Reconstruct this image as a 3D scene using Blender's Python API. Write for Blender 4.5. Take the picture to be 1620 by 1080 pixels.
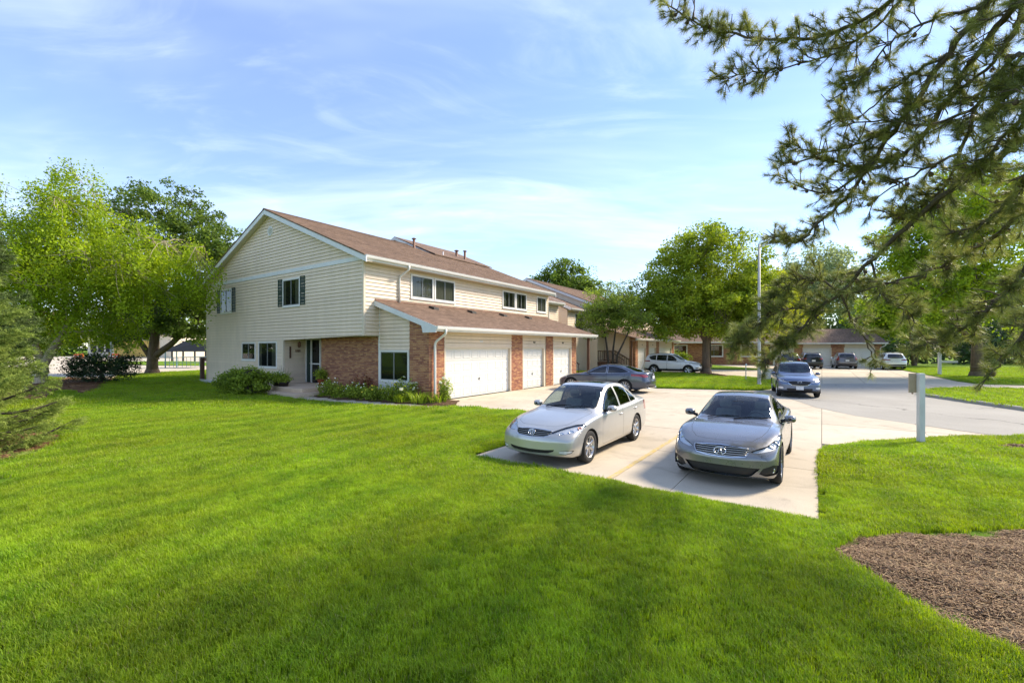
import bpy, bmesh, math, random
import numpy as np
from mathutils import Vector, Matrix
R = math.radians
random.seed(7); rng = np.random.default_rng(7)
scene = bpy.context.scene
for o in list(bpy.data.objects): bpy.data.objects.remove(o, do_unlink=True)
COL = scene.collection

# ------------------------------------------------------------------ camera
CAM_H = 2.15
cam_d = bpy.data.cameras.new('camera'); cam = bpy.data.objects.new('camera', cam_d); COL.objects.link(cam)
cam.location = (0, 0, CAM_H); cam.rotation_euler = (R(90), 0, 0)
cam_d.sensor_width = 36; cam_d.lens = 703.0/1620*36; cam_d.shift_y = 10.0/1620
cam_d.clip_start = 0.05; cam_d.clip_end = 5000
scene.camera = cam

# ------------------------------------------------------------------ light
SUN_AZ, SUN_EL = 21.0, 37.0           # azimuth from +X towards +Y, elevation
to_sun = Vector((math.cos(R(SUN_AZ))*math.cos(R(SUN_EL)), math.sin(R(SUN_AZ))*math.cos(R(SUN_EL)), math.sin(R(SUN_EL))))
sd_ = bpy.data.lights.new('sun', 'SUN'); sun = bpy.data.objects.new('sun', sd_); COL.objects.link(sun)
sd_.energy = 4.1; sd_.angle = R(12.0); sd_.color = (1.0, 0.87, 0.69)
sun.rotation_euler = to_sun.to_track_quat('Z', 'Y').to_euler(); sun.location = (30, 5, 30)

world = bpy.data.worlds.new('World'); scene.world = world; world.use_nodes = True
wn, wl = world.node_tree.nodes, world.node_tree.links
wn.clear()
w_out = wn.new('ShaderNodeOutputWorld'); w_bg = wn.new('ShaderNodeBackground')
sky = wn.new('ShaderNodeTexSky'); sky.sky_type = 'NISHITA'; sky.sun_disc = False
sky.sun_elevation = R(SUN_EL); sky.sun_rotation = R(90 - SUN_AZ)
sky.air_density = 1.0; sky.dust_density = 0.15; sky.ozone_density = 1.6; sky.altitude = 200
# thin high cloud: the view direction is projected on a flat layer overhead
tc = wn.new('ShaderNodeTexCoord'); sep = wn.new('ShaderNodeSeparateXYZ'); wl.new(tc.outputs['Generated'], sep.inputs[0])
def wmath(op, a, b=None):
    n = wn.new('ShaderNodeMath'); n.operation = op
    for i, q in enumerate((a, b)):
        if q is None: continue
        if isinstance(q, (int, float)): n.inputs[i].default_value = q
        else: wl.new(q, n.inputs[i])
    return n.outputs[0]
zc = wmath('ADD', wmath('MAXIMUM', sep.outputs[2], 0.0), 0.10)
cmb = wn.new('ShaderNodeCombineXYZ')
wl.new(wmath('DIVIDE', sep.outputs[0], zc), cmb.inputs[0]); wl.new(wmath('DIVIDE', sep.outputs[1], zc), cmb.inputs[1])
def cloud(scale, rot, stretch, detail, dist, lo, hi, seed):
    mp = wn.new('ShaderNodeMapping'); mp.inputs['Rotation'].default_value = (0, 0, R(rot)); mp.inputs['Scale'].default_value = (scale, scale*stretch, 1)
    mp.inputs['Location'].default_value = (seed, seed*1.7, 0)
    wl.new(cmb.outputs[0], mp.inputs[0])
    nz = wn.new('ShaderNodeTexNoise'); nz.inputs['Scale'].default_value = 1; nz.inputs['Detail'].default_value = detail
    nz.inputs['Roughness'].default_value = .6; nz.inputs['Distortion'].default_value = dist
    wl.new(mp.outputs[0], nz.inputs['Vector'])
    rp = wn.new('ShaderNodeMapRange'); rp.interpolation_type = 'SMOOTHSTEP'
    rp.inputs['From Min'].default_value = lo; rp.inputs['From Max'].default_value = hi
    wl.new(nz.outputs[0], rp.inputs[0]); return rp.outputs[0]
c1 = cloud(0.36, -14, 2.4, 5, .6, .42, .74, 3.1)
c2 = cloud(1.1, -20, 2.2, 9, 1.4, .47, .80, 8.4)
c3 = cloud(0.9, 15, 1.2, 8, .4, .60, .72, 1.9)
# small puffs stand low over the horizon only
low = wn.new('ShaderNodeMapRange'); low.inputs['From Min'].default_value = .17; low.inputs['From Max'].default_value = .30
low.inputs['To Min'].default_value = 1; low.inputs['To Max'].default_value = 0; wl.new(sep.outputs[2], low.inputs[0])
hzn = wn.new('ShaderNodeMapRange'); hzn.interpolation_type = 'SMOOTHSTEP'; hzn.inputs['From Min'].default_value = 0; hzn.inputs['From Max'].default_value = .42; hzn.inputs['To Min'].default_value = .14; hzn.inputs['To Max'].default_value = 0; wl.new(sep.outputs[2], hzn.inputs[0])
dens = wmath('MINIMUM', wmath('ADD', hzn.outputs[0], wmath('ADD', wmath('ADD', wmath('MULTIPLY', c1, .32), wmath('MULTIPLY', c2, .18)), wmath('ADD', wmath('MULTIPLY', wmath('MULTIPLY', c3, low.outputs[0]), .5), .16))), .88)
mixc = wn.new('ShaderNodeMix'); mixc.data_type = 'RGBA'
hs = wn.new('ShaderNodeHueSaturation'); hs.inputs['Saturation'].default_value = 1.26; hs.inputs['Hue'].default_value = .509; wl.new(sky.outputs[0], hs.inputs['Color'])
wl.new(dens, mixc.inputs[0]); wl.new(hs.outputs[0], mixc.inputs[6]); mixc.inputs[7].default_value = (5.7, 6.3, 7.5, 1)
wl.new(mixc.outputs[2], w_bg.inputs[0]); w_bg.inputs[1].default_value = 0.135
wl.new(w_bg.outputs[0], w_out.inputs[0])

scene.view_settings.view_transform = 'Standard'; scene.view_settings.look = 'None'
scene.view_settings.exposure = 1.0; scene.view_settings.gamma = 1.0; scene.view_settings.use_curve_mapping = False
scene.cycles.max_bounces = 8; scene.cycles.transparent_max_bounces = 24
scene.cycles.diffuse_bounces = 3; scene.cycles.glossy_bounces = 3; scene.cycles.transmission_bounces = 6
scene.cycles.caustics_reflective = False; scene.cycles.caustics_refractive = False
scene.cycles.use_denoising = True

# ------------------------------------------------------------------ plan coordinates
FPX, CXP, HYP = 703.0, 810.0, 550.0
TH = math.atan2(.82, .572); U = Vector((math.cos(TH), math.sin(TH), 0)); V = Vector((-U.y, U.x, 0)); A0 = Vector((-6.214, 18.63, 0))
def st(s, t, z=0.0): return A0 + U*s + V*t + Vector((0, 0, z))      # the block's own grid: s along the street front, t to the rear
def gp(px, py, z=0.0):
    Y = FPX*(CAM_H - z)/(py - HYP); return Vector(((px - CXP)/FPX*Y, Y, z))
def at(px, py, Y): return Vector(((px - CXP)/FPX*Y, Y, CAM_H - (py - HYP)/FPX*Y))

# ------------------------------------------------------------------ scene helpers
def tag(o, label=None, cat=None, group=None, kind=None):
    if label: o['label'] = label
    if cat: o['category'] = cat
    if group: o['group'] = group
    if kind: o['kind'] = kind
    return o
def empty(name, loc=(0, 0, 0), rz=0.0, parent=None):
    o = bpy.data.objects.new(name, None); COL.objects.link(o); o.location = loc; o.rotation_euler = (0, 0, rz); o.empty_display_size = .2
    if parent: o.parent = parent
    return o
def link_mesh(name, me, parent=None):
    o = bpy.data.objects.new(name, me); COL.objects.link(o)
    if parent: o.parent = parent
    return o
def kids(o): return [c for c in bpy.data.objects if c.parent == o]
def child_map():
    m = {}
    for c in bpy.data.objects:
        if c.parent: m.setdefault(c.parent.name, []).append(c)
    return m
def copy_tree(o, parent=None, cmap=None, skip=None):
    if cmap is None: cmap = child_map()
    c = o.copy(); COL.objects.link(c); c.parent = parent
    for ch in cmap.get(o.name, []):
        if skip and skip(ch): continue
        copy_tree(ch, c, cmap, skip)
    return c

class MB:
    """collects faces, builds one mesh object"""
    def __init__(self): self.v = []; self.f = []; self.mi = []; self.tint = []; self.cm = 0; self.ct = 0.0
    def add(self, vs, fs):
        b = len(self.v); self.v.extend([tuple(p) for p in vs])
        for f in fs: self.f.append(tuple(i + b for i in f)); self.mi.append(self.cm); self.tint.append(self.ct)
        return self
    def box(self, a, b, M=None):
        x0, y0, z0 = a; x1, y1, z1 = b
        p = [(x0,y0,z0),(x1,y0,z0),(x1,y1,z0),(x0,y1,z0),(x0,y0,z1),(x1,y0,z1),(x1,y1,z1),(x0,y1,z1)]
        if M: p = [M @ Vector(q) for q in p]
        return self.add(p, [(0,3,2,1),(4,5,6,7),(0,1,5,4),(1,2,6,5),(2,3,7,6),(3,0,4,7)])
    def prism(self, poly, ext):
        """poly: list of 3-D points, ext: extrusion vector"""
        n = len(poly); e = Vector(ext); a = [Vector(p) for p in poly]
        return self.add(a + [p + e for p in a], [tuple(range(n))[::-1], tuple(range(n, 2*n))] + [(i, (i+1) % n, n + (i+1) % n, n + i) for i in range(n)])
    def tube(self, path, radii, n=8, cap=True, squash=1.0):
        path = [Vector(p) for p in path]
        if not hasattr(radii, '__len__'): radii = [radii]*len(path)
        vs = []; up0 = None
        for i, p in enumerate(path):
            d = (path[min(i+1, len(path)-1)] - path[max(i-1, 0)]).normalized()
            if up0 is None: up0 = Vector((0, 0, 1)) if abs(d.z) < .9 else Vector((1, 0, 0))
            x = d.cross(up0)
            if x.length < 1e-4: x = d.orthogonal()
            x.normalize(); y = x.cross(d).normalized(); up0 = y
            for k in range(n):
                a = 2*math.pi*k/n; vs.append(p + (x*math.cos(a) + y*math.sin(a)*squash)*radii[i])
        fs = [(i*n + k, i*n + (k+1) % n, (i+1)*n + (k+1) % n, (i+1)*n + k) for i in range(len(path)-1) for k in range(n)]
        if cap: fs += [tuple(range(n))[::-1], tuple(range((len(path)-1)*n, len(path)*n))]
        return self.add(vs, fs)
    def lathe(self, prof, n=24, M=None, axis='Z'):
        """prof: list of (r, h)"""
        vs = []
        for r, h in prof:
            for k in range(n):
                a = 2*math.pi*k/n; c, s_ = math.cos(a)*r, math.sin(a)*r
                q = Vector((c, s_, h)) if axis == 'Z' else (Vector((c, h, s_)) if axis == 'Y' else Vector((h, c, s_)))
                vs.append(M @ q if M else q)
        m = len(prof)
        return self.add(vs, [(i*n + k, i*n + (k+1) % n, (i+1)*n + (k+1) % n, (i+1)*n + k) for i in range(m-1) for k in range(n)])
    def build(self, name, mat, parent=None, smooth=False, loc=None, bevel=0, kind=None):
        me = bpy.data.meshes.new(name); me.from_pydata(self.v, [], self.f)
        mats = mat if isinstance(mat, (list, tuple)) else [mat]
        for m in mats: me.materials.append(m)
        if len(mats) > 1: me.polygons.foreach_set('material_index', self.mi)
        if any(self.tint):
            at_ = me.attributes.new('tint', 'FLOAT', 'FACE'); at_.data.foreach_set('value', self.tint)
        if smooth: me.polygons.foreach_set('use_smooth', [True]*len(self.f))
        me.update()
        o = link_mesh(name, me, parent)
        if loc is not None: o.location = loc
        if bevel:
            md = o.modifiers.new('bevel', 'BEVEL'); md.width = bevel; md.segments = 2; md.limit_method = 'ANGLE'; md.angle_limit = R(40)
        if kind: o['kind'] = kind
        return o

def mesh_np(name, verts, faces, mat, parent=None, tint=None, smooth=False, normals=None):
    """verts (n,3), faces (m,k) arrays of one face size"""
    me = bpy.data.meshes.new(name); n, (m, k) = len(verts), faces.shape
    me.vertices.add(n); me.vertices.foreach_set('co', np.asarray(verts, np.float32).ravel())
    me.loops.add(m*k); me.loops.foreach_set('vertex_index', faces.astype(np.int32).ravel())
    me.polygons.add(m); me.polygons.foreach_set('loop_start', np.arange(0, m*k, k, dtype=np.int32))
    try: me.polygons.foreach_set('loop_total', np.full(m, k, np.int32))
    except Exception: pass
    if smooth: me.polygons.foreach_set('use_smooth', np.ones(m, bool))
    me.update(calc_edges=True)
    for q in (mat if isinstance(mat, (list, tuple)) else [mat]): me.materials.append(q)
    if tint is not None:
        a = me.attributes.new('tint', 'FLOAT', 'FACE'); a.data.foreach_set('value', np.asarray(tint, np.float32))
    return link_mesh(name, me, parent)

# ------------------------------------------------------------------ materials
def srgb(r, g, b):
    f = lambda c: (c/255/12.92) if c/255 <= .04045 else ((c/255 + .055)/1.055)**2.4
    return (f(r), f(g), f(b))
class NT:
    def __init__(self, name):
        self.m = bpy.data.materials.new(name); self.m.use_nodes = True; self.t = self.m.node_tree; self.n = self.t.nodes; self.l = self.t.links
        self.n.clear(); self.out = self.n.new('ShaderNodeOutputMaterial'); self.tc = self.n.new('ShaderNodeTexCoord')
    def node(self, typ, **kw):
        n = self.n.new('ShaderNode' + typ)
        for k, q in kw.items():
            if hasattr(n, k) and k not in ('Scale',): setattr(n, k, q)
        return n
    def put(self, sock, q):
        if q is None: return
        if isinstance(q, bpy.types.NodeSocket): self.l.new(q, sock)
        elif hasattr(q, '__len__') and len(q) == 3 and sock.type == 'RGBA': sock.default_value = (*q, 1)
        else: sock.default_value = q
    def noise(self, scale, detail=4, rough=.55, vec=None, dist=0, stretch=None):
        v = vec or self.tc.outputs['Object']
        if stretch:
            mp = self.n.new('ShaderNodeMapping'); mp.inputs['Scale'].default_value = stretch; self.l.new(v, mp.inputs[0]); v = mp.outputs[0]
        n = self.n.new('ShaderNodeTexNoise'); n.inputs['Scale'].default_value = scale; n.inputs['Detail'].default_value = detail
        n.inputs['Roughness'].default_value = rough; n.inputs['Distortion'].default_value = dist; self.l.new(v, n.inputs['Vector']); return n.outputs[0]
    def math(self, op, a, b=None, c=None):
        n = self.n.new('ShaderNodeMath'); n.operation = op
        for i, q in enumerate((a, b, c)): self.put(n.inputs[i], q) if q is not None else None
        return n.outputs[0]
    def rng(self, x, a, b, c=0., d=1., smooth=False):
        n = self.n.new('ShaderNodeMapRange')
        if smooth: n.interpolation_type = 'SMOOTHSTEP'
        self.put(n.inputs[0], x); n.inputs[1].default_value = a; n.inputs[2].default_value = b; n.inputs[3].default_value = c; n.inputs[4].default_value = d
        return n.outputs[0]
    def mix(self, f, a, b, blend='MIX'):
        n = self.n.new('ShaderNodeMix'); n.data_type = 'RGBA'; n.blend_type = blend
        self.put(n.inputs[0], f); self.put(n.inputs[6], a); self.put(n.inputs[7], b); return n.outputs[2]
    def hsv(self, col, h=.5, s=1., v=1.):
        n = self.n.new('ShaderNodeHueSaturation'); self.put(n.inputs['Color'], col); self.put(n.inputs['Hue'], h); self.put(n.inputs['Saturation'], s); self.put(n.inputs['Value'], v); return n.outputs[0]
    def attr(self, name): n = self.n.new('ShaderNodeAttribute'); n.attribute_name = name; return n.outputs['Fac']
    def rand(self): return self.n.new('ShaderNodeObjectInfo').outputs['Random']
    def bump(self, h, strength=.3, dist=.01, normal=None):
        n = self.n.new('ShaderNodeBump'); n.inputs['Strength'].default_value = strength; n.inputs['Distance'].default_value = dist
        self.put(n.inputs['Height'], h); self.put(n.inputs['Normal'], normal); return n.outputs[0]
    def bsdf(self, col, rough=.6, metal=0., spec=.5, coat=0., normal=None, coat_rough=.03, **kw):
        n = self.n.new('ShaderNodeBsdfPrincipled')
        self.put(n.inputs['Base Color'], col); self.put(n.inputs['Roughness'], rough); self.put(n.inputs['Metallic'], metal)
        self.put(n.inputs['Specular IOR Level'], spec); self.put(n.inputs['Coat Weight'], coat); n.inputs['Coat Roughness'].default_value = coat_rough
        if normal is not None: self.l.new(normal, n.inputs['Normal'])
        for k, q in kw.items(): self.put(n.inputs[k.replace('_', ' ')], q)
        return n.outputs[0]
    def done(self, sh): self.l.new(sh, self.out.inputs[0]); return self.m

def plain(name, col, rough=.6, var=.12, scale=6., bump=0., bscale=60., metal=0., spec=.4, coat=0., objvar=0., stretch=None):
    t = NT(name); n = t.noise(scale, 5, .6, stretch=stretch)
    v = t.rng(n, .25, .75, 1 - var, 1 + var)
    if objvar: v = t.math('MULTIPLY', v, t.rng(t.rand(), 0, 1, 1 - objvar, 1 + objvar))
    c = t.hsv(col, v=v)
    nm = t.bump(t.noise(bscale, 4), bump, .01) if bump else None
    return t.done(t.bsdf(c, rough, metal, spec, coat, nm))
def tinted(name, col, rough=.8, tv=.3, var=.1, scale=8, bump=.2, bscale=80, hue=.015, spec=.3):
    """each face group has its own shade through the tint attribute (0..1)"""
    t = NT(name); a = t.attr('tint')
    c = t.hsv(col, h=t.rng(a, 0, 1, .5 - hue, .5 + hue), v=t.math('MULTIPLY', t.rng(a, 0, 1, 1 - tv, 1 + tv), t.rng(t.noise(scale, 4), .25, .75, 1 - var, 1 + var)))
    return t.done(t.bsdf(c, rough, spec=spec, normal=t.bump(t.noise(bscale, 4), bump, .005)))
def leafmat(name, c1, c2, trans=.45, rough=.55, spec=.25, tv=.35):
    t = NT(name); a = t.attr('tint')
    big = t.noise(.6, 3)
    c = t.mix(t.math('MULTIPLY', t.math('ADD', a, t.rng(big, .3, .7, 0, 1)), .5), c1, c2)
    c = t.hsv(c, v=t.rng(a, 0, 1, 1 - tv, 1 + tv))
    p = t.bsdf(c, rough, spec=spec)
    tr = t.n.new('ShaderNodeBsdfTranslucent'); t.put(tr.inputs[0], t.hsv(c, h=.496, s=1.05, v=1.3))
    mx = t.n.new('ShaderNodeMixShader'); mx.inputs[0].default_value = trans; t.l.new(p, mx.inputs[1]); t.l.new(tr.outputs[0], mx.inputs[2])
    return t.done(mx.outputs[0])
def glassmat(name, tint=(.5, .55, .55), refl=.9, rough=.01, base=.06):
    """thin pane: straight-through tinted light plus a mirror reflection by angle"""
    t = NT(name); tr = t.n.new('ShaderNodeBsdfTransparent'); t.put(tr.inputs[0], tint)
    gl = t.n.new('ShaderNodeBsdfGlossy'); t.put(gl.inputs[0], (.95, .97, 1)); gl.inputs['Roughness'].default_value = rough
    fr = t.n.new('ShaderNodeFresnel'); bf = t.n.new('ShaderNodeNewGeometry').outputs['Backfacing']; t.put(fr.inputs[0], t.rng(bf, 0, 1, 1.52, 1/1.52))
    f = t.math('MINIMUM', t.math('ADD', t.math('MULTIPLY', fr.outputs[0], refl), base - .04), 1.0)
    mx = t.n.new('ShaderNodeMixShader'); t.put(mx.inputs[0], f); t.l.new(tr.outputs[0], mx.inputs[1]); t.l.new(gl.outputs[0], mx.inputs[2])
    return t.done(mx.outputs[0])
M = {}
# ================================================================== cars
M['tyre'] = plain('tyre_rubber', (.018, .018, .018), .85, .2, 20)
M['rim'] = plain('wheel_alloy', (.55, .55, .56), .28, .05, 5, metal=.9)
M['rim_dark'] = plain('wheel_alloy_grey', (.25, .25, .26), .3, .05, 5, metal=.9)
M['black_plastic'] = plain('black_plastic', (.012, .012, .013), .5, .15, 20)
M['seam'] = plain('panel_gap', (.01, .01, .01), .8, .05)
M['chrome'] = plain('chrome_trim', (.62, .63, .65), .2, .03, 5, metal=1.)
M['reflector'] = plain('lamp_reflector', (.62, .64, .68), .42, .2, 30, metal=.35)
M['interior'] = plain('cabin_grey_cloth', (.17, .17, .165), .9, .2, 20)
M['interior_dark'] = plain('cabin_black', (.02, .02, .022), .8, .2, 20)
M['carglass'] = glassmat('car_glass', (.60, .68, .65), .8, .004, .05)
M['carglass_dark'] = glassmat('car_privacy_glass', (.10, .11, .12), 1.0, .004, .07)
M['lens'] = glassmat('lamp_lens', (.9, .92, .93), .9, .01, .05)
M['amber'] = plain('amber_lamp', (.75, .18, .01), .25, .1, 30, coat=1)
M['red_lamp'] = plain('red_lamp', (.22, .005, .008), .2, .15, 30, coat=1)
M['plate'] = plain('plate_white', (.62, .64, .66), .5, .15, 30)
M['disc'] = plain('brake_iron', (.08, .08, .08), .5, .2, 20, metal=.7)
def paint(name, col, metal=.55, rough=.34):
    t = NT(name); fl = t.noise(900, 2, .7)
    c = t.hsv(col, v=t.math('MULTIPLY', t.rng(fl, .3, .7, .93, 1.07), t.rng(t.noise(1.3, 4), .3, .7, .96, 1.04)))
    dust = t.noise(6, 6, .7)
    return t.done(t.bsdf(c, t.rng(dust, .3, .8, rough*.9, rough*1.25), metal, .5, .9, coat_rough=.09))

def pchip(xs, ys, x):
    xs = np.asarray(xs, float); ys = np.asarray(ys, float); h = np.diff(xs); d = np.diff(ys)/h; m = np.zeros(len(xs))
    for i in range(1, len(xs)-1):
        if d[i-1]*d[i] > 0:
            w1, w2 = 2*h[i] + h[i-1], h[i] + 2*h[i-1]; m[i] = (w1 + w2)/(w1/d[i-1] + w2/d[i])
    m[0], m[-1] = d[0], d[-1]
    x = np.clip(x, xs[0], xs[-1]); k = np.clip(np.searchsorted(xs, x, 'right') - 1, 0, len(xs)-2); q = (x - xs[k])/h[k]
    return (1 + 2*q)*(1-q)**2*ys[k] + q*(1-q)**2*h[k]*m[k] + q*q*(3-2*q)*ys[k+1] + q*q*(q-1)*h[k]*m[k+1]
def prof(lst, x): return pchip([a for a, b in lst], [b for a, b in lst], x)
def catmull(P, sub):
    out = []; n = len(P)
    for i in range(n-1):
        p0, p1, p2, p3 = P[max(i-1, 0)], P[i], P[i+1], P[min(i+2, n-1)]
        for k in range(sub):
            q = k/sub
            out.append(.5*((2*p1) + (p2 - p0)*q + (2*p0 - 5*p1 + 4*p2 - p3)*q*q + (3*p1 - p0 - 3*p2 + p3)*q**3))
    out.append(P[-1]); return out

def car_shell(S, nx=96, sub=4, rings=12):
    L = S['L']; fil = S.get('fillet', .14)
    e = np.linspace(0, 1, nx); xs = L*(e - .045*np.sin(2*math.pi*e))
    xs = np.unique(np.concatenate([[0, .006, .02, .04, .07, .1, .14], xs[(xs > .16) & (xs < L - .16)], L - np.array([.14, .1, .07, .04, .02, .006, 0])]))
    secs = []
    for x in xs:
        zt = prof(S['top'], x); zb_ = prof(S['belt'], x); w = prof(S['w'], x); zl = prof(S['low'], x); wr = prof(S['roofw'], x)
        h = zt - zb_; g = min(max((h - .09)/.28, 0), 1); g = g*g*(3 - 2*g)
        zm = zl + (zb_ - zl)*S.get('mid', .52)
        wb = w - S.get('shoulder', .075)
        hoody = w - S.get('hoodedge', .26)
        yr = hoody*(1-g) + wr*g
        zr_h = zb_ + h*.72; zr_g = zt - prof(S['crown'], x); zr = zr_h*(1-g) + zr_g*g
        y9 = (wb + yr)/2 + .02*g; z9 = (zb_ + zr)/2 + .008*(1-g)
        P = [(0, zl), (.5*w, zl), (w - .14, zl), (w - .05, zl + .03), (w - .012, zl + .13), (w, zm), (w - .012, zm + (zb_ - zm)*.6), (w - .032, zb_ - .03), (wb, zb_ + .002),
             (y9, z9), (yr, zr), (yr*.86, zr + (zt - zr)*(.42 + .1*g)), (yr*.45, zr + (zt - zr)*.86), (0, zt)]
        P = [np.array(p) for p in P]
        if x < fil: ee = fil*(1 - math.sqrt(max(0, 1 - (1 - x/fil)**2)))
        elif x > L - fil: ee = fil*(1 - math.sqrt(max(0, 1 - (1 - (L-x)/fil)**2)))
        else: ee = 0
        sec = np.array(catmull(P, sub))
        if ee > 0:
            z0 = sec[:, 1].min(); hh = sec[:, 1].max() - z0
            sec[:, 0] *= 1 - .8*ee/w; sec[:, 1] = z0 + .12*ee + (sec[:, 1] - z0)*(1 - .6*ee/hh)
        secs.append(sec)
    nj = len(secs[0]); verts = []; faces = []
    for x, sec in zip(xs, secs):
        for y, z in sec: verts.append([x, y, z])
    for i in range(len(xs)-1):
        for j in range(nj-1): faces.append((i*nj + j, i*nj + j+1, (i+1)*nj + j+1, (i+1)*nj + j))
    def cap(i0, x, flip):
        sec = secs[i0]; c = np.array([0, (sec[:, 1].max() + sec[:, 1].min())/2]); prev = [i0*nj + j if i0 >= 0 else (len(xs)-1)*nj + j for j in range(nj)]
        for k in range(1, rings+1):
            f = 1 - k/rings; cur = []
            for j in range(nj):
                p = c + (sec[j] - c)*max(f, .004); cur.append(len(verts)); verts.append([x, p[0], p[1]])
            for j in range(nj-1):
                q = (prev[j], cur[j], cur[j+1], prev[j+1]); faces.append(q[::-1] if flip else q)
            prev = cur
    cap(0, 0.0, True); cap(-1, L, False)
    V_ = np.array(verts)
    # plan and profile sweep of the nose and the tail
    W = S['w'][len(S['w'])//2][1]
    for (x0, sgn, key) in ((0.0, 1, 'nose'), (L, -1, 'tail')):
        pl, pw, plen, pr = S[key]
        d = np.abs(V_[:, 0] - x0); a = np.clip(1 - d/plen, 0, 1)**1.5
        b = np.clip(1 - d/.55, 0, 1)**1.3
        V_[:, 0] += sgn*(a*pl*np.abs(V_[:, 1]/W)**pw + b*prof(pr, V_[:, 2]))
    # mirror
    n = len(V_); Vm = V_.copy(); Vm[:, 1] *= -1
    bm = bmesh.new(); bv = [bm.verts.new(p) for p in np.vstack([V_, Vm])]
    for f in faces:
        for q in (f, tuple(i + n for i in f[::-1])):
            try: bm.faces.new([bv[i] for i in q])
            except ValueError: pass
    bmesh.ops.remove_doubles(bm, verts=bm.verts, dist=.0006)
    bmesh.ops.dissolve_degenerate(bm, dist=.0004, edges=bm.edges)
    bmesh.ops.recalc_face_normals(bm, faces=bm.faces); bm.normal_update(); return bm

AX = {'side': (0, 2), 'front': (1, 2), 'rear': (1, 2), 'top': (0, 1)}
def inpoly(p, poly):
    x, y = p; c = False; j = len(poly) - 1
    for i in range(len(poly)):
        xi, yi = poly[i]; xj, yj = poly[j]
        if (yi > y) != (yj > y) and x < (xj - xi)*(y - yi)/(yj - yi) + xi: c = not c
        j = i
    return c
def shrink(poly, d):
    n = len(poly); ar = sum(poly[i][0]*poly[(i+1) % n][1] - poly[(i+1) % n][0]*poly[i][1] for i in range(n)); sg = 1 if ar > 0 else -1; out = []
    for i in range(n):
        p0, p1, p2 = (np.array(poly[k % n], float) for k in (i-1, i, i+1))
        e1 = (p1 - p0)/max(np.linalg.norm(p1 - p0), 1e-9); e2 = (p2 - p1)/max(np.linalg.norm(p2 - p1), 1e-9)
        n1 = np.array([-e1[1], e1[0]])*sg; n2 = np.array([-e2[1], e2[0]])*sg
        b = n1 + n2; k = b @ b
        b = b*(2/k) if k > .35 else b*1.5
        out.append(tuple(p1 + b*d))
    return out
def cut(bm, tl, poly, view, sgn=1, tagid=0, only=(0,), inset=0., ringtag=0, nmin=.15, xmax=None, xmin=None):
    if inset:
        cut(bm, tl, poly, view, sgn, ringtag + 100, only, 0, 0, nmin, xmax, xmin)
        r = cut(bm, tl, shrink(poly, inset), view, sgn, tagid, (ringtag + 100,), 0, 0, -1., xmax, xmin)
        for f in bm.faces:
            if f[tl] == ringtag + 100: f[tl] = ringtag
        return r
    return cut1(bm, tl, poly, view, sgn, tagid, only, nmin, xmax, xmin)
def cut1(bm, tl, poly, view, sgn, tagid, only, nmin, xmax, xmin):
    """cut the outline poly (in a side, front, rear or top view) into the skin and tag what lies inside"""
    a, b = AX[view]; third = {'side': 1, 'front': 0, 'rear': 0, 'top': 2}[view]; ns = {'side': sgn, 'front': -1, 'rear': 1, 'top': 1}[view]
    lo = [min(p[k] for p in poly) - .01 for k in (0, 1)]; hi = [max(p[k] for p in poly) + .01 for k in (0, 1)]
    cand = []
    for f in bm.faces:
        if f[tl] not in only: continue
        if f.normal[third]*ns < nmin: continue
        c = [v.co for v in f.verts]
        if view == 'side' and c[0].y*sgn < 0: continue
        if xmax is not None and c[0].x > xmax: continue
        if xmin is not None and c[0].x < xmin: continue
        if max(v[a] for v in c) < lo[0] or min(v[a] for v in c) > hi[0] or max(v[b] for v in c) < lo[1] or min(v[b] for v in c) > hi[1]: continue
        cand.append(f)
    for i in range(len(poly)):
        p, q = poly[i], poly[(i+1) % len(poly)]
        co = Vector((0, 0, 0)); co[a], co[b] = p; no = Vector((0, 0, 0)); no[a], no[b] = q[1] - p[1], -(q[0] - p[0])
        if no.length < 1e-6: continue
        geom = set(cand)
        for f in cand: geom.update(f.edges); geom.update(f.verts)
        r = bmesh.ops.bisect_plane(bm, geom=list(geom), dist=.0003, plane_co=co, plane_no=no)
        cand = [g for g in r['geom'] if isinstance(g, bmesh.types.BMFace)]
    ins = []
    for f in cand:
        if not f.is_valid: continue
        c = f.calc_center_median()
        if inpoly((c[a], c[b]), poly): f[tl] = tagid; ins.append(f)
    return ins
def mirror_y(poly): return [(-y, z) for y, z in poly][::-1]
def circ(cx, cz, r, n=22): return [(cx + r*math.cos(2*math.pi*k/n), cz + r*math.sin(2*math.pi*k/n)) for k in range(n)]

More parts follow.
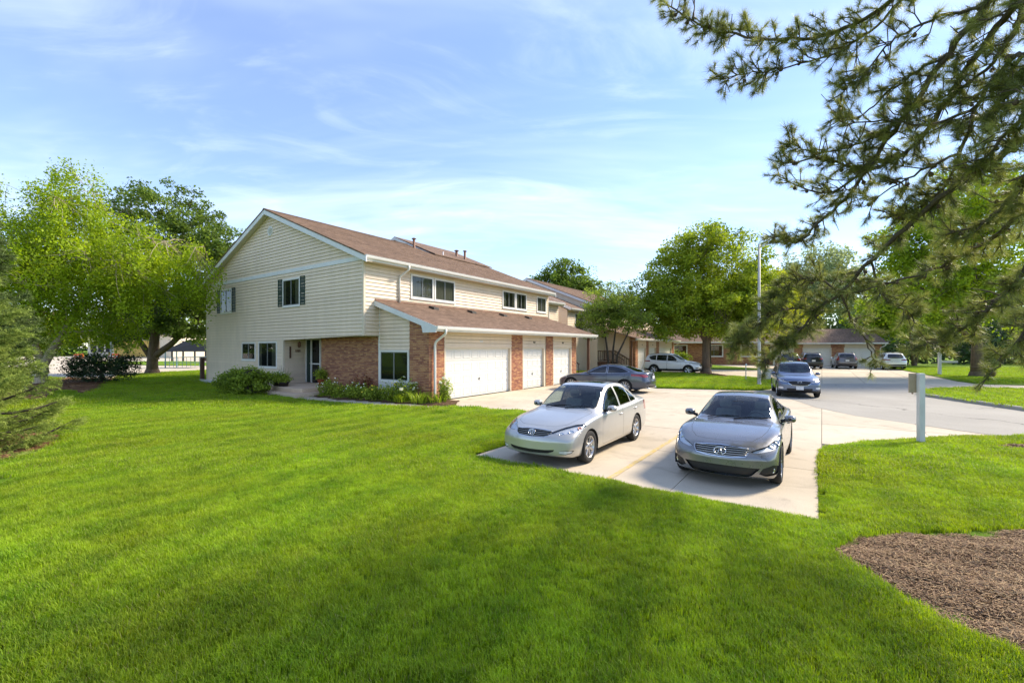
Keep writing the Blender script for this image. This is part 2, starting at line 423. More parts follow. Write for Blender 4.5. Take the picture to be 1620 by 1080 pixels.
def make_wheel(S, parent, x, y, side, rim_style='spoke10'):
    """side +1 faces +y; wheel turns about y"""
    r, wd = S['wr'], .20; rr = S.get('rimr', r*.70)
    w = empty('wheel', (x, y, r), 0, parent)
    key = ('wheel', round(r, 3), rr, side, rim_style)
    if key not in _WC:
        t = MB(); h = wd/2
        t.lathe([(rr-.005, -h*.9), (rr+.015, -h), (r-.035, -h*1.03), (r-.01, -h*.9), (r, -h*.62), (r, h*.62), (r-.01, h*.9), (r-.035, h*1.03), (rr+.015, h), (rr-.005, h*.9)], 40, axis='Y')
        rm = MB(); o = h*.86*side
        rm.lathe([(rr+.004, o*1.04), (rr-.012, o*1.05), (rr-.022, o*.9), (rr-.03, -o*.6)], 40, axis='Y')
        rm.lathe([(.0, o*.86), (.028, o*.86), (.034, o*.8), (.075, o*.74), (.085, o*.5)], 16, axis='Y')
        n = {'spoke10': 10, 'spoke7': 7, 'spoke5': 5}[rim_style]
        for k in range(n):
            a = 2*math.pi*k/n; c, s_ = math.cos(a), math.sin(a); e = (-s_, c)
            wi, wo = (.020, .030) if n == 10 else ((.030, .034) if n == 7 else (.045, .05))
            def P(rad, off, yy): return (c*rad + e[0]*off, yy, s_*rad + e[1]*off)
            vs = []
            for rad, ww, yo in ((.05, wi, .76), (rr*.55, wi*.9, .80), (rr-.018, wo, .96)):
                vs += [P(rad, -ww, o*(yo-.12)), P(rad, -ww*.6, o*yo), P(rad, ww*.6, o*yo), P(rad, ww, o*(yo-.12))]
            rm.add(vs, [(i*4 + j, i*4 + j+1, i*4 + 4 + j+1, i*4 + 4 + j) for i in range(2) for j in range(3)])
        d = MB(); d.lathe([(.0, o*.2), (rr*.78, o*.2), (rr*.78, o*.1)], 24, axis='Y'); d.lathe([(0, -o*.3), (rr-.03, -o*.3)], 24, axis='Y')
        _WC[key] = [(n_, mm) for n_, mm in (('tyre', t), ('rim', rm), ('brake_disc', d))]
        res = [t.build('tyre', M['tyre'], w, True), rm.build('rim', M[S.get('rimmat', 'rim')], w, True), d.build('brake_disc', M['disc'], w)]
        _WC[key] = [q.data for q in res]
    else:
        for nm, me in zip(('tyre', 'rim', 'brake_disc'), _WC[key]): link_mesh(nm, me, w)
    return w
_WC = {}

def make_car(S, name, label, loc, heading, group=None, cat='car', scale=1.):
    root = empty(name, loc, heading); root.scale = scale if hasattr(scale, '__len__') else (scale,)*3; tag(root, label, cat, group)
    L = S['L']; xc = L/2
    bm = car_shell(S, S.get('nx', 96), S.get('sub', 4), S.get('rings', 12)); tl = bm.faces.layers.int.new('tag')
    names = {}; cnt = [10]
    def new(nm, mat, off=0., extra=None):
        cnt[0] += 1; names[cnt[0]] = (nm, mat, off, extra); return cnt[0]
    SEAM, TRIM = 2, 3
    # wheel openings
    for ax in (S['xf'], S['xf'] + S['wb']):
        for sg in (1, -1):
            cut(bm, tl, circ(ax, S['wr'] + .005, S['wr']*S.get('arch', 1.13)), 'side', sg, 1, nmin=.05)
    bmesh.ops.delete(bm, geom=[f for f in bm.faces if f[tl] == 1], context='FACES')
    for nm, poly, view, mat, inset, kw in S['cuts']:
        ring = kw.get('ring', 'seam'); rt = {'seam': SEAM, 'trim': TRIM, 'chrome': 4, 'none': 0}[ring]
        only = kw.get('only', (0,)); mir = kw.get('mirror', False)
        if only == 'all': only = tuple([0] + [k for k, q in names.items() if q[1] == 'paint'])
        lst = [(poly, 1)] + ([(poly, -1)] if view == 'side' else ([(mirror_y(poly), 1)] if mir else []))
        for pl, sg in lst:
            t_ = new(nm, mat, kw.get('off', 0.), kw.get('extra'))
            cut(bm, tl, pl, view, sg, t_, only, inset, rt, kw.get('nmin', .15), kw.get('xmax'), kw.get('xmin'))
    bm.normal_update(); bm.verts.index_update(); bm.faces.ensure_lookup_table()
    pm = S['paint']
    groups = {}
    for f in bm.faces: groups.setdefault(f[tl], []).append(f)
    def mk(nm, faces, mats, off=0., matidx=None):
        idx = {}; vs = []; ns = []; fs = []
        for f in faces:
            q = []
            for v_ in f.verts:
                k = v_.index
                if k not in idx:
                    idx[k] = len(vs); c = v_.co + v_.normal*off; vs.append((xc - c.x, -c.y, c.z)); ns.append((-v_.normal.x, -v_.normal.y, v_.normal.z))
                q.append(idx[k])
            fs.append(q)
        me = bpy.data.meshes.new(nm); me.from_pydata(vs, [], fs)
        for m_ in mats: me.materials.append(m_)
        if matidx: me.polygons.foreach_set('material_index', matidx)
        me.polygons.foreach_set('use_smooth', [True]*len(fs)); me.update()
        try: me.normals_split_custom_set_from_vertices(ns)
        except Exception: pass
        return link_mesh(nm, me, root)
    bf = [f for k in (0, SEAM, TRIM, 4) for f in groups.get(k, [])]
    low = S.get('cladding', 0)
    def bmi(f):
        if f[tl] == 0 and low and f.calc_center_median().z < low: return 2
        return {0: 0, SEAM: 1, TRIM: 2, 4: 3}[f[tl]]
    mk('body', bf, [pm, M['seam'], M['black_plastic'], M['chrome']], 0, [bmi(f) for f in bf])
    for k, fl in groups.items():
        if k < 10: continue
        nm, mat, off, extra = names[k]
        if extra == 'lamp':
            bowl = mk('lamp_bowl', fl, [M['reflector']], -.035)
            lens = mk(nm, fl, [M['lens']], .001); bowl.parent = lens
            cs = [f.calc_center_median() for f in fl]; n_ = len(cs); c = sum(cs, Vector())/n_
            nn = sum((f.normal for f in fl), Vector()).normalized()
            ext = max((q - c).length for q in cs)
            far = sorted(cs, key=lambda q: abs(q.y))
            sgn = 1 if c.y > 0 else -1
            for j, (fr, rad, mt) in enumerate(S.get('bulbs', [(.3, .05, 'chrome'), (.6, .055, 'chrome'), (.85, .04, 'amber')])):
                q = far[min(int(fr*n_), n_-1)]; q = q - nn*.048
                b = MB(); b.lathe([(0, .0), (rad*.55, .004), (rad*.62, .018), (rad, .03), (rad*1.08, .028), (rad*1.1, 0)], 14, Matrix.Translation((xc - q.x, -q.y, q.z)) @ Vector((-nn.x, -nn.y, nn.z)).to_track_quat('Z', 'Y').to_matrix().to_4x4())
                b.build('indicator' if mt == 'amber' else 'bulb', M[mt], lens, True)
            continue
        if extra == 'slats':
            g = mk(nm, fl, [M[mat]], -.02)
            cs = [f.calc_center_median() for f in fl]; y1 = max(abs(c.y) for c in cs); z0 = min(c.z for c in cs); z1 = max(c.z for c in cs)
            nsl = S.get('slats', 4)
            for k_ in range(nsl):
                z = z0 + (z1 - z0)*(k_ + .5)/nsl; line = sorted([c for c in cs if abs(c.z - z) < (z1 - z0)/nsl*.8], key=lambda c: c.y)
                if len(line) < 4: continue
                pts = []; nb = 14; ymx = max(-line[0].y, line[-1].y)
                co = np.polyfit([c.y**2 for c in line], [c.x for c in line], 1)
                for b_ in range(nb+1):
                    yy = ymx*(2*b_/nb - 1); pts.append((xc - np.polyval(co, yy*yy) - .002, -yy, z))
                m = MB(); m.tube(pts, [S.get('slatr', .009)]*len(pts), 6); m.build('slat', M[S.get('slatmat', 'chrome')], g, True)
            continue
        mk(nm, fl, [pm if mat == 'paint' else M[mat]], off)
    # inner skin of the wheel openings, floor
    for ax in (S['xf'], S['xf'] + S['wb']):
        for sg in (1, -1):
            m = MB(); rad = S['wr']*S.get('arch', 1.13) + .004; w = prof(S['w'], ax)*sg; n = 20; vs = []
            for k in range(n+1):
                a = math.pi*(-.12 + 1.24*k/n)
                for yy in (w - sg*.012, w - sg*.34): vs.append((xc - ax + rad*math.cos(a), -yy, S['wr'] + .005 + rad*math.sin(a)))
            m.add(vs, [(2*k, 2*k+1, 2*k+3, 2*k+2) for k in range(n)])
            c0 = len(vs); m.add([vs[2*k+1] for k in range(n+1)], [tuple(range(n+1))])
            m.build('wheel_well', M['interior_dark'], root)
    for ax in (S['xf'], S['xf'] + S['wb']):
        for sg in (1, -1): make_wheel(S, root, xc - ax, sg*(prof(S['w'], ax) - .115), sg, S.get('rims', 'spoke10'))
    # cabin
    cab = S['cab']; w = S['w'][len(S['w'])//2][1]; zbm = prof(S['belt'], cab[0] + .8)
    m = MB(); m.box((xc - cab[1], -w + .12, .3), (xc - cab[0] - .1, w - .12, .42)); m.build('cabin_floor', M['interior_dark'], root)
    m = MB(); m.tube([(xc - cab[0] - .22, -w + .16, zbm - .10), (xc - cab[0] - .20, 0, zbm - .085), (xc - cab[0] - .22, w - .16, zbm - .10)], [.17, .17, .17], 10, squash=.55); m.build('dashboard', M['interior_dark'], root, True)
    for i, (xs_, rows) in enumerate(zip(S['seats'], ((-.36, .36), (-.36, .36)))):
        for y in rows:
            s_ = MB(); sx = xc - xs_; zr = S.get('seatz', .42)
            s_.box((sx - .1, y - .24, zr - .1), (sx + .45, y + .24, zr + .1))
            s_.prism([(sx - .02, y - .24, zr + .05), (sx + .12, y - .24, zr + .05), (sx - .12, y - .2, zr + .66), (sx - .22, y - .2, zr + .66)], (0, .44, 0))
            so = s_.build('seat', M['interior'], root, bevel=.05)
            h_ = MB(); h_.box((sx - .27, y - .13, zr + .68), (sx - .15, y + .13, zr + .86)); h_.build('headrest', M['interior'], so, bevel=.05)
    sw = MB(); cw = Vector((xc - cab[0] - .48, .36, zbm - .02)); Mx = Matrix.Translation(cw) @ Matrix.Rotation(R(65), 4, 'Y')
    ring = [Mx @ Vector((.185*math.cos(a), .185*math.sin(a), 0)) for a in [2*math.pi*k/24 for k in range(25)]]
    sw.tube(ring, .014, 6, False); sw.tube([Mx @ Vector((0, -.18, 0)), Mx @ Vector((0, .18, 0))], .02, 6); sw.tube([Mx @ Vector((0, 0, 0)), Mx @ Vector((.18, 0, 0))], .02, 6)
    sw.build('steering_wheel', M['interior_dark'], root, True)
    rv = MB(); q = S.get('mirror_in', (cab[0] + .62, zbm + .31)); rv.box((xc - q[0] - .012, -.11, q[1] - .03), (xc - q[0] + .012, .11, q[1] + .03)); rv.build('inner_mirror', M['interior_dark'], root, bevel=.01)
    # door mirrors
    for sg in (1, -1):
        mx, mz = S['mirror']; yw = prof(S['w'], mx) - .04
        b = MB(); c = Vector((xc - mx, sg*(yw + .11), mz))
        P = [(.075, .0), (.07, .045), (.045, .062), (0, .066), (-.04, .06)]
        for k in range(1):
            vs = []; nn_ = 12
            for d, sc_ in ((.08, .35), (.066, .68), (.03, .95), (-.02, 1.02), (-.055, .98)):
                for j in range(nn_):
                    a = 2*math.pi*j/nn_; vs.append(c + Vector((d, .105*sc_*math.copysign(abs(math.cos(a))**.7, math.cos(a)), .068*sc_*math.copysign(abs(math.sin(a))**.7, math.sin(a)))))
            b.add(vs, [(i*nn_ + j, i*nn_ + (j+1) % nn_, (i+1)*nn_ + (j+1) % nn_, (i+1)*nn_ + j) for i in range(4) for j in range(nn_)] + [tuple(range(nn_))])
        mo = b.build('door_mirror', pm, root, True)
        g = MB(); g.add([c + Vector((-.056, .1*math.cos(2*math.pi*j/12), .063*math.sin(2*math.pi*j/12))) for j in range(12)], [tuple(range(12))]); g.build('mirror_glass', M['chrome'], mo)
        a_ = MB(); a_.tube([c + Vector((0, -sg*.06, -.03)), c + Vector((.01, -sg*.16, -.055))], [.028, .036], 8); a_.build('mirror_arm', M['black_plastic'], mo, True)
    # door handles
    for hx, hz in S['handles']:
        for sg in (1, -1):
            y = prof(S['w'], hx) - .012; h = MB()
            h.tube([(xc - hx + .10, sg*(y - .012), hz), (xc - hx + .07, sg*(y + .022), hz), (xc - hx - .07, sg*(y + .022), hz), (xc - hx - .10, sg*(y - .012), hz)], [.012, .014, .014, .012], 8)
            h.build('door_handle', pm if S.get('handle_paint', True) else M['chrome'], root, True)
    # wipers
    for (y0, y1) in S.get('wipers', ()):
        p = MB(); xw = cab[0]
        def zz(x): return prof(S['top'], x)
        p.tube([(xc - xw - .02, y0, zz(xw) + .02), (xc - xw - .10, (y0+y1)/2, zz(xw + .1) + .015), (xc - xw - .14, y1, zz(xw + .15) - .01)], .009, 5); p.build('wiper', M['black_plastic'], root)
    if 'plate_f' in S:
        px_, pz = S['plate_f']; p = MB(); p.box((xc - px_ - .005, -.155, pz - .08), (xc - px_ + .008, .155, pz + .08)); p.build('license_plate', M['plate'], root, bevel=.008)
    if 'plate_r' in S:
        px_, pz = S['plate_r']; p = MB(); p.box((xc - px_ - .008, -.155, pz - .08), (xc - px_ + .005, .155, pz + .08)); p.build('license_plate', M['plate'], root, bevel=.008)
    if 'pipes' in S:
        for y in S['pipes']:
            p = MB(); p.tube([(xc - L + .35, y, .27), (xc - L + .06, y, .27)], .035, 10); p.build('exhaust_pipe', M['chrome'], root, True)
    if 'badge' in S: S['badge'](root, xc)
    if 'rails' in S:
        for sg in (1, -1):
            x0, x1 = S['rails']; p = MB()
            pts = [(xc - x, sg*(prof(S['roofw'], x) - .01), prof(S['top'], x) - prof(S['crown'], x) + .05) for x in np.linspace(x0, x1, 8)]
            pts[0] = (pts[0][0], pts[0][1], pts[0][2] - .05); pts[-1] = (pts[-1][0], pts[-1][1], pts[-1][2] - .05)
            p.tube(pts, .016, 6); p.build('roof_rail', M['black_plastic'], root, True)
    bm.free(); return root

# ---- the shapes -----------------------------------------------------------
def ell(root, x, z, a, b, r, mat, nm='badge', y=0., tilt=0., n=28):
    m = MB(); m.tube([(x + tilt*(b*math.sin(2*math.pi*k/n)), y + a*math.cos(2*math.pi*k/n), z + b*math.sin(2*math.pi*k/n)) for k in range(n+1)], r, 6, False)
    return m.build(nm, M[mat], root, True)
def badge_ovals(x, z, sc=1., tilt=-.25):
    def f(root, xc):
        o = ell(root, xc - x, z, .075*sc, .052*sc, .0075*sc, 'chrome', tilt=tilt)
        for a, b, dz in ((.026, .047, 0), (.058, .02, .018)):
            ell(o, xc - x + .004 + tilt*dz*sc, z + dz*sc, a*sc, b*sc, .006*sc, 'chrome', 'emblem_loop', tilt=tilt)
    return f
def badge_road(x, z, sc=1., tilt=-.25):
    def f(root, xc):
        m = MB(); X = xc - x; n = 30
        a0 = -math.pi/2 + .35
        m.tube([(X + tilt*.045*sc*math.sin(a0 + (2*math.pi - .7)*k/n), .085*sc*math.cos(a0 + (2*math.pi - .7)*k/n), z + .048*sc*math.sin(a0 + (2*math.pi - .7)*k/n)) for k in range(n+1)], .0075*sc, 6)
        for s_ in (1, -1): m.tube([(X - tilt*.045*sc*.9, s_*.032*sc, z - .045*sc), (X + tilt*.03*sc, s_*.006*sc, z + .03*sc)], [.009*sc, .004*sc], 6)
        m.build('badge', M['chrome'], root, True)
    return f
def badge_wing(x, z, sc=1., tilt=-.2):
    def f(root, xc):
        o = ell(root, xc - x, z, .075*sc, .058*sc, .009*sc, 'chrome', tilt=tilt); X = xc - x + .004
        m = MB(); m.tube([(X + tilt*.02*sc, -.072*sc, z + .015*sc), (X, -.035*sc, z + .012*sc), (X - tilt*.01, 0, z - .022*sc), (X, .035*sc, z + .012*sc), (X + tilt*.02*sc, .072*sc, z + .015*sc)], .008*sc, 6)
        m.build('emblem_wing', M['chrome'], o, True)
    return f

def sedan_spec():
    S = dict(L=4.81, xf=.96, wb=2.72, wr=.322, rimr=.222, fillet=.12, mid=.50, shoulder=.085, hoodedge=.30)
    S['top'] = [(0,.64),(.06,.685),(.15,.725),(.4,.80),(.8,.885),(1.12,.935),(1.30,.96),(1.42,1.01),(1.75,1.20),(2.05,1.355),(2.28,1.435),(2.6,1.482),(2.95,1.488),(3.3,1.462),(3.6,1.392),(3.95,1.235),(4.2,1.115),(4.32,1.085),(4.6,1.065),(4.75,1.035),(4.81,.97)]
    S['belt'] = [(0,.58),(.1,.64),(.4,.735),(.8,.83),(1.2,.88),(1.5,.905),(2.5,.935),(3.5,.965),(4.1,.985),(4.6,.985),(4.81,.90)]
    S['w'] = [(0,.83),(.3,.868),(.8,.892),(1.6,.897),(2.4,.8975),(3.2,.8975),(3.9,.89),(4.4,.868),(4.81,.83)]
    S['low'] = [(0,.25),(.2,.20),(.7,.19),(4.2,.20),(4.6,.24),(4.81,.30)]
    S['roofw'] = [(0,.60),(1.3,.70),(1.7,.685),(2.2,.615),(2.6,.585),(3.2,.58),(3.6,.60),(4.1,.66),(4.81,.66)]
    S['crown'] = [(0,.05),(1.3,.05),(1.6,.10),(2.2,.085),(2.6,.06),(3.3,.06),(3.7,.09),(4.2,.06),(4.81,.04)]
    S['nose'] = (.30, 2.3, 1.3, [(0.15,.07),(.25,.015),(.35,.0),(.50,.0),(.58,.02),(.66,.07),(.74,.12),(.9,.16),(1.5,.2)])
    S['tail'] = (.22, 2.4, 1.1, [(0.15,.09),(.3,.03),(.45,.0),(.6,.0),(.72,.04),(.95,.07),(1.05,.05),(1.5,0)])
    S['cab'] = (1.36, 4.2); S['seats'] = (2.45, 3.35); S['mirror'] = (1.86, .995); S['handles'] = [(2.62,.80),(3.6,.83)]
    S['wipers'] = [(-.45, .15), (.05, .62)]
    ws = [(1.385,0),(1.40,.25),(1.45,.48),(1.55,.67),(1.66,.695),(1.95,.66),(2.25,.60),(2.33,.555),(2.285,.3),(2.27,0)]
    rw = [(3.56,0),(3.57,.3),(3.62,.52),(3.72,.565),(4.05,.60),(4.20,.62),(4.23,.5),(4.245,.25),(4.25,0)]
    full = lambda h: h + [(x, -y) for x, y in h[::-1] if abs(y) > 1e-6]
    S['cuts'] = [
        ('windshield', full(ws), 'top', 'carglass', .016, dict(ring='trim', nmin=.1)),
        ('rear_window', full(rw), 'top', 'carglass_dark', .016, dict(ring='trim', nmin=.1)),
        ('sunroof', full([(2.52,0),(2.52,.37),(2.56,.41),(2.90,.41),(2.94,.37),(2.94,0)]), 'top', 'carglass_dark', .012, dict(ring='trim')),
        ('side_window', [(1.76,.95),(1.80,1.02),(2.0,1.165),(2.2,1.285),(2.40,1.365),(2.58,1.40),(2.685,1.405),(2.70,.958)], 'side', 'carglass', .012, dict(ring='trim', nmin=.02)),
        ('side_window', [(2.775,.962),(2.755,1.405),(2.95,1.405),(3.2,1.372),(3.42,1.31),(3.44,.982)], 'side', 'carglass_dark', .012, dict(ring='trim', nmin=.02)),
        ('side_window', [(3.475,.985),(3.455,1.297),(3.62,1.215),(3.78,1.10),(3.85,1.03),(3.83,1.0)], 'side', 'carglass_dark', .010, dict(ring='trim', nmin=.02)),
        ('headlight', [(.385,.652),(.44,.655),(.60,.645),(.75,.665),(.83,.70),(.87,.76),(.85,.80),(.80,.80),(.72,.795),(.58,.755),(.45,.70)], 'front', None, .003, dict(extra='lamp', mirror=True, nmin=-.2, xmax=1.0, ring='seam')),
        ('grille', [(-.40,.705),(-.42,.68),(-.37,.62),(-.30,.595),(0,.585),(.30,.595),(.37,.62),(.42,.68),(.40,.705),(.2,.722),(0,.726),(-.2,.722)], 'front', 'black_plastic', .010, dict(extra='slats', ring='chrome', xmax=.6)),
        ('lower_intake', [(-.52,.375),(-.50,.34),(-.40,.305),(0,.29),(.40,.305),(.50,.34),(.52,.375),(.3,.362),(0,.358),(-.3,.362)], 'front', 'black_plastic', .006, dict(off=-.012, xmax=.6)),
        ('fog_lamp', [(.60,.325),(.63,.29),(.72,.285),(.80,.31),(.83,.355),(.72,.365),(.62,.355)], 'front', 'reflector', .007, dict(off=-.006, mirror=True, xmax=.8, nmin=.0)),
        ('hood', full([(.32,0),(.335,.25),(.37,.40),(.52,.58),(.8,.655),(1.2,.70),(1.42,.70),(1.40,.45),(1.36,.25),(1.35,0)]), 'top', 'paint', .005, dict(only=(0,))),
        ('door', [(1.56,.30),(1.54,.60),(1.60,.90),(1.70,.93),(2.73,.945),(2.745,.60),(2.74,.30),(2.70,.27),(1.62,.27)], 'side', 'paint', .005, dict(nmin=.0)),
        ('door', [(2.752,.30),(2.757,.60),(2.742,.946),(3.47,.97),(3.62,.97),(3.60,.78),(3.46,.62),(3.36,.50),(3.31,.38),(3.29,.27),(2.80,.27)], 'side', 'paint', .005, dict(nmin=.0)),
        ('trunk_lid', full([(4.30,0),(4.29,.4),(4.27,.60),(4.5,.64),(4.70,.62),(4.74,.3),(4.75,0)]), 'top', 'paint', .005, {}),
        ('taillight', [(.56,.70),(.60,.92),(.86,.94),(.90,.88),(.88,.72)], 'rear', 'red_lamp', .006, dict(mirror=True, xmin=4.3, nmin=-.3)),
    ]
    S['slats'] = 4; S['slatmat'] = 'rim_dark'; S['rims'] = 'spoke7'; S['badge'] = badge_ovals(.085, .665, 1.0, -.5)
    S['plate_r'] = (4.80, .80)
    return S

def coupe_spec():
    S = dict(L=4.66, xf=.90, wb=2.85, wr=.335, rimr=.248, fillet=.14, mid=.50, shoulder=.10, hoodedge=.27, rimmat='rim_dark')
    S['top'] = [(0,.63),(.06,.675),(.15,.715),(.4,.785),(.8,.865),(1.2,.915),(1.46,.93),(1.60,.98),(1.9,1.13),(2.2,1.265),(2.42,1.335),(2.7,1.375),(3.0,1.378),(3.3,1.34),(3.6,1.255),(3.9,1.145),(4.15,1.06),(4.3,1.03),(4.5,1.01),(4.61,.975),(4.66,.90)]
    S['belt'] = [(0,.57),(.1,.635),(.4,.745),(.8,.845),(1.2,.885),(1.6,.895),(2.5,.905),(3.2,.925),(3.7,.955),(4.2,.955),(4.5,.94),(4.66,.86)]
    S['w'] = [(0,.84),(.3,.88),(.8,.91),(1.3,.895),(2.4,.89),(3.2,.90),(3.75,.912),(4.2,.89),(4.66,.84)]
    S['low'] = [(0,.22),(.2,.17),(.7,.17),(4.1,.18),(4.4,.22),(4.66,.30)]
    S['roofw'] = [(0,.62),(1.4,.70),(1.8,.68),(2.3,.60),(2.7,.56),(3.2,.555),(3.7,.60),(4.1,.66),(4.66,.66)]
    S['crown'] = [(0,.05),(1.4,.05),(1.7,.09),(2.3,.085),(2.7,.06),(3.3,.06),(3.7,.08),(4.2,.06),(4.66,.04)]
    S['nose'] = (.36, 2.3, 1.4, [(0.1,.10),(.2,.03),(.32,.0),(.48,.0),(.58,.03),(.66,.08),(.74,.13),(.9,.17),(1.5,.2)])
    S['tail'] = (.24, 2.4, 1.1, [(0.15,.09),(.3,.03),(.45,.0),(.6,.0),(.72,.03),(.95,.06),(1.05,.05),(1.5,0)])
    S['cab'] = (1.52, 4.0); S['seats'] = (2.65, 3.35); S['mirror'] = (2.0, .975); S['handles'] = [(2.95,.78)]; S['seatz'] = .34
    S['wipers'] = [(-.5, .1), (.0, .6)]
    full = lambda h: h + [(x, -y) for x, y in h[::-1] if abs(y) > 1e-6]
    ws = [(1.555,0),(1.575,.28),(1.63,.5),(1.72,.665),(1.82,.68),(2.1,.65),(2.36,.59),(2.44,.545),(2.42,.3),(2.41,0)]
    rw = [(3.42,0),(3.44,.3),(3.5,.50),(3.62,.55),(3.95,.59),(4.12,.59),(4.16,.4),(4.18,0)]
    S['cuts'] = [
        ('windshield', full(ws), 'top', 'carglass', .02, dict(ring='trim', nmin=.1)),
        ('rear_window', full(rw), 'top', 'carglass_dark', .016, dict(ring='trim', nmin=.1)),
        ('side_window', [(1.92,.935),(1.97,1.0),(2.2,1.14),(2.4,1.225),(2.6,1.275),(2.82,1.295),(3.0,1.293),(3.03,.94)], 'side', 'carglass', .012, dict(ring='trim', nmin=.02)),
        ('side_window', [(3.09,.945),(3.06,1.288),(3.25,1.262),(3.45,1.20),(3.62,1.11),(3.66,1.03),(3.6,.985)], 'side', 'carglass_dark', .012, dict(ring='trim', nmin=.02)),
        ('headlight', [(.47,.625),(.55,.60),(.68,.615),(.80,.645),(.87,.69),(.895,.76),(.88,.835),(.84,.83),(.79,.765),(.70,.70),(.58,.665)], 'front', None, .003, dict(extra='lamp', mirror=True, nmin=-.2, xmax=1.15, ring='seam')),
        ('grille', [(-.46,.665),(-.445,.60),(-.40,.545),(-.2,.525),(0,.52),(.2,.525),(.40,.545),(.445,.60),(.46,.665),(.25,.69),(0,.70),(-.25,.69)], 'front', 'black_plastic', .012, dict(extra='slats', ring='chrome', xmax=.6)),
        ('lower_intake', [(-.62,.37),(-.50,.25),(-.42,.215),(0,.20),(.42,.215),(.50,.25),(.62,.37),(.3,.385),(0,.39),(-.3,.385)], 'front', 'black_plastic', .006, dict(off=-.03, xmax=.6)),
        ('fog_recess', [(.66,.37),(.60,.285),(.70,.24),(.84,.255),(.895,.30),(.88,.40),(.80,.42)], 'front', 'black_plastic', .006, dict(off=-.02, mirror=True, xmax=.9, nmin=-.1)),
        ('hood', full([(.30,0),(.33,.28),(.40,.47),(.62,.60),(.9,.665),(1.3,.69),(1.60,.69),(1.56,.45),(1.525,.25),(1.515,0)]), 'top', 'paint', .006, {}),
        ('door', [(1.72,.32),(1.68,.60),(1.78,.88),(1.86,.915),(3.06,.925),(3.12,.80),(3.10,.55),(2.98,.32),(2.9,.27),(1.80,.27)], 'side', 'paint', .005, dict(nmin=.0)),
        ('taillight', [(.52,.72),(.56,.88),(.82,.90),(.90,.84),(.86,.72)], 'rear', 'red_lamp', .006, dict(mirror=True, xmin=4.1, nmin=-.3)),
    ]
    S['slats'] = 5; S['slatr'] = .0065; S['slatmat'] = 'rim'; S['rims'] = 'spoke10'; S['bulbs'] = [(.35, .055, 'chrome'), (.65, .05, 'chrome')]
    def bd(root, xc):
        badge_road(.045, .61, 1.15, -.45)(root, xc)
        for sg in (1, -1):
            m = MB(); m.lathe([(0, .0), (.03, .006), (.046, .02), (.056, .018), (.058, 0)], 18, Matrix.Translation((xc - .36, sg*.765, .325)) @ Matrix.Rotation(R(90 + sg*0), 4, 'Y') @ Matrix.Rotation(R(-sg*22), 4, 'X'))
            m.build('fog_lamp', M['chrome'], root, True)
    S['badge'] = bd
    return S

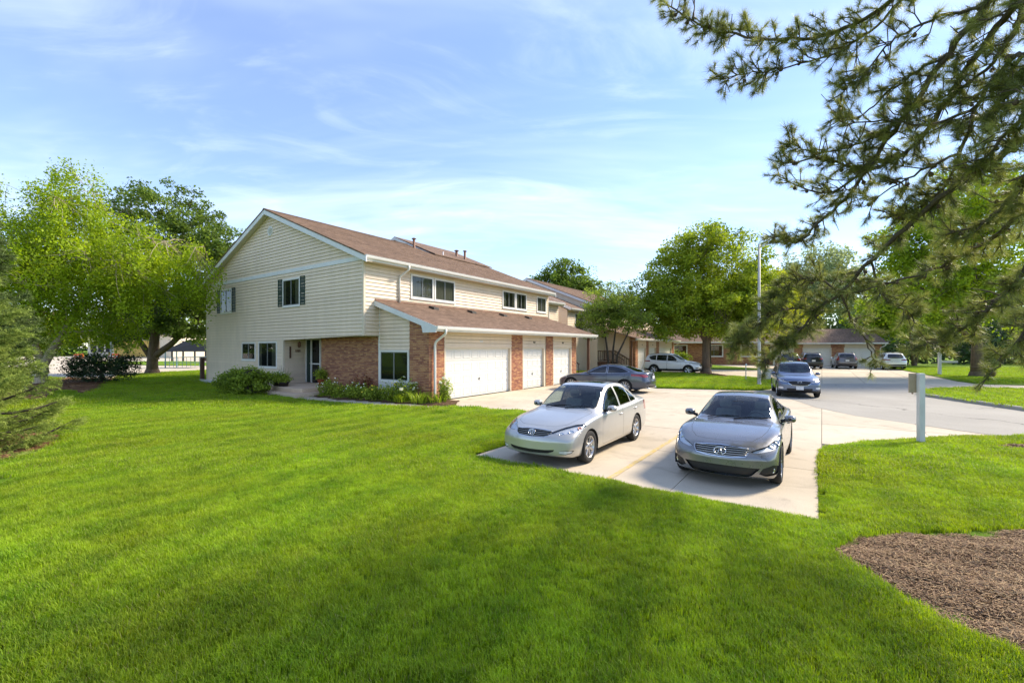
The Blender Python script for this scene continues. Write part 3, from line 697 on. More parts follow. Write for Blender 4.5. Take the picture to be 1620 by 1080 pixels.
def saloon_spec():
    """low four-door with a fast roofline, seen from behind and the side"""
    S = sedan_spec(); S = dict(S); S.update(L=4.90, xf=.95, wb=2.82, wr=.338, rimr=.245)
    S['top'] = [(0,.62),(.06,.67),(.15,.72),(.4,.80),(.8,.88),(1.15,.93),(1.36,.955),(1.5,1.01),(1.85,1.19),(2.15,1.325),(2.4,1.395),(2.7,1.435),(3.05,1.435),(3.4,1.395),(3.75,1.305),(4.1,1.185),(4.38,1.10),(4.55,1.085),(4.75,1.075),(4.85,1.05),(4.90,.97)]
    S['belt'] = [(0,.57),(.1,.63),(.4,.735),(.8,.835),(1.2,.89),(1.5,.905),(2.5,.93),(3.5,.975),(4.2,1.01),(4.6,1.0),(4.90,.90)]
    S['w'] = [(0,.85),(.3,.89),(.9,.92),(1.6,.915),(2.4,.912),(3.2,.915),(3.9,.925),(4.4,.90),(4.90,.85)]
    S['low'] = [(0,.23),(.2,.18),(.7,.18),(4.3,.19),(4.7,.25),(4.90,.32)]
    S['roofw'] = [(0,.60),(1.3,.70),(1.8,.685),(2.3,.61),(2.7,.58),(3.3,.575),(3.7,.60),(4.2,.66),(4.90,.66)]
    S['crown'] = [(0,.05),(1.3,.05),(1.7,.10),(2.3,.085),(2.7,.06),(3.4,.06),(3.8,.085),(4.3,.06),(4.90,.04)]
    S['cab'] = (1.42, 4.3); S['seats'] = (2.55, 3.45); S['mirror'] = (1.95, 1.0); S['handles'] = [(2.72,.83),(3.72,.86)]
    full = lambda h: h + [(x, -y) for x, y in h[::-1] if abs(y) > 1e-6]
    S['cuts'] = [
        ('windshield', full([(1.46,0),(1.48,.25),(1.53,.48),(1.64,.67),(1.75,.69),(2.05,.655),(2.36,.595),(2.44,.555),(2.40,.3),(2.38,0)]), 'top', 'carglass', .016, dict(ring='trim', nmin=.1)),
        ('rear_window', full([(3.62,0),(3.63,.3),(3.68,.5),(3.78,.555),(4.15,.60),(4.36,.62),(4.40,.5),(4.43,.25),(4.44,0)]), 'top', 'carglass_dark', .016, dict(ring='trim', nmin=.1)),
        ('side_window', [(1.84,.955),(1.88,1.02),(2.1,1.155),(2.3,1.255),(2.5,1.32),(2.7,1.35),(2.79,1.353),(2.81,.965)], 'side', 'carglass_dark', .014, dict(ring='chrome', nmin=.02)),
        ('side_window', [(2.875,.968),(2.86,1.352),(3.1,1.352),(3.35,1.32),(3.6,1.25),(3.83,1.155),(3.99,1.085),(3.8,1.03),(3.6,1.0)], 'side', 'carglass_dark', .014, dict(ring='chrome', nmin=.02)),
        ('door', [(1.62,.30),(1.60,.60),(1.66,.90),(1.76,.935),(2.835,.955),(2.86,.60),(2.84,.30),(2.80,.27),(1.68,.27)], 'side', 'paint', .006, dict(nmin=.0)),
        ('door', [(2.85,.30),(2.872,.60),(2.845,.956),(3.55,.99),(3.78,1.01),(3.76,.80),(3.58,.62),(3.46,.50),(3.42,.38),(3.40,.27),(2.9,.27)], 'side', 'paint', .006, dict(nmin=.0)),
        ('headlight', [(.50,.64),(.62,.62),(.80,.66),(.90,.72),(.88,.78),(.7,.73),(.55,.69)], 'front', 'reflector', .008, dict(mirror=True, nmin=-.2, xmax=1.1)),
        ('grille', [(-.36,.70),(-.30,.46),(0,.40),(.30,.46),(.36,.70)], 'front', 'black_plastic', .01, dict(xmax=.6, ring='chrome')),
        ('taillight', [(.50,.845),(.52,.93),(.66,.95),(.90,.985),(.94,.93),(.90,.86),(.76,.80),(.60,.82)], 'rear', 'red_lamp', .006, dict(mirror=True, xmin=4.1, nmin=-.4)),
        ('trunk_lid', [(-.49,.97),(-.5,.70),(-.44,.64),(.44,.64),(.5,.70),(.49,.97)], 'rear', 'paint', .006, dict(xmin=4.3)),
        ('bumper_insert', [(-.66,.36),(-.6,.27),(.6,.27),(.66,.36),(.5,.40),(-.5,.40)], 'rear', 'black_plastic', .006, dict(xmin=4.3, nmin=0)),
    ]
    S['rims'] = 'spoke10'; S['badge'] = lambda root, xc: ell(root, xc - 4.87, .93, .05, .045, .007, 'chrome'); S['plate_r'] = (4.875, .80); S['pipes'] = (-.55, .55)
    S['wipers'] = ()
    return S

def suv_spec(kind=0):
    S = dict(L=4.60, xf=.90, wb=2.70, wr=.36, rimr=.255, fillet=.15, mid=.50, shoulder=.075, hoodedge=.28, arch=1.14, cladding=.36)
    S['top'] = [(0,.80),(.06,.87),(.15,.915),(.4,.98),(.8,1.04),(1.05,1.075),(1.18,1.10),(1.3,1.17),(1.65,1.395),(1.95,1.565),(2.15,1.63),(2.5,1.675),(3.0,1.685),(3.5,1.665),(3.95,1.62),(4.15,1.57),(4.28,1.46),(4.42,1.25),(4.50,1.12),(4.56,1.02),(4.60,.92)]
    S['belt'] = [(0,.72),(.1,.80),(.4,.89),(.8,.965),(1.2,1.01),(1.6,1.03),(2.6,1.06),(3.6,1.10),(4.2,1.12),(4.48,1.05),(4.60,.86)]
    S['w'] = [(0,.86),(.3,.89),(.8,.915),(1.4,.905),(2.4,.905),(3.4,.91),(3.8,.912),(4.3,.89),(4.60,.86)]
    S['low'] = [(0,.30),(.2,.24),(.7,.24),(4.0,.25),(4.35,.32),(4.60,.40)]
    S['roofw'] = [(0,.62),(1.1,.72),(1.5,.70),(2.0,.64),(2.5,.605),(3.2,.60),(3.9,.60),(4.3,.64),(4.60,.66)]
    S['crown'] = [(0,.05),(1.1,.05),(1.5,.10),(2.1,.08),(2.5,.055),(3.6,.055),(4.1,.07),(4.4,.06),(4.60,.04)]
    S['nose'] = (.30, 2.3, 1.3, [(0.2,.10),(.3,.03),(.42,.0),(.62,.0),(.72,.02),(.82,.06),(.92,.10),(1.1,.14),(1.7,.15)])
    S['tail'] = (.17, 2.6, 1.0, [(0.2,.10),(.35,.03),(.5,.0),(.7,.0),(.85,.03),(1.0,.05),(1.2,.02),(1.7,0)])
    S['cab'] = (1.24, 4.1); S['seats'] = (2.3, 3.2); S['mirror'] = (1.72, 1.10); S['handles'] = [(2.5,.90),(3.45,.94)]; S['seatz'] = .60
    full = lambda h: h + [(x, -y) for x, y in h[::-1] if abs(y) > 1e-6]
    S['cuts'] = [
        ('windshield', full([(1.265,0),(1.28,.28),(1.34,.5),(1.45,.68),(1.55,.70),(1.85,.67),(2.1,.62),(2.18,.575),(2.14,.3),(2.12,0)]), 'top', 'carglass', .018, dict(ring='trim', nmin=.1)),
        ('rear_window', [(-.55,1.50),(-.60,1.20),(-.55,1.155),(0,1.14),(.55,1.155),(.60,1.20),(.55,1.50),(.45,1.54),(0,1.555),(-.45,1.54)], 'rear', 'carglass_dark', .014, dict(ring='trim', nmin=.05, xmin=3.9)),
        ('side_window', [(1.66,1.065),(1.70,1.13),(1.9,1.30),(2.1,1.45),(2.25,1.51),(2.42,1.54),(2.50,1.545),(2.52,1.085)], 'side', 'carglass_dark', .014, dict(ring='trim', nmin=.02)),
        ('side_window', [(2.585,1.09),(2.57,1.546),(2.9,1.556),(3.3,1.55),(3.36,1.535),(3.40,1.12)], 'side', 'carglass_dark', .014, dict(ring='trim', nmin=.02)),
        ('side_window', [(3.46,1.125),(3.43,1.53),(3.7,1.505),(3.95,1.44),(4.02,1.36),(3.9,1.20),(3.8,1.15)], 'side', 'carglass_dark', .014, dict(ring='trim', nmin=.02)),
        ('door', [(1.46,.46),(1.44,.70),(1.50,1.02),(1.60,1.05),(2.545,1.075),(2.56,.75),(2.55,.46),(2.50,.42),(1.52,.42)], 'side', 'paint', .006, dict(nmin=.0)),
        ('door', [(2.565,.46),(2.575,.75),(2.558,1.077),(3.42,1.105),(3.46,.92),(3.32,.74),(3.22,.62),(3.17,.50),(3.16,.42),(2.62,.42)], 'side', 'paint', .006, dict(nmin=.0)),
    ]
    if kind == 0:       # blue one facing us
        S['cuts'] += [
            ('headlight', [(.45,.76),(.52,.72),(.70,.735),(.82,.77),(.88,.83),(.87,.89),(.80,.885),(.65,.845)], 'front', None, .008, dict(extra='lamp', mirror=True, nmin=-.2, xmax=1.1, ring='trim')),
            ('grille', [(-.52,.80),(-.42,.66),(-.30,.60),(0,.58),(.30,.60),(.42,.66),(.52,.80),(.25,.825),(0,.83),(-.25,.825)], 'front', 'black_plastic', .016, dict(xmax=.7, ring='chrome', off=-.012)),
            ('lower_intake', [(-.50,.46),(-.54,.40),(-.45,.355),(.45,.355),(.54,.40),(.50,.46)], 'front', 'black_plastic', .006, dict(xmax=.7, off=-.012, nmin=0)),
            ('fog_lamp', [(.66,.52),(.64,.44),(.74,.40),(.86,.43),(.88,.50),(.80,.54)], 'front', 'reflector', .012, dict(xmax=.9, mirror=True, nmin=-.1, ring='trim')),
            ('hood', full([(.33,0),(.36,.3),(.46,.5),(.7,.62),(1.0,.68),(1.3,.70),(1.27,.4),(1.235,0)]), 'top', 'paint', .006, {}),
        ]
        S['badge'] = badge_wing(.05, .725, 1.2, -.2); S['plate_f'] = (-.012, .475); S['rims'] = 'spoke5'
    elif kind == 1:     # pale one seen from the side, boxier
        S['cuts'] += [
            ('headlight', [(.42,.84),(.5,.80),(.8,.83),(.90,.88),(.88,.91),(.6,.88)], 'front', 'reflector', .008, dict(mirror=True, nmin=-.25, xmax=1.1)),
            ('grille', [(-.50,.78),(-.46,.66),(.46,.66),(.50,.78)], 'front', 'black_plastic', .01, dict(xmax=.6)),
            ('lower_intake', [(-.6,.50),(-.55,.38),(.55,.38),(.6,.50)], 'front', 'black_plastic', .006, dict(xmax=.7, nmin=0)),
            ('fog_lamp', [(.66,.58),(.66,.50),(.84,.50),(.88,.58)], 'front', 'black_plastic', .01, dict(xmax=.9, mirror=True, nmin=-.2)),
            ('taillight', [(.60,.98),(.62,1.08),(.90,1.10),(.92,1.0)], 'rear', 'red_lamp', .006, dict(mirror=True, xmin=3.9, nmin=-.4)),
        ]
        S['cladding'] = .44; S['arch'] = 1.2; S['rails'] = (2.2, 4.0); S['rims'] = 'spoke5'
    else:               # seen from behind
        tl_ = {2: [(.52,1.0),(.54,1.10),(.70,1.13),(.92,1.14),(.95,1.06),(.9,.98),(.70,.96)], 3: [(.66,.86),(.64,1.0),(.70,1.40),(.80,1.40),(.92,1.06),(.93,.90)], 4: [(.40,.93),(.42,1.01),(.70,1.06),(.92,1.08),(.95,1.0),(.9,.93)]}[kind]
        S['cuts'] += [
            ('taillight', tl_, 'rear', 'red_lamp', .008, dict(mirror=True, xmin=3.6, nmin=-.5)),
            ('tailgate', [(-.60,1.12),(-.62,.78),(-.56,.66),(.56,.66),(.62,.78),(.60,1.12)], 'rear', 'paint', .008, dict(xmin=3.9)),
            ('bumper_insert', [(-.78,.56),(-.76,.44),(.76,.44),(.78,.56)], 'rear', 'black_plastic', .006, dict(xmin=3.9, nmin=-.1)),
        ]
        S['plate_r'] = (4.60, .86 if kind != 4 else .80); S['pipes'] = (-.5, .5); S['rims'] = 'spoke5'
        S['rails'] = (2.2, 3.9)
    S['nx'] = 72; S['sub'] = 3; S['rings'] = 9
    return S
# ================================================================== ground
def xy(p): return (p.x, p.y)
def S_(s, t): return xy(st(s, t))
def G_(px, py): return xy(gp(px, py))
BAY = [S_(-5.0, -10.05), S_(-5.0, -15.72)]
RIGHT_EDGE = [S_(-1.0, -15.68), S_(-.45, -15.72)] + [G_(*p) for p in ((1300,708.5),(1320,705),(1345,702),(1400,697.8),(1460,695),(1540,692.8),(1620,692.0))]
CONC = ([S_(.25, -10.05)] + BAY + RIGHT_EDGE + [(14.5,9.2),(18,6.5),(26,4.0),(60,3.0),(60,24.6),(33,25.2),(29,25.4),(27.6,26.4),(28.6,28.6),(30.5,31.5),(37,42),(40.2,47.5),S_(52.3,-20.2),S_(52.3,-3),S_(46,-6),(25.5,42.6),(22.3,42.9),(19.6,44.6),S_(40.6,-1.75),
         S_(28.3,-1.75),S_(28.0,-4.6),S_(14.4,-4.6),S_(13.75,-3.06),S_(.85,-3.06),S_(.55,-4.2),S_(.45,-5.5),S_(.62,-7.6),S_(.45,-9.3)])
PATH = [S_(-1.75,2.6),S_(-1.7,1.2),S_(-1.45,-.6),S_(-1.05,-2.4),S_(-.55,-4.2),S_(.5,-5.6),S_(.62,-4.0),S_(.3,-3.4),S_(-.15,-2.0),S_(-.4,-.4),S_(-.5,1.2),S_(-.55,2.6)]
HOUSE = [S_(0,15.6),S_(0,6.4),S_(-1.0,6.4),S_(-1.5,4.6),S_(-1.5,2.7),S_(.75,2.7),S_(.75,-3.3),S_(15,-3.3),S_(15,15.6)]
ASPH = [G_(1620,694.3),G_(1590,690.4),G_(1544,684.6),G_(1470,674),G_(1400,664.3),G_(1353,657.6),G_(1290,644),(11.55,18.1),(12.0,19.6),(13.2,22.2),(15.2,25.0),(17.2,26.4),(19.5,26.7),(21.6,26.6),(24.2,26.5),(21.8,24.0),(19.9,21.75),(18.3,19.7),(17.75,17.2),(17.35,15.1),(17.4,13.4),(18.4,11.6),(22,9.6),(40,7),(60,6),(60,3.6),(26,4.6),(18,7.1),(14.6,9.7)]
MEDIAN = [(18.25,19.75),(17.8,17.2),(17.42,15.1),(17.5,13.6),(18.6,11.9),(22,10),(40,7.5),(60,6.6),(60,21),(30,21.8),(25.6,22.2),(23.9,22.85),(21.6,22.5),(19.7,21.5)]
ISLAND = [G_(*p) for p in ((1040,614.2),(1080,615),(1130,616.2),(1180,617.4),(1205,617.5),(1219,615.5),(1226,611),(1227,606),(1222,602),(1190,599),(1150,596),(1128,592.5),(1100,591.2),(1060,590.8),(1034,590.8),(1024,594),(1018,601),(1022,610))]
MULCH_R = [G_(*p) for p in ((1322,884),(1345,868),(1380,862),(1430,858),(1500,856),(1620,857),(1790,880),(1860,930),(1850,1010),(1760,1090),(1640,1072),(1560,1036),(1480,998),(1420,958),(1370,920),(1338,897))]
MULCH_S = [(-14.5,10.2),(-11.5,10.8),(-10.4,10.3),(-9.7,9.6),(-9.3,8.8),(-9.1,7.9),(-9.1,7.3),(-9.4,6.9),(-10.6,6.4),(-13.5,6.2)]
MULCH_B = [G_(*p) for p in ((95,622),(140,628),(168,613),(190,603),(187,597),(150,597),(110,604),(60,612),(-40,612),(-60,630),(30,640),(80,636))]
MULCH_T = [G_(*p) for p in ((1085,592),(1108,593.5),(1135,597),(1160,599.8),(1153,596.6),(1140,594.3),(1128,592.6),(1110,591.4))]
MULCH_F = [G_(*p) for p in ((1570,712),(1600,709.5),(1660,709),(1720,712),(1720,720),(1640,721),(1590,718))]

STREET = [(-24.6,27.0),(-26.7,30.3),(-26.9,33.4),(-25.6,37.5),(-22,42),(-18,50),(-18,95),(-150,95),(-150,45),(-60,29.5),(-33,27.4)]
def poly_sd(P, poly):
    """signed distance, negative inside; P (n,2)"""
    q = np.asarray(poly); n = len(q); d = np.full(len(P), 1e9); ins = np.zeros(len(P), bool)
    for i in range(n):
        a, b = q[i], q[(i+1) % n]; e = b - a; w = P - a; t_ = np.clip((w @ e)/(e @ e), 0, 1)
        d = np.minimum(d, np.hypot(*(w - t_[:, None]*e).T))
        c = ((a[1] > P[:, 1]) != (b[1] > P[:, 1])); xi = (b[0]-a[0])*(P[:, 1]-a[1])/(b[1]-a[1] + 1e-12) + a[0]; ins ^= c & (P[:, 0] < xi)
    return np.where(ins, -d, d)
def sn(P, f, a=0.0): return np.sin(P[:, 0]*f + a)*np.cos(P[:, 1]*f*1.13 - a*.7)
def lawn_z(P):
    P = np.asarray(P, float); d = np.minimum(poly_sd(P, CONC), poly_sd(P, PATH)); d = np.minimum(np.minimum(d, poly_sd(P, HOUSE) + .05), poly_sd(P, STREET) + .1)
    z = .012 + .05*np.clip(d/.5, 0, 1) + .06*np.clip((d - .4)/2.2, 0, 1)
    z += .025*np.clip(d/2, 0, 1)*(sn(P, .5, .4) + .5*sn(P, 1.3, 1.7)) + .008*np.clip(d/.6, 0, 1)*sn(P, 4.1, .9)
    z += .35*np.clip((-P[:, 0] - 16)/14, 0, 1)**1.5*np.clip((P[:, 1]-14)/12, 0, 1)
    return np.where(d < 0, -.09 + .0*d, np.where(d < .02, -.03, z))

# materials
def grass_ground(name, c1, c2, c3):
    t = NT(name); pos = t.tc.outputs['Object']
    fine = t.noise(34, 5, .7); mid = t.noise(3.2, 5, .65, dist=.4); big = t.noise(.33, 4, .6)
    c = t.mix(t.rng(fine, .32, .7, smooth=True), c1, c2)
    c = t.mix(t.math('MULTIPLY', t.rng(mid, .42, .72, smooth=True), .6), c, c3)
    c = t.hsv(c, v=t.rng(big, .3, .7, .85, 1.18), h=t.rng(t.noise(1.1, 3), .3, .7, .49, .508))
    return t.done(t.bsdf(c, .9, spec=.1, normal=t.bump(t.math('ADD', fine, t.math('MULTIPLY', mid, 2.)), .9, .05)))
M['lawn'] = grass_ground('lawn_soil_green', (.065, .125, .007), (.125, .23, .012), (.17, .28, .016))
M['far_grass'] = grass_ground('far_grass', (.10, .18, .010), (.16, .27, .014), (.20, .30, .02))
def grass_blade_mat():
    t = NT('grass_blade'); r = t.rand(); g = t.n.new('ShaderNodeNewGeometry'); pos = g.outputs['Position']
    big = t.noise(.45, 4, .6, vec=pos); mid = t.noise(1.7, 4, .6, vec=pos, dist=.6)
    # mowing leaves faint broad stripes
    w = t.n.new('ShaderNodeTexWave'); w.inputs['Scale'].default_value = .36; w.inputs['Distortion'].default_value = 2.2; w.inputs['Detail'].default_value = 2; w.inputs['Detail Scale'].default_value = .35
    mp = t.n.new('ShaderNodeMapping'); mp.inputs['Rotation'].default_value = (0, 0, R(28)); t.l.new(pos, mp.inputs[0]); t.l.new(mp.outputs[0], w.inputs['Vector'])
    k = t.math('ADD', t.math('ADD', t.math('MULTIPLY', r, .48), t.math('MULTIPLY', t.rng(mid, .3, .7), .45)), t.math('MULTIPLY', w.outputs['Fac'], .24))
    c = t.mix(t.rng(k, .2, .85), (.155, .275, .013), (.345, .470, .024))
    c = t.hsv(c, h=t.rng(big, .3, .7, .486, .510), v=t.math('MULTIPLY', t.rng(big, .3, .7, .86, 1.15), t.rng(t.noise(6.5, 4, .7, vec=pos), .3, .7, .74, 1.22)))
    c = t.mix(t.math('MULTIPLY', t.rng(t.noise(.9, 5, .7, vec=pos, dist=1.), .60, .74, smooth=True), .22), c, (.42, .44, .06))
    # a few dry straw blades
    c = t.mix(t.math('MULTIPLY', t.rng(t.attr('tint'), .90, .94), .8), c, (.34, .30, .12))
    p = t.bsdf(c, .55, spec=.3); tr = t.n.new('ShaderNodeBsdfTranslucent'); t.put(tr.inputs[0], t.hsv(c, s=1.05, v=1.3))
    mx = t.n.new('ShaderNodeMixShader'); mx.inputs[0].default_value = .46; t.l.new(p, mx.inputs[1]); t.l.new(tr.outputs[0], mx.inputs[2])
    return t.done(mx.outputs[0])
M['blade'] = grass_blade_mat()
def concrete_mat(name, c1, c2, stain=.42):
    t = NT(name); geo = t.n.new('ShaderNodeNewGeometry'); pos = geo.outputs['Position']
    big = t.noise(.5, 6, .62, vec=pos, dist=.3); sp = t.noise(60, 3, .7, vec=pos); st_ = t.noise(1.4, 6, .7, vec=pos, dist=.8)
    c = t.mix(t.rng(big, .3, .7), c1, c2); c = t.mix(t.math('MULTIPLY', t.rng(st_, .50, .72, smooth=True), stain), c, tuple(x*.55 for x in c1))
    vo = t.n.new('ShaderNodeTexVoronoi'); vo.inputs['Scale'].default_value = .8; vo.inputs['Randomness'].default_value = 1; nz = t.n.new('ShaderNodeTexNoise'); nz.inputs['Scale'].default_value = 5; t.l.new(pos, nz.inputs['Vector'])
    vm = t.n.new('ShaderNodeVectorMath'); vm.operation = 'MULTIPLY_ADD'; t.l.new(nz.outputs['Color'], vm.inputs[0]); vm.inputs[1].default_value = (.16, .16, 0); t.l.new(pos, vm.inputs[2]); t.l.new(vm.outputs[0], vo.inputs['Vector'])
    c = t.mix(t.math('MULTIPLY', t.math('MULTIPLY', t.rng(vo.outputs['Distance'], .05, .16, 1, 0, True), t.rng(t.noise(.37, 2, vec=pos), .5, .62)), .55), c, (.09, .075, .055))
    c = t.hsv(c, v=t.math('MULTIPLY', t.rng(sp, .25, .75, .86, 1.12), t.rng(t.rand(), 0, 1, .91, 1.07)))
    return t.done(t.bsdf(c, .85, spec=.25, normal=t.bump(t.math('ADD', sp, t.math('MULTIPLY', t.noise(9, 4, vec=pos), .6)), .25, .006)))
M['concrete'] = concrete_mat('driveway_concrete', (.47, .405, .305), (.585, .505, .385))
M['joint'] = plain('joint_filler', (.10, .09, .075), .95, .3, 5)
M['step'] = concrete_mat('step_concrete', (.56, .43, .31), (.66, .52, .38), .4)
def asphalt_mat():
    t = NT('weathered_asphalt'); pos = t.n.new('ShaderNodeNewGeometry').outputs['Position']
    sp = t.noise(70, 4, .8, vec=pos); big = t.noise(.35, 5, .6, vec=pos)
    v = t.n.new('ShaderNodeTexVoronoi'); v.feature = 'DISTANCE_TO_EDGE'; v.inputs['Scale'].default_value = .17
    mp = t.mix(.09, pos, t.n.new('ShaderNodeTexNoise').outputs['Color']); 
    nn = t.n.new('ShaderNodeTexNoise'); nn.inputs['Scale'].default_value = 1.1; nn.inputs['Detail'].default_value = 5; t.l.new(pos, nn.inputs['Vector'])
    va = t.n.new('ShaderNodeVectorMath'); va.operation = 'MULTIPLY_ADD'; t.l.new(nn.outputs['Color'], va.inputs[0]); va.inputs[1].default_value = (1.3, 1.3, 0); t.l.new(pos, va.inputs[2]); t.l.new(va.outputs[0], v.inputs['Vector'])
    c = t.mix(t.rng(big, .3, .7), (.29, .275, .24), (.365, .345, .30)); c = t.hsv(c, v=t.rng(sp, .25, .75, .75, 1.2))
    crack = t.math('MULTIPLY', t.rng(v.outputs['Distance'], .0, .006, 1, 0), t.rng(t.noise(.5, 3, vec=pos), .42, .55))
    c = t.mix(t.math('MULTIPLY', crack, .8), c, (.03, .028, .025))
    return t.done(t.bsdf(c, .9, spec=.2, normal=t.bump(sp, .4, .006)))
M['asphalt'] = asphalt_mat()
M['kerb'] = concrete_mat('kerb_concrete', (.36, .34, .29), (.46, .43, .36))
def mulch_mat(name, a, b):
    t = NT(name); n = t.noise(40, 6, .75); c = t.mix(t.rng(n, .3, .7), a, b)
    return t.done(t.bsdf(c, .95, spec=.1, normal=t.bump(n, 1., .04)))
M['mulch'] = mulch_mat('bark_mulch', (.060, .036, .020), (.16, .10, .06))
M['mulch_red'] = mulch_mat('red_brown_mulch', (.12, .06, .03), (.24, .13, .07))
M['chip'] = tinted('bark_chip', (.27, .17, .10), .95, .75, .3, 30, .3, 120, .02)
M['chip_red'] = tinted('red_bark_chip', (.26, .14, .075), .95, .6, .3, 30, .3, 120, .02)
def worn_paint():
    t = NT('worn_yellow_paint'); n = t.noise(14, 6, .75); c = t.mix(t.rng(n, .44, .60), (.55, .40, .13), (.50, .43, .31)); return t.done(t.bsdf(c, .85, spec=.2))
M['yellow_line'] = worn_paint()

def sheet(name, poly, z, mat, kind='structure', thick=0.0):
    bm = bmesh.new(); vs = [bm.verts.new((p[0], p[1], z)) for p in poly]; f = bm.faces.new(vs)
    if f.normal.z < 0: f.normal_flip()
    bmesh.ops.triangulate(bm, faces=[f])
    if thick:
        r = bmesh.ops.extrude_face_region(bm, geom=list(bm.faces))
        bmesh.ops.translate(bm, verts=[g for g in r['geom'] if isinstance(g, bmesh.types.BMVert)], vec=(0, 0, -thick))
        bmesh.ops.recalc_face_normals(bm, faces=bm.faces)
    me = bpy.data.meshes.new(name); bm.to_mesh(me); bm.free(); me.materials.append(mat); o = link_mesh(name, me); o['kind'] = kind; return o

g = MB(); g.add([(-900,-300,-.14),(900,-300,-.14),(900,1500,-.14),(-900,1500,-.14)], [(0,1,2,3)]); tag(g.build('ground', M['far_grass']), kind='structure')
# lawn: a grid that dips under the paving
def lawn_grid(name, x0, x1, y0, y1, step):
    xs = np.arange(x0, x1 + .001, step); ys = np.arange(y0, y1 + .001, step); X, Y = np.meshgrid(xs, ys); P = np.c_[X.ravel(), Y.ravel()]
    Z = lawn_z(P); n = len(xs); i, j = np.meshgrid(np.arange(len(xs)-1), np.arange(len(ys)-1)); b = (j*n + i).ravel()
    F = np.c_[b, b+1, b+n+1, b+n]
    keep = Z[F].max(axis=1) > -.05; o = mesh_np(name, np.c_[P, Z], F[keep], M['lawn'], smooth=True); o['kind'] = 'structure'; return o
lawn_grid('lawn', -34, 17, .5, 40, .2)

# concrete: a bed sheet carries separate slabs with open joints
def clip_cell(poly, lo, hi):
    def cl(P, ax, v, keep_gt):
        out = []
        for i in range(len(P)):
            a, b = P[i], P[(i+1) % len(P)]; ia = (a[ax] >= v) == keep_gt; ib = (b[ax] >= v) == keep_gt
            if ia: out.append(a)
            if ia != ib: q = (v - a[ax])/(b[ax] - a[ax]); out.append((a[0] + (b[0]-a[0])*q, a[1] + (b[1]-a[1])*q))
        return out
    for ax, v, k in ((0, lo[0], True), (0, hi[0], False), (1, lo[1], True), (1, hi[1], False)):
        poly = cl(poly, ax, v, k)
        if len(poly) < 3: return []
    return poly
driveway = sheet('driveway', CONC, -.012, M['joint'])
def to_st(p): q = Vector((p[0], p[1], 0)) - A0; return (q.dot(U), q.dot(V))
conc_st = [to_st(p) for p in CONC]
S_CUTS = [-5.2, -2.3, .45, 3.6, 6.7, 9.9, 13.2, 16.4, 19.8, 23.4, 27, 31, 35, 39, 43, 47.5, 52.5]
T_CUTS = [-31, -27.5, -24, -20.8, -17.9, -15.75, -13.88, -12.87, -10.1, -7.3, -4.9, -2.4, 1.2]
for a, b in zip(S_CUTS[:-1], S_CUTS[1:]):
    for c, d in zip(T_CUTS[:-1], T_CUTS[1:]):
        gj = .006 if a < 14 else .012
        pl = clip_cell(conc_st, (a + gj, c + gj), (b - gj, d - gj))
        if len(pl) < 3: continue
        ar = abs(sum(pl[i][0]*pl[(i+1) % len(pl)][1] - pl[(i+1) % len(pl)][0]*pl[i][1] for i in range(len(pl))))/2
        if ar < .08: continue
        bm = bmesh.new(); zz = random.uniform(-.003, .003)
        vs = []; prev = None
        for p in pl:
            q = st(p[0], p[1], zz)
            if prev is None or (q - prev).length > 1e-3: vs.append(bm.verts.new(q)); prev = q
        if len(vs) < 3: bm.free(); continue
        f = bm.faces.new(vs)
        r = bmesh.ops.extrude_face_region(bm, geom=[f]); bmesh.ops.translate(bm, verts=[g_ for g_ in r['geom'] if isinstance(g_, bmesh.types.BMVert)], vec=(0, 0, -.1))
        bmesh.ops.triangulate(bm, faces=[q for q in bm.faces if len(q.verts) > 4]); bmesh.ops.recalc_face_normals(bm, faces=bm.faces)
        me = bpy.data.meshes.new('concrete_slab'); bm.to_mesh(me); bm.free(); me.materials.append(M['concrete']); link_mesh('concrete_slab', me, driveway)
far_conc = None
pth = sheet('path', PATH, .012, M['concrete'], thick=.1)
road = sheet('road', ASPH, .006, M['asphalt'])
# worn bay line
ln = MB(); 
for k in range(26):
    s0 = -4.98 + k*.205; s1 = s0 + .205
    j0, j1 = (.006*math.sin(k*2.1), .006*math.sin((k+1)*2.1))
    ln.add([st(s0, -12.93 + j0, .0075), st(s1, -12.93 + j1, .0075), st(s1, -12.84 + j1, .0075), st(s0, -12.84 + j0, .0075)], [(0,1,2,3)])
bay_line = ln.build('bay_line', M['yellow_line'], driveway)
# raised grass: median with kerb, island
def raised(name, poly, z, mat, kerb=0.):
    o = sheet(name, poly, z, mat, thick=z + .1)
    if kerb:
        m = MB(); P = [Vector((p[0], p[1], 0)) for p in poly]; c = sum(P, Vector())/len(P)
        n = len(P); inn = [Vector((q[0], q[1], 0)) for q in shrink([(p.x, p.y) for p in P], kerb)]
        out = [Vector((q[0], q[1], 0)) for q in shrink([(p.x, p.y) for p in P], -.02)]
        vs = []
        for a, b in zip(out, inn): vs += [a + Vector((0,0,-.1)), a + Vector((0,0,z + .005)), a.lerp(b, .2) + Vector((0,0,z + .03)), b + Vector((0,0,z + .03)), b + Vector((0,0,-.1))]
        m.add(vs, [(5*i + j, 5*((i+1) % n) + j, 5*((i+1) % n) + j+1, 5*i + j+1) for i in range(n) for j in range(4)]); tag(m.build(name + '_kerb', M['kerb']), kind='structure')
    return o
raised('median', MEDIAN, .10, M['far_grass'], .15)
raised('island', ISLAND, .09, M['far_grass'])
far_lawn = sheet('verge', [(27.7,26.3),(28.6,28.6),(30.5,31.5),(37,42),(40.2,47.5),(42,49.5),(60,62),(110,62),(110,24),(60,24.7),(33,25.3),(29,25.5)], .05, M['far_grass'], thick=.12)
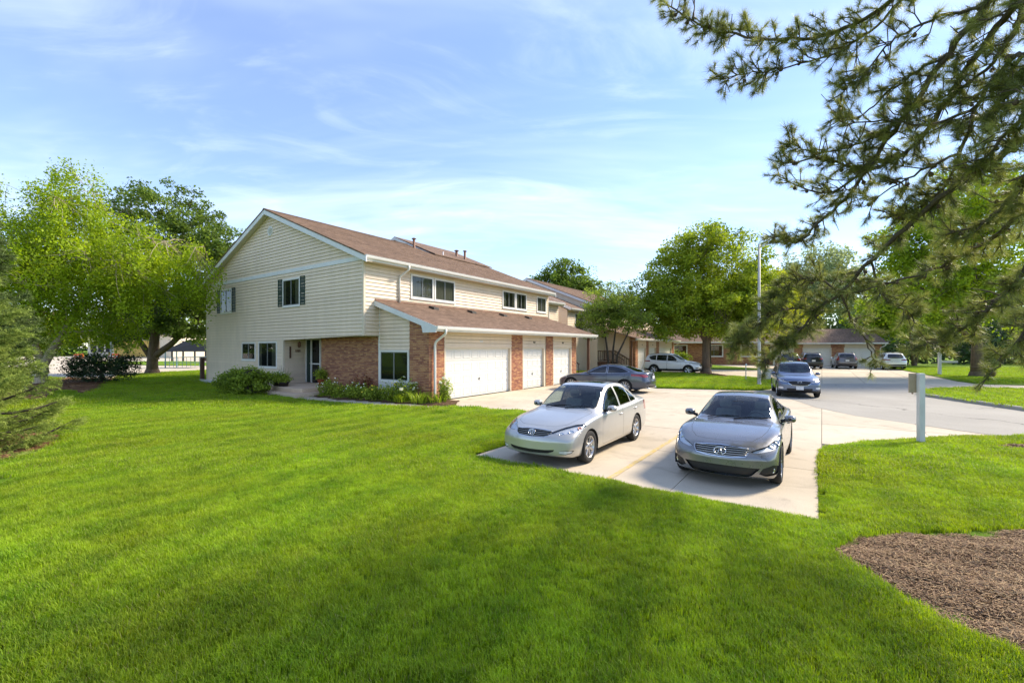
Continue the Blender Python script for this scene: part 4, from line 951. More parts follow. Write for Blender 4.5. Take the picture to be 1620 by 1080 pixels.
sheet('back_lawn', [(25.3,42.9),(22.3,43.1),(19.7,44.8),S_(40.5,-1.4),S_(41,18),S_(60,18),S_(52,-1)], .05, M['far_grass'], thick=.12)
sheet('side_street', STREET, .30, M['concrete'], thick=.4)
sheet('side_verge', [(-58,58),(-46,50.5),(-38,46.5),(-29,45.0),(-24,44.8),(-22,49),(-33,52),(-44,60)], .36, M['far_grass'], thick=.05)

# ------------------------------------------------------------------ grass blades: one source tuft, set on points that keep off the paving
def tuft_mesh(name, n, rad, h0, h1, wid, seed):
    r = np.random.default_rng(seed); vs = []; fs = []; tn = []
    for k in range(n):
        a = r.uniform(0, 6.283); q = rad*math.sqrt(r.uniform()); bx, by = q*math.cos(a), q*math.sin(a)
        d = r.uniform(0, 6.283); h = r.uniform(h0, h1); lean = h*r.uniform(.1, .75); w = wid*r.uniform(.7, 1.3)
        dx, dy = math.cos(d), math.sin(d); px, py = -dy*w/2, dx*w/2; b = len(vs)
        mx, my, mz = bx + dx*lean*.35, by + dy*lean*.35, h*.62; tx, ty, tz = bx + dx*lean, by + dy*lean, h*r.uniform(.8, 1)
        vs += [(bx - px, by - py, -.01), (bx + px, by + py, -.01), (mx + px*.85, my + py*.85, mz), (mx - px*.85, my - py*.85, mz), (tx, ty, tz)]
        fs += [(b, b+1, b+2), (b, b+2, b+3), (b+3, b+2, b+4)]; tn += [r.uniform()]*3
    me = bpy.data.meshes.new(name); me.from_pydata(vs, [], fs); me.materials.append(M['blade'])
    a_ = me.attributes.new('tint', 'FLOAT', 'FACE'); a_.data.foreach_set('value', tn); return me
def grass_field(name, pts, scale, tuft, seed):
    """geometry nodes: one tuft instance on each vertex"""
    me = bpy.data.meshes.new(name); me.vertices.add(len(pts)); me.vertices.foreach_set('co', np.asarray(pts, np.float32).ravel())
    a = me.attributes.new('gs', 'FLOAT', 'POINT'); a.data.foreach_set('value', np.asarray(scale, np.float32)); me.materials.append(M['blade'])
    o = link_mesh(name, me); o['kind'] = 'stuff'
    src = bpy.data.objects.new(name + '_tuft', tuft)
    ng = bpy.data.node_groups.new(name + '_nodes', 'GeometryNodeTree')
    ng.interface.new_socket('Geometry', in_out='INPUT', socket_type='NodeSocketGeometry'); ng.interface.new_socket('Geometry', in_out='OUTPUT', socket_type='NodeSocketGeometry')
    N = ng.nodes; Lk = ng.links; gi = N.new('NodeGroupInput'); go = N.new('NodeGroupOutput')
    iop = N.new('GeometryNodeInstanceOnPoints'); oi = N.new('GeometryNodeObjectInfo'); oi.inputs['Object'].default_value = src
    rv = N.new('FunctionNodeRandomValue'); rv.data_type = 'FLOAT_VECTOR'; rv.inputs[0].default_value = (-.12, -.12, 0); rv.inputs[1].default_value = (.12, .12, 6.283); rv.inputs['Seed'].default_value = seed
    na = N.new('GeometryNodeInputNamedAttribute'); na.data_type = 'FLOAT'; na.inputs[0].default_value = 'gs'
    Lk.new(gi.outputs[0], iop.inputs['Points']); Lk.new(oi.outputs['Geometry'], iop.inputs['Instance']); Lk.new(rv.outputs[0], iop.inputs['Rotation']); Lk.new(na.outputs[0], iop.inputs['Scale']); Lk.new(iop.outputs[0], go.inputs[0])
    md = o.modifiers.new('grass', 'NODES'); md.node_group = ng; return o
NO_GRASS = [MULCH_R, MULCH_S, MULCH_B, MULCH_F]
def scatter(n, x0, x1, y0, y1, wedge=1.32, keep=None):
    P = np.c_[rng.uniform(x0, x1, n), rng.uniform(y0, y1, n)]
    P = P[np.abs(P[:, 0]) < P[:, 1]*wedge + 1.2]
    z = lawn_z(P); ok = z > -.02
    for q in NO_GRASS: ok &= poly_sd(P, q) > .03 + .05*rng.uniform(size=len(P))
    P, z = P[ok], z[ok]; return np.c_[P, z]
T1 = tuft_mesh('grass_tuft_near', 46, .075, .035, .085, .0042, 1)
T2 = tuft_mesh('grass_tuft_mid', 60, .14, .04, .09, .0075, 2)
T3 = tuft_mesh('grass_tuft_far', 70, .30, .05, .10, .016, 3)
def gscale(P): return np.clip(.85 + .35*sn(P, .9, 1.2)*.5 + .18*sn(P, 3.7, .3) + rng.uniform(-.2, .25, len(P)), .45, 1.4)*np.where(np.minimum(poly_sd(P[:, :2], CONC), poly_sd(P[:, :2], PATH)) < .12, .62, 1.)
P1 = scatter(52000, -7.5, 8.5, 1.6, 7.2); P2 = scatter(60000, -17, 13.5, 7.0, 14.5); P3 = scatter(26000, -33, 14, 14.2, 38)
for nm, P, T, sd in (('lawn_grass_near', P1, T1, 1), ('lawn_grass_mid', P2, T2, 2), ('lawn_grass_far', P3, T3, 3)): grass_field(nm, P, gscale(P), T, sd)
def poly_pts(poly, n, z):
    q = np.array(poly); P = np.c_[rng.uniform(q[:, 0].min(), min(q[:, 0].max(), 60), n), rng.uniform(q[:, 1].min(), q[:, 1].max(), n)]
    P = P[poly_sd(P, poly) < -.12]; return np.c_[P, np.full(len(P), z)]
Pi = np.vstack([poly_pts(ISLAND, 9000, .085), poly_pts(MEDIAN, 26000, .10), poly_pts([(27.9,26.5),(30.8,31.5),(37.2,42),(40.4,47.5),(60,47),(60,25)], 16000, .05)])
Pi = Pi[poly_sd(Pi[:, :2], MULCH_T) > .1]
grass_field('verge_grass', Pi, rng.uniform(.6, 1.2, len(Pi)), T3, 4)

# mulch beds: sheet plus loose chips and needles
def mulch(name, poly, base, chip, n, size, ground=lawn_z, zc=None, label=None):
    q = np.array(poly); step = .12 if size < .05 else .3
    xs = np.arange(q[:, 0].min() - .1, q[:, 0].max() + .1, step); ys = np.arange(q[:, 1].min() - .1, q[:, 1].max() + .1, step); X, Y = np.meshgrid(xs, ys); P = np.c_[X.ravel(), Y.ravel()]
    d = poly_sd(P, poly) + .05*sn(P, 5.3, .7) + .03*sn(P, 13., 2.); zg = ground(P) if zc is None else np.full(len(P), zc)
    Z = zg + .05*np.clip(-d/.5, -1, 1) + .02*sn(P, 4., .3) + .012*sn(P, 11., 1.3)
    nx_ = len(xs); i, j = np.meshgrid(np.arange(len(xs)-1), np.arange(len(ys)-1)); b = (j*nx_ + i).ravel(); F = np.c_[b, b+1, b+nx_+1, b+nx_]
    o = mesh_np(name, np.c_[P, Z], F[(d[F] < .12).any(axis=1)], base, smooth=True); o['kind'] = 'structure'
    C = np.c_[rng.uniform(q[:, 0].min(), q[:, 0].max(), n), rng.uniform(q[:, 1].min(), q[:, 1].max(), n)]; dd = poly_sd(C, poly) + .05*sn(C, 5.3, .7) + .03*sn(C, 13., 2.)
    C = C[dd < .05]; dd = dd[dd < .05]; zz = (ground(C) if zc is None else np.full(len(C), zc)) + .05*np.clip(-dd/.5, -1, 1) + .02*sn(C, 4., .3) + .012*sn(C, 11., 1.3) + rng.uniform(.002, .02, len(C))
    m = len(C); a = rng.uniform(0, 6.283, m); ln_ = size*rng.uniform(.5, 1.8, m); wd = size*rng.uniform(.12, .4, m); tilt = rng.uniform(-.5, .5, m)
    need = rng.uniform(size=m) < .45; ln_ = np.where(need, ln_*2.2, ln_); wd = np.where(need, .0035 + 0*wd, wd)
    dx, dy = np.cos(a)*ln_/2, np.sin(a)*ln_/2; ex, ey = -np.sin(a)*wd/2, np.cos(a)*wd/2; dz = tilt*ln_/2*.6; t2 = rng.uniform(-.4, .4, m)*wd
    V_ = np.stack([np.c_[C[:, 0]-dx-ex, C[:, 1]-dy-ey, zz-dz-t2], np.c_[C[:, 0]+dx-ex, C[:, 1]+dy-ey, zz+dz-t2], np.c_[C[:, 0]+dx+ex, C[:, 1]+dy+ey, zz+dz+t2], np.c_[C[:, 0]-dx+ex, C[:, 1]-dy+ey, zz-dz+t2]], 1).reshape(-1, 3)
    tn = np.where(need, rng.uniform(.55, 1, m), rng.uniform(0, .95, m))
    c = mesh_np(name + '_chips', V_, np.arange(4*m).reshape(-1, 4), chip, tint=tn); c['kind'] = 'stuff'
mulch('mulch_bed', MULCH_R, M['mulch'], M['chip'], 46000, .021)
mulch('mulch_bed', MULCH_S, M['mulch_red'], M['chip_red'], 9000, .045)
mulch('mulch_bed', MULCH_B, M['mulch_red'], M['chip_red'], 4000, .12)
mulch('mulch_bed', MULCH_F, M['mulch'], M['chip'], 5000, .05)
mulch('mulch_bed', MULCH_T, M['mulch_red'], M['chip_red'], 1500, .12, zc=.10)
# ================================================================== the townhouse blocks
M['siding'] = plain('vinyl_siding', (.72, .585, .44), .55, .09, 1.5, bump=.05, bscale=90, objvar=.035, stretch=(1.6, 1.6, .35))
M['siding_flat'] = plain('vinyl_trim_tan', (.67, .57, .44), .55, .05, 2)
M['trim'] = plain('white_trim', (.72, .70, .66), .5, .06, 3)
M['trim_grey'] = plain('rake_board_white', (.66, .66, .66), .5, .08, 3)
M['soffit'] = plain('soffit_cream', (.62, .57, .46), .6, .06, 3)
M['door_white'] = plain('garage_door_white', (.68, .66, .61), .5, .05, 2)
M['shutter'] = plain('dark_green_shutter', (.018, .045, .034), .5, .15, 8)
M['sash'] = plain('bronze_sash', (.16, .17, .165), .4, .1, 6)
M['brick'] = tinted('brick_red_brown', (.35, .155, .085), .85, .35, .22, 25, .35, 120, .018)
M['mortar'] = plain('mortar_tan', (.42, .35, .26), .95, .15, 12, bump=.2)
M['wood'] = plain('brown_stained_wood', (.10, .05, .03), .7, .25, 10, stretch=(1, 1, .2))
M['dark_in'] = plain('dim_room', (.012, .013, .014), .9, .3, 4)
M['blind'] = plain('window_blind', (.22, .20, .15), .8, .1, 4)
M['winglass'] = glassmat('house_window_glass', (.50, .54, .53), .65, .01, .05)
M['metal_flue'] = plain('rusty_flue', (.20, .10, .06), .6, .35, 9)
M['vent_black'] = plain('roof_vent_black', (.03, .025, .022), .7, .2, 9)
M['black_metal'] = plain('black_fitting', (.015, .015, .015), .5, .2, 9)
def shingle_mat():
    t = NT('brown_asphalt_shingle')
    br = t.n.new('ShaderNodeTexBrick'); br.offset = .37; br.offset_frequency = 2; br.squash = 1.0
    br.inputs['Scale'].default_value = 1; br.inputs['Brick Width'].default_value = .31; br.inputs['Row Height'].default_value = .1325; br.inputs['Mortar Size'].default_value = .006
    br.inputs['Color1'].default_value = (.15, .15, .15, 1); br.inputs['Color2'].default_value = (.95, .95, .95, 1); br.inputs['Mortar'].default_value = (.0, .0, .0, 1)
    t.l.new(t.tc.outputs['Object'], br.inputs['Vector'])
    v = t.n.new('ShaderNodeTexWhiteNoise')
    gr = t.noise(120, 3, .8); big = t.noise(.7, 5, .6); pat = t.noise(3.4, 5, .75, stretch=(1, 2.3, 1))
    k = t.math('ADD', t.math('MULTIPLY', br.outputs['Color'], .45), t.math('MULTIPLY', t.rng(pat, .36, .64), .55))
    c = t.mix(k, (.085, .057, .042), (.265, .178, .128)); c = t.mix(t.math('MULTIPLY', t.rng(gr, .5, .8), .35), c, (.30, .21, .16))
    c = t.hsv(c, v=t.rng(big, .3, .7, .9, 1.1))
    return t.done(t.bsdf(c, .92, spec=.15, normal=t.bump(t.math('ADD', t.math('MULTIPLY', br.outputs['Fac'], -1.), t.math('MULTIPLY', gr, .4)), .5, .012)))
M['shingle'] = shingle_mat()

class Plane:
    """maps (a, z, d) on a wall: a along it, z up, d out of it, in the block's own frame"""
    def __init__(self, f): self.f = f
    def __call__(self, a, z, d=0.): return self.f(a, z, d)
def face_s(s0): return Plane(lambda a, z, d: (s0 - d, a, z))         # looks towards -s (the gable side)
def face_t(t0): return Plane(lambda a, z, d: (a, t0 - d, z))         # looks towards -t (the street)
def face_sp(s0): return Plane(lambda a, z, d: (s0 + d, a, z))        # looks towards +s
def pbox(m, pl, a0, a1, z0, z1, d0, d1):
    P = [pl(a0,z0,d0), pl(a1,z0,d0), pl(a1,z0,d1), pl(a0,z0,d1), pl(a0,z1,d0), pl(a1,z1,d0), pl(a1,z1,d1), pl(a0,z1,d1)]
    return m.add(P, [(0,3,2,1),(4,5,6,7),(0,1,5,4),(1,2,6,5),(2,3,7,6),(3,0,4,7)])
ROW = .158
def siding(parent, pl, ext, z0, z1, holes=(), joined=False, name='siding_board', mat=None):
    """lapped boards; ext(z) -> (a0, a1); holes (a0, a1, z0, z1) are left open"""
    mat = mat or M['siding']; big = MB(); z = z0
    while z < z1 - .02:
        zt = min(z + ROW, z1); e0, e1 = ext(z + .002), ext(zt - .002)
        zn = zt; zt = zt - (.016 if zt < z1 - .01 else 0)
        segs = [(e0[0], e0[1], e1[0], e1[1])]
        for h in holes:
            ov = min(zt, h[3]) - max(z, h[2])
            if ov < .35*(zt - z): continue
            ns = []
            for a, b, c, d in segs:
                if h[1] <= a or h[0] >= b: ns.append((a, b, c, d)); continue
                if h[0] > a: ns.append((a, h[0], c, h[0]))
                if h[1] < b: ns.append((h[1], b, h[1], d))
            segs = ns
        for a, b, c, d in segs:
            if b - a < .03: continue
            if d - c < .005: c = d = (c + d)/2; d += .005
            m = big if joined else MB()
            k = (zt - z)/ROW
            P = [pl(a,z,0), pl(b,z,0), pl(b,z,.034), pl(a,z,.034), pl(c,zt,0), pl(d,zt,0), pl(d,zt,.034 - .030*k), pl(c,zt,.034 - .030*k),
                 pl(a + (c-a)*.12, z + (zt-z)*.12, .0335), pl(b + (d-b)*.12, z + (zt-z)*.12, .0335)]
            m.add(P, [(0,1,2,3),(3,2,9,8),(8,9,6,7),(4,7,6,5),(0,3,8,7,4),(1,5,6,9,2)])
            if not joined: m.build(name, mat, parent)
        z = zn
    if joined: return big.build('siding', mat, parent, kind='stuff')
def brickwork(parent, pl, a0, a1, z0, z1, top=None, name='brickwork'):
    bl, bh, j = .203, .0675, .0105; r = random.Random(int(abs(a0*97 + z1*13)) + 5)
    back = MB(); tp = (lambda a: z1) if top is None else top
    back.add([pl(a0,z0,0), pl(a1,z0,0), pl(a1,tp(a1),0), pl(a0,tp(a0),0)], [(0,1,2,3)])
    w = back.build('brick_wall', M['mortar'], parent)
    m = MB(); k = 0; z = z0 + j/2
    while z + .02 < max(tp(a0), tp(a1)):
        a = a0 - (bl/2 if k % 2 else 0)
        while a < a1 - .01:
            b0, b1 = max(a, a0), min(a + bl - j, a1); zt = min(z + bh - j, tp((b0 + b1)/2) - .004)
            if b1 - b0 > .02 and zt - z > .01:
                m.ct = r.random()*.98 + .01; d = .008 + r.uniform(0, .003)
                P = [pl(b0,z,0), pl(b1,z,0), pl(b1,z,d), pl(b0,z,d), pl(b0,zt,0), pl(b1,zt,0), pl(b1,zt,d), pl(b0,zt,d)]
                m.add(P, [(0,1,2,3),(3,2,6,7),(7,6,5,4),(0,3,7,4),(1,5,6,2)])
            a += bl
        z += bh; k += 1
    m.build(name, M['brick'], w, kind='stuff'); return w
def window(parent, pl, a0, a1, z0, z1, panes=2, blind='half', fr=.075, trimmat=None, proud=.045):
    f = MB(); trimmat = trimmat or M['trim']
    for q in ((a0, a1, z0, z0+fr), (a0, a1, z1-fr, z1), (a0, a0+fr, z0+fr, z1-fr), (a1-fr, a1, z0+fr, z1-fr)): pbox(f, pl, *q, .002, proud)
    pbox(f, pl, a0 - .02, a1 + .02, z0 - .03, z0 - .001, .002, proud + .02)
    w = f.build('window', trimmat, parent, bevel=.004)
    i0, i1, k0, k1 = a0+fr, a1-fr, z0+fr, z1-fr
    b = MB(); b.add([pl(i0,k0,.004), pl(i1,k0,.004), pl(i1,k1,.004), pl(i0,k1,.004)], [(0,1,2,3)]); b.build('dark_room', M['dark_in'], w)
    if blind:
        spans = [(i0, i1)] if blind == 'full' else [(i0, i0 + (i1-i0)*.26), (i1 - (i1-i0)*.14, i1)]
        for b0, b1 in spans:
            n = max(2, int((b1 - b0)/.085)); m = MB(); vs = []
            for q in range(n+1):
                a = b0 + (b1-b0)*q/n; vs += [pl(a,k0,.010 + .007*(q % 2)), pl(a,k1,.010 + .007*(q % 2))]
            m.add(vs, [(2*q, 2*q+2, 2*q+3, 2*q+1) for q in range(n)]); m.build('blind', M['blind'], w)
    for k in range(panes):
        p0, p1 = i0 + (i1-i0)*k/panes, i0 + (i1-i0)*(k+1)/panes; sf = .032; s_ = MB(); dd = .022 + .006*(k % 2)
        for q in ((p0, p1, k0, k0+sf), (p0, p1, k1-sf, k1), (p0, p0+sf, k0+sf, k1-sf), (p1-sf, p1, k0+sf, k1-sf)): pbox(s_, pl, *q, dd, dd + .016)
        so = s_.build('sash', M['sash'], w)
        g_ = MB(); g_.add([pl(p0+sf,k0+sf,dd+.006), pl(p1-sf,k0+sf,dd+.006), pl(p1-sf,k1-sf,dd+.006), pl(p0+sf,k1-sf,dd+.006)], [(0,1,2,3)]); g_.build('pane', M['winglass'], w)
    return w
def shutter(parent, pl, a0, a1, z0, z1):
    m = MB(); f = .045
    for q in ((a0, a1, z0, z0+f), (a0, a1, z1-f, z1), (a0, a0+f, z0+f, z1-f), (a1-f, a1, z0+f, z1-f), (a0+f, a1-f, (z0+z1)/2-.03, (z0+z1)/2+.03)): pbox(m, pl, *q, .02, .05)
    o = m.build('shutter', M['shutter'], parent)
    l = MB(); z = z0 + f
    while z < z1 - f - .03:
        l.add([pl(a0+f,z,.044), pl(a1-f,z,.044), pl(a1-f,z+.045,.024), pl(a0+f,z+.045,.024)], [(0,1,2,3)]); z += .047
    l.build('louvres', M['shutter'], o, kind='stuff')
def garage_door(parent, pl, a0, a1, z1, cols, embossed=True):
    d0 = -.13; base = MB(); rows = 4; h = z1/rows
    root = MB(); pbox(root, pl, a0, a1, .005, z1, d0 - .03, d0 - .005); gd = root.build('garage_door', M['door_white'], parent)
    for r in range(rows):
        m = MB(); zz0, zz1 = r*h + .006, (r+1)*h - .003; pbox(m, pl, a0, a1, zz0, zz1, d0 - .004, d0 + .012); m.build('door_section', M['door_white'], gd, bevel=.006)
        for c in range(cols):
            b0 = a0 + (a1-a0)*(c + .10)/cols; b1 = a0 + (a1-a0)*(c + .90)/cols; y0, y1 = zz0 + h*.17, zz1 - h*.17; p = MB(); e = .035
            O = [pl(b0,y0,d0+.0125), pl(b1,y0,d0+.0125), pl(b1,y1,d0+.0125), pl(b0,y1,d0+.0125)]
            G = [pl(b0+.012,y0+.012,d0+.003), pl(b1-.012,y0+.012,d0+.003), pl(b1-.012,y1-.012,d0+.003), pl(b0+.012,y1-.012,d0+.003)]
            I = [pl(b0+e,y0+e,d0+.019), pl(b1-e,y0+e,d0+.019), pl(b1-e,y1-e,d0+.019), pl(b0+e,y1-e,d0+.019)]
            if embossed:
                O = [pl(b0,y0,d0+.0125), pl(b1,y0,d0+.0125), pl(b1,y1,d0+.0125), pl(b0,y1,d0+.0125)]; G = [pl(b0+.022,y0+.022,d0+.027), pl(b1-.022,y0+.022,d0+.027), pl(b1-.022,y1-.022,d0+.027), pl(b0+.022,y1-.022,d0+.027)]
                e = .07; I = [pl(b0+e,y0+e,d0+.015), pl(b1-e,y0+e,d0+.015), pl(b1-e,y1-e,d0+.015), pl(b0+e,y1-e,d0+.015)]
            p.add(O + G + I, [(i, (i+1) % 4, 4 + (i+1) % 4, 4 + i) for i in range(4)] + [(4 + i, 4 + (i+1) % 4, 8 + (i+1) % 4, 8 + i) for i in range(4)] + [(8,9,10,11)])
            p.build('panel', M['door_white'], gd)
    hd = MB(); cx = a0 + (a1-a0)*.5; pbox(hd, pl, cx - .05, cx + .05, h*1.42, h*1.42 + .035, d0 + .015, d0 + .05); pbox(hd, pl, cx - .02, cx + .02, h*1.30, h*1.42, d0 + .014, d0 + .03); hd.build('handle', M['chrome'], gd)
    fr = MB()
    pbox(fr, pl, a0 - .07, a0, 0, z1 + .07, -.14, .012); pbox(fr, pl, a1, a1 + .07, 0, z1 + .07, -.14, .012); pbox(fr, pl, a0, a1, z1, z1 + .07, -.14, .012)
    fr.build('door_frame', M['siding_flat'], parent); return gd

def roof_slab(parent, s0, s1, t0, z0, t1, z1, th=.06, courses=True, name='roof', skew0=0., skew1=0.):
    """one roof plane from the eave line (t0, z0) up to (t1, z1); laid in overlapping courses"""
    m = MB(); n = max(2, int(math.hypot(t1-t0, z1-z0)/.145)) if courses else 1
    m.add([(s0,t0,z0-th),(s1,t0,z0-th),(s1+skew1,t1,z1-th),(s0+skew0,t1,z1-th)], [(0,3,2,1)])
    for k in range(n):
        a, b = k/n, (k+1)/n; lift = .010
        ta, za, tb, zb = t0 + (t1-t0)*a, z0 + (z1-z0)*a, t0 + (t1-t0)*b, z0 + (z1-z0)*b
        sa0, sa1, sb0, sb1 = s0 + skew0*a, s1 + skew1*a, s0 + skew0*b, s1 + skew1*b
        m.add([(sa0,ta,za - (th if k == 0 else 0)),(sa1,ta,za - (th if k == 0 else 0)),(sa1,ta,za+lift),(sa0,ta,za+lift),(sb1,tb,zb),(sb0,tb,zb)], [(0,1,2,3),(3,2,4,5)])
    m.add([(s0,t0,z0-th),(s0,t0,z0),(s0+skew0,t1,z1),(s0+skew0,t1,z1-th)], [(0,1,2,3)]); m.add([(s1,t0,z0-th),(s1,t0,z0),(s1+skew1,t1,z1),(s1+skew1,t1,z1-th)], [(3,2,1,0)])
    return m.build(name, M['shingle'], parent)
def gutter(parent, s0, s1, t, z, mat=None, h=.13):
    m = MB(); prof_ = [(0,0),(0,-h),(-.075,-h),(-.10,-h*.55),(-.105,-h*.15),(-.12,-.01),(-.105,0)]
    n = len(prof_); vs = [(s0, t + p[0], z + p[1]) for p in prof_] + [(s1, t + p[0], z + p[1]) for p in prof_]
    m.add(vs, [(i, i+1, n+i+1, n+i) for i in range(n-1)] + [tuple(range(n)), tuple(range(n, 2*n))[::-1]]); return m.build('gutter', mat or M['trim'], parent)
def downspout(parent, pts, r=.048):
    m = MB(); P = [Vector(p) for p in pts]; Q = [P[0]]
    for i in range(1, len(P)-1):      # round the elbows
        a, b = (P[i-1] - P[i]).normalized(), (P[i+1] - P[i]).normalized(); q = min(.12, (P[i-1]-P[i]).length*.45, (P[i+1]-P[i]).length*.45)
        Q += [P[i] + a*q, P[i] + a*q*.3 + b*q*.3, P[i] + b*q]
    Q.append(P[-1]); m.tube(Q, r, 8); return m.build('downspout', M['trim'], parent, True)

RID_T, RID_Z, EAVE_T, EAVE_Z = 7.7, 9.24, -.45, 5.95
SL = (RID_Z - EAVE_Z)/(RID_T - EAVE_T)
DEPTH = 15.4
def zroof(t): return EAVE_Z + SL*(t - EAVE_T) if t < RID_T else RID_Z - SL*(t - RID_T)
def build_block():
    B = empty('townhouse_block', A0, TH)
    END = 15.25
    # ---- wall cores
    w = MB()
    w.box((.004, .004, 2.68), (END, DEPTH, 5.90)); gable = [(.004, .004, 5.9), (.004, RID_T, zroof(RID_T) - .12), (.004, DEPTH, 5.9)]
    w.prism(gable, (END - .01, 0, 0)); w.box((.004, 6.44, 0), (END, DEPTH, 2.68)); w.box((1.24, .02, 0), (END, 6.44, 2.68)); w.box((.82, -.0, .0), (1.24, 4.38, 2.68))
    wall = w.build('wall', M['siding_flat'], B)
    # garage volume
    g_ = MB(); g_.prism([(.82, -2.98, 2.12), (.82, -2.98, 2.78), (.82, 0.0, 4.05), (.82, 0.0, 2.12)], (12.75, 0, 0)); g_.box((.82, -2.6, 0), (13.57, 0, 2.13)); g_.build('garage_wall', M['siding_flat'], B)
    # ---- gable side
    ps = face_s(0.0)
    def ext(z):
        lo = 0.0 if z > 2.66 else 6.43; hi = DEPTH
        if z > 5.9: k = (z - 5.9)/(zroof(RID_T) - .14 - 5.9); lo = RID_T*k - .05*(1-k); hi = DEPTH - (DEPTH - RID_T)*k
        return max(lo, 0), hi
    wins = [(4.84, 6.42, 4.17, 5.56), (11.98, 13.42, 4.15, 5.55), (9.2, 10.75, 1.46, 2.46), (6.98, 8.87, 1.11, 2.48)]
    holes = list(wins) + [(-1, 20, 5.84, 6.02)]
    siding(wall, ps, ext, .16, 9.12, holes)
    for (a0, a1, z0, z1), bl in zip(wins, ('half', None, None, 'half')): window(B, ps, a0, a1, z0, z1, 2, bl)
    for a0, a1, z0, z1 in wins[:2]: shutter(B, ps, a1 + .03, a1 + .44, z0 + .04, z1 + .03); shutter(B, ps, a0 - .44, a0 - .03, z0 + .04, z1 + .03)
    m = MB(); pbox(m, ps, -.02, DEPTH, 5.84, 6.02, .0, .04); m.build('frieze_board', M['trim_grey'], B)
    for a in (0.0, DEPTH - .09):
        m = MB(); m.box((-.03, a - (.03 if a == 0 else 0), 2.66 if a == 0 else .15), (.07, a + .09, 5.86)); m.build('corner_trim', M['siding_flat'], B)
    m = MB(); m.box((-.028, 6.38, .34), (.07, 6.47, 2.66)); m.build('corner_trim', M['siding_flat'], B)
    m = MB(); m.lathe([(0, .03), (.17, .03), (.19, .05), (.235, .05), (.24, .0)], 28, Matrix.Translation((0, 7.64, 8.18)) @ Matrix.Rotation(R(-90), 4, 'Y')); v_ = m.build('gable_vent', M['trim_grey'], B, False)
    l = MB()
    for k in range(7):
        z = -.15 + .043*k; hw = math.sqrt(max(.17**2 - z*z, .0)); l.box((-.062, 7.64 - hw, 8.18 + z), (-.04, 7.64 + hw, 8.18 + z + .018))
    l.build('louvre', M['trim'], v_)
    m = MB(); m.box((.012, 6.5, -.02), (.06, DEPTH - .02, .17)); m.build('foundation', M['step'], B)
    # rake boards
    for sgn in (0, 1):
        ta, tb = (EAVE_T - .12, RID_T) if sgn == 0 else (DEPTH - EAVE_T + .12, RID_T); za, zb = zroof(EAVE_T) - .05 - SL*.0, RID_Z + .0
        if sgn == 0: P = [(-.32, ta, za - SL*.12 - .20), (-.32, ta, za - SL*.12 + .03), (-.32, tb, zb - .02), (-.32, tb, zb - .25)]
        else: P = [(-.32, ta, za - SL*.12 - .20), (-.32, tb, zb - .25), (-.32, tb, zb - .02), (-.32, ta, za - SL*.12 + .03)]
        m = MB(); m.prism(P, (.05, 0, 0)); m.build('rake_board', M['trim_grey'], B)
        m = MB(); q0, q1 = (ta, tb); m.add([(-.27, q0, za - SL*.12 - .17), (.03, q0, za - SL*.12 - .17), (.03, q1, zb - .22), (-.27, q1, zb - .22)], [(0,1,2,3)]); m.build('rake_soffit', M['soffit'], B)
    # ---- roof
    roof_slab(B, -.34, END + .16, EAVE_T - .03, EAVE_Z + .03, RID_T, RID_Z + .04); roof_slab(B, -.34, END + .16, DEPTH - EAVE_T + .03, EAVE_Z + .03, RID_T, RID_Z + .04, courses=False)
    m = MB(); m.prism([(-.345, RID_T - .15, RID_Z + .0), (-.345, RID_T, RID_Z + .065), (-.345, RID_T + .15, RID_Z)], (END + .51, 0, 0)); m.build('ridge_cap', M['shingle'], B)
    # rear cross wing whose gable just clears the ridge
    m = MB(); m.prism([(9.5, 2.0, 6.75), (9.5, 9.0, 9.87), (9.5, 15.4, 6.75)], (5.6, 0, 0)); m.build('rear_gable', M['siding_flat'], B)
    for t0, z0 in ((5.0, 8.30), (15.6, 6.9)): roof_slab(B, 9.25, END + .1, t0, z0, 9.0, 10.0, courses=False)
    m = MB(); m.prism([(9.22, 5.4, 8.36), (9.22, 9.0, 9.96), (9.22, 9.0, 9.76), (9.22, 5.4, 8.16)], (.04, 0, 0)); m.prism([(9.22, 12.6, 8.36), (9.22, 9.0, 9.96), (9.22, 9.0, 9.76), (9.22, 12.6, 8.16)], (.04, 0, 0)); m.build('rake_board', M['trim_grey'], B)
    # far end gable above the set-back wing
    pe_ = face_sp(END - .004)
    def extg(z):
        if z <= 5.9: return (.05, DEPTH)
        k = (z - 5.9)/(zroof(RID_T) - .14 - 5.9); return (RID_T*k, DEPTH - (DEPTH - RID_T)*k)
    siding(wall, pe_, extg, 4.1, 9.1, joined=True)
    for ta, tb in ((EAVE_T - .1, RID_T), (DEPTH - EAVE_T + .1, RID_T)):
        za, zb = zroof(EAVE_T) - SL*.1 - .05, RID_Z; m = MB(); m.prism([(END + .15, ta, za - .19), (END + .15, ta, za + .03), (END + .15, tb, zb - .01), (END + .15, tb, zb - .24)], (.045, 0, 0)); m.build('rake_board', M['trim_grey'], B)
    # ---- street side, upper floor
    pf = face_t(0.0)
    fw = [(2.56, 4.04, 4.46, 5.60), (4.10, 5.60, 4.46, 5.60), (9.80, 11.17, 4.54, 5.62), (11.22, 12.46, 4.54, 5.62), (13.72, 14.95, 4.54, 5.62)]
    def extf(z): return (0.0, END)
    siding(wall, pf, lambda z: (.05, .80), 2.68, 4.15); siding(wall, pf, lambda z: (.05, END - .05), 4.15, 5.78, fw)
    for (a0, a1, z0, z1), bl in zip(fw, ('full', 'full', 'half', 'half', 'full')): window(B, pf, a0, a1, z0, z1, 2, bl, fr=.085, proud=.06)
    m = MB(); m.box((END - .07, -.03, 4.2), (END + .03, .06, 5.8)); m.build('corner_trim', M['siding_flat'], B)
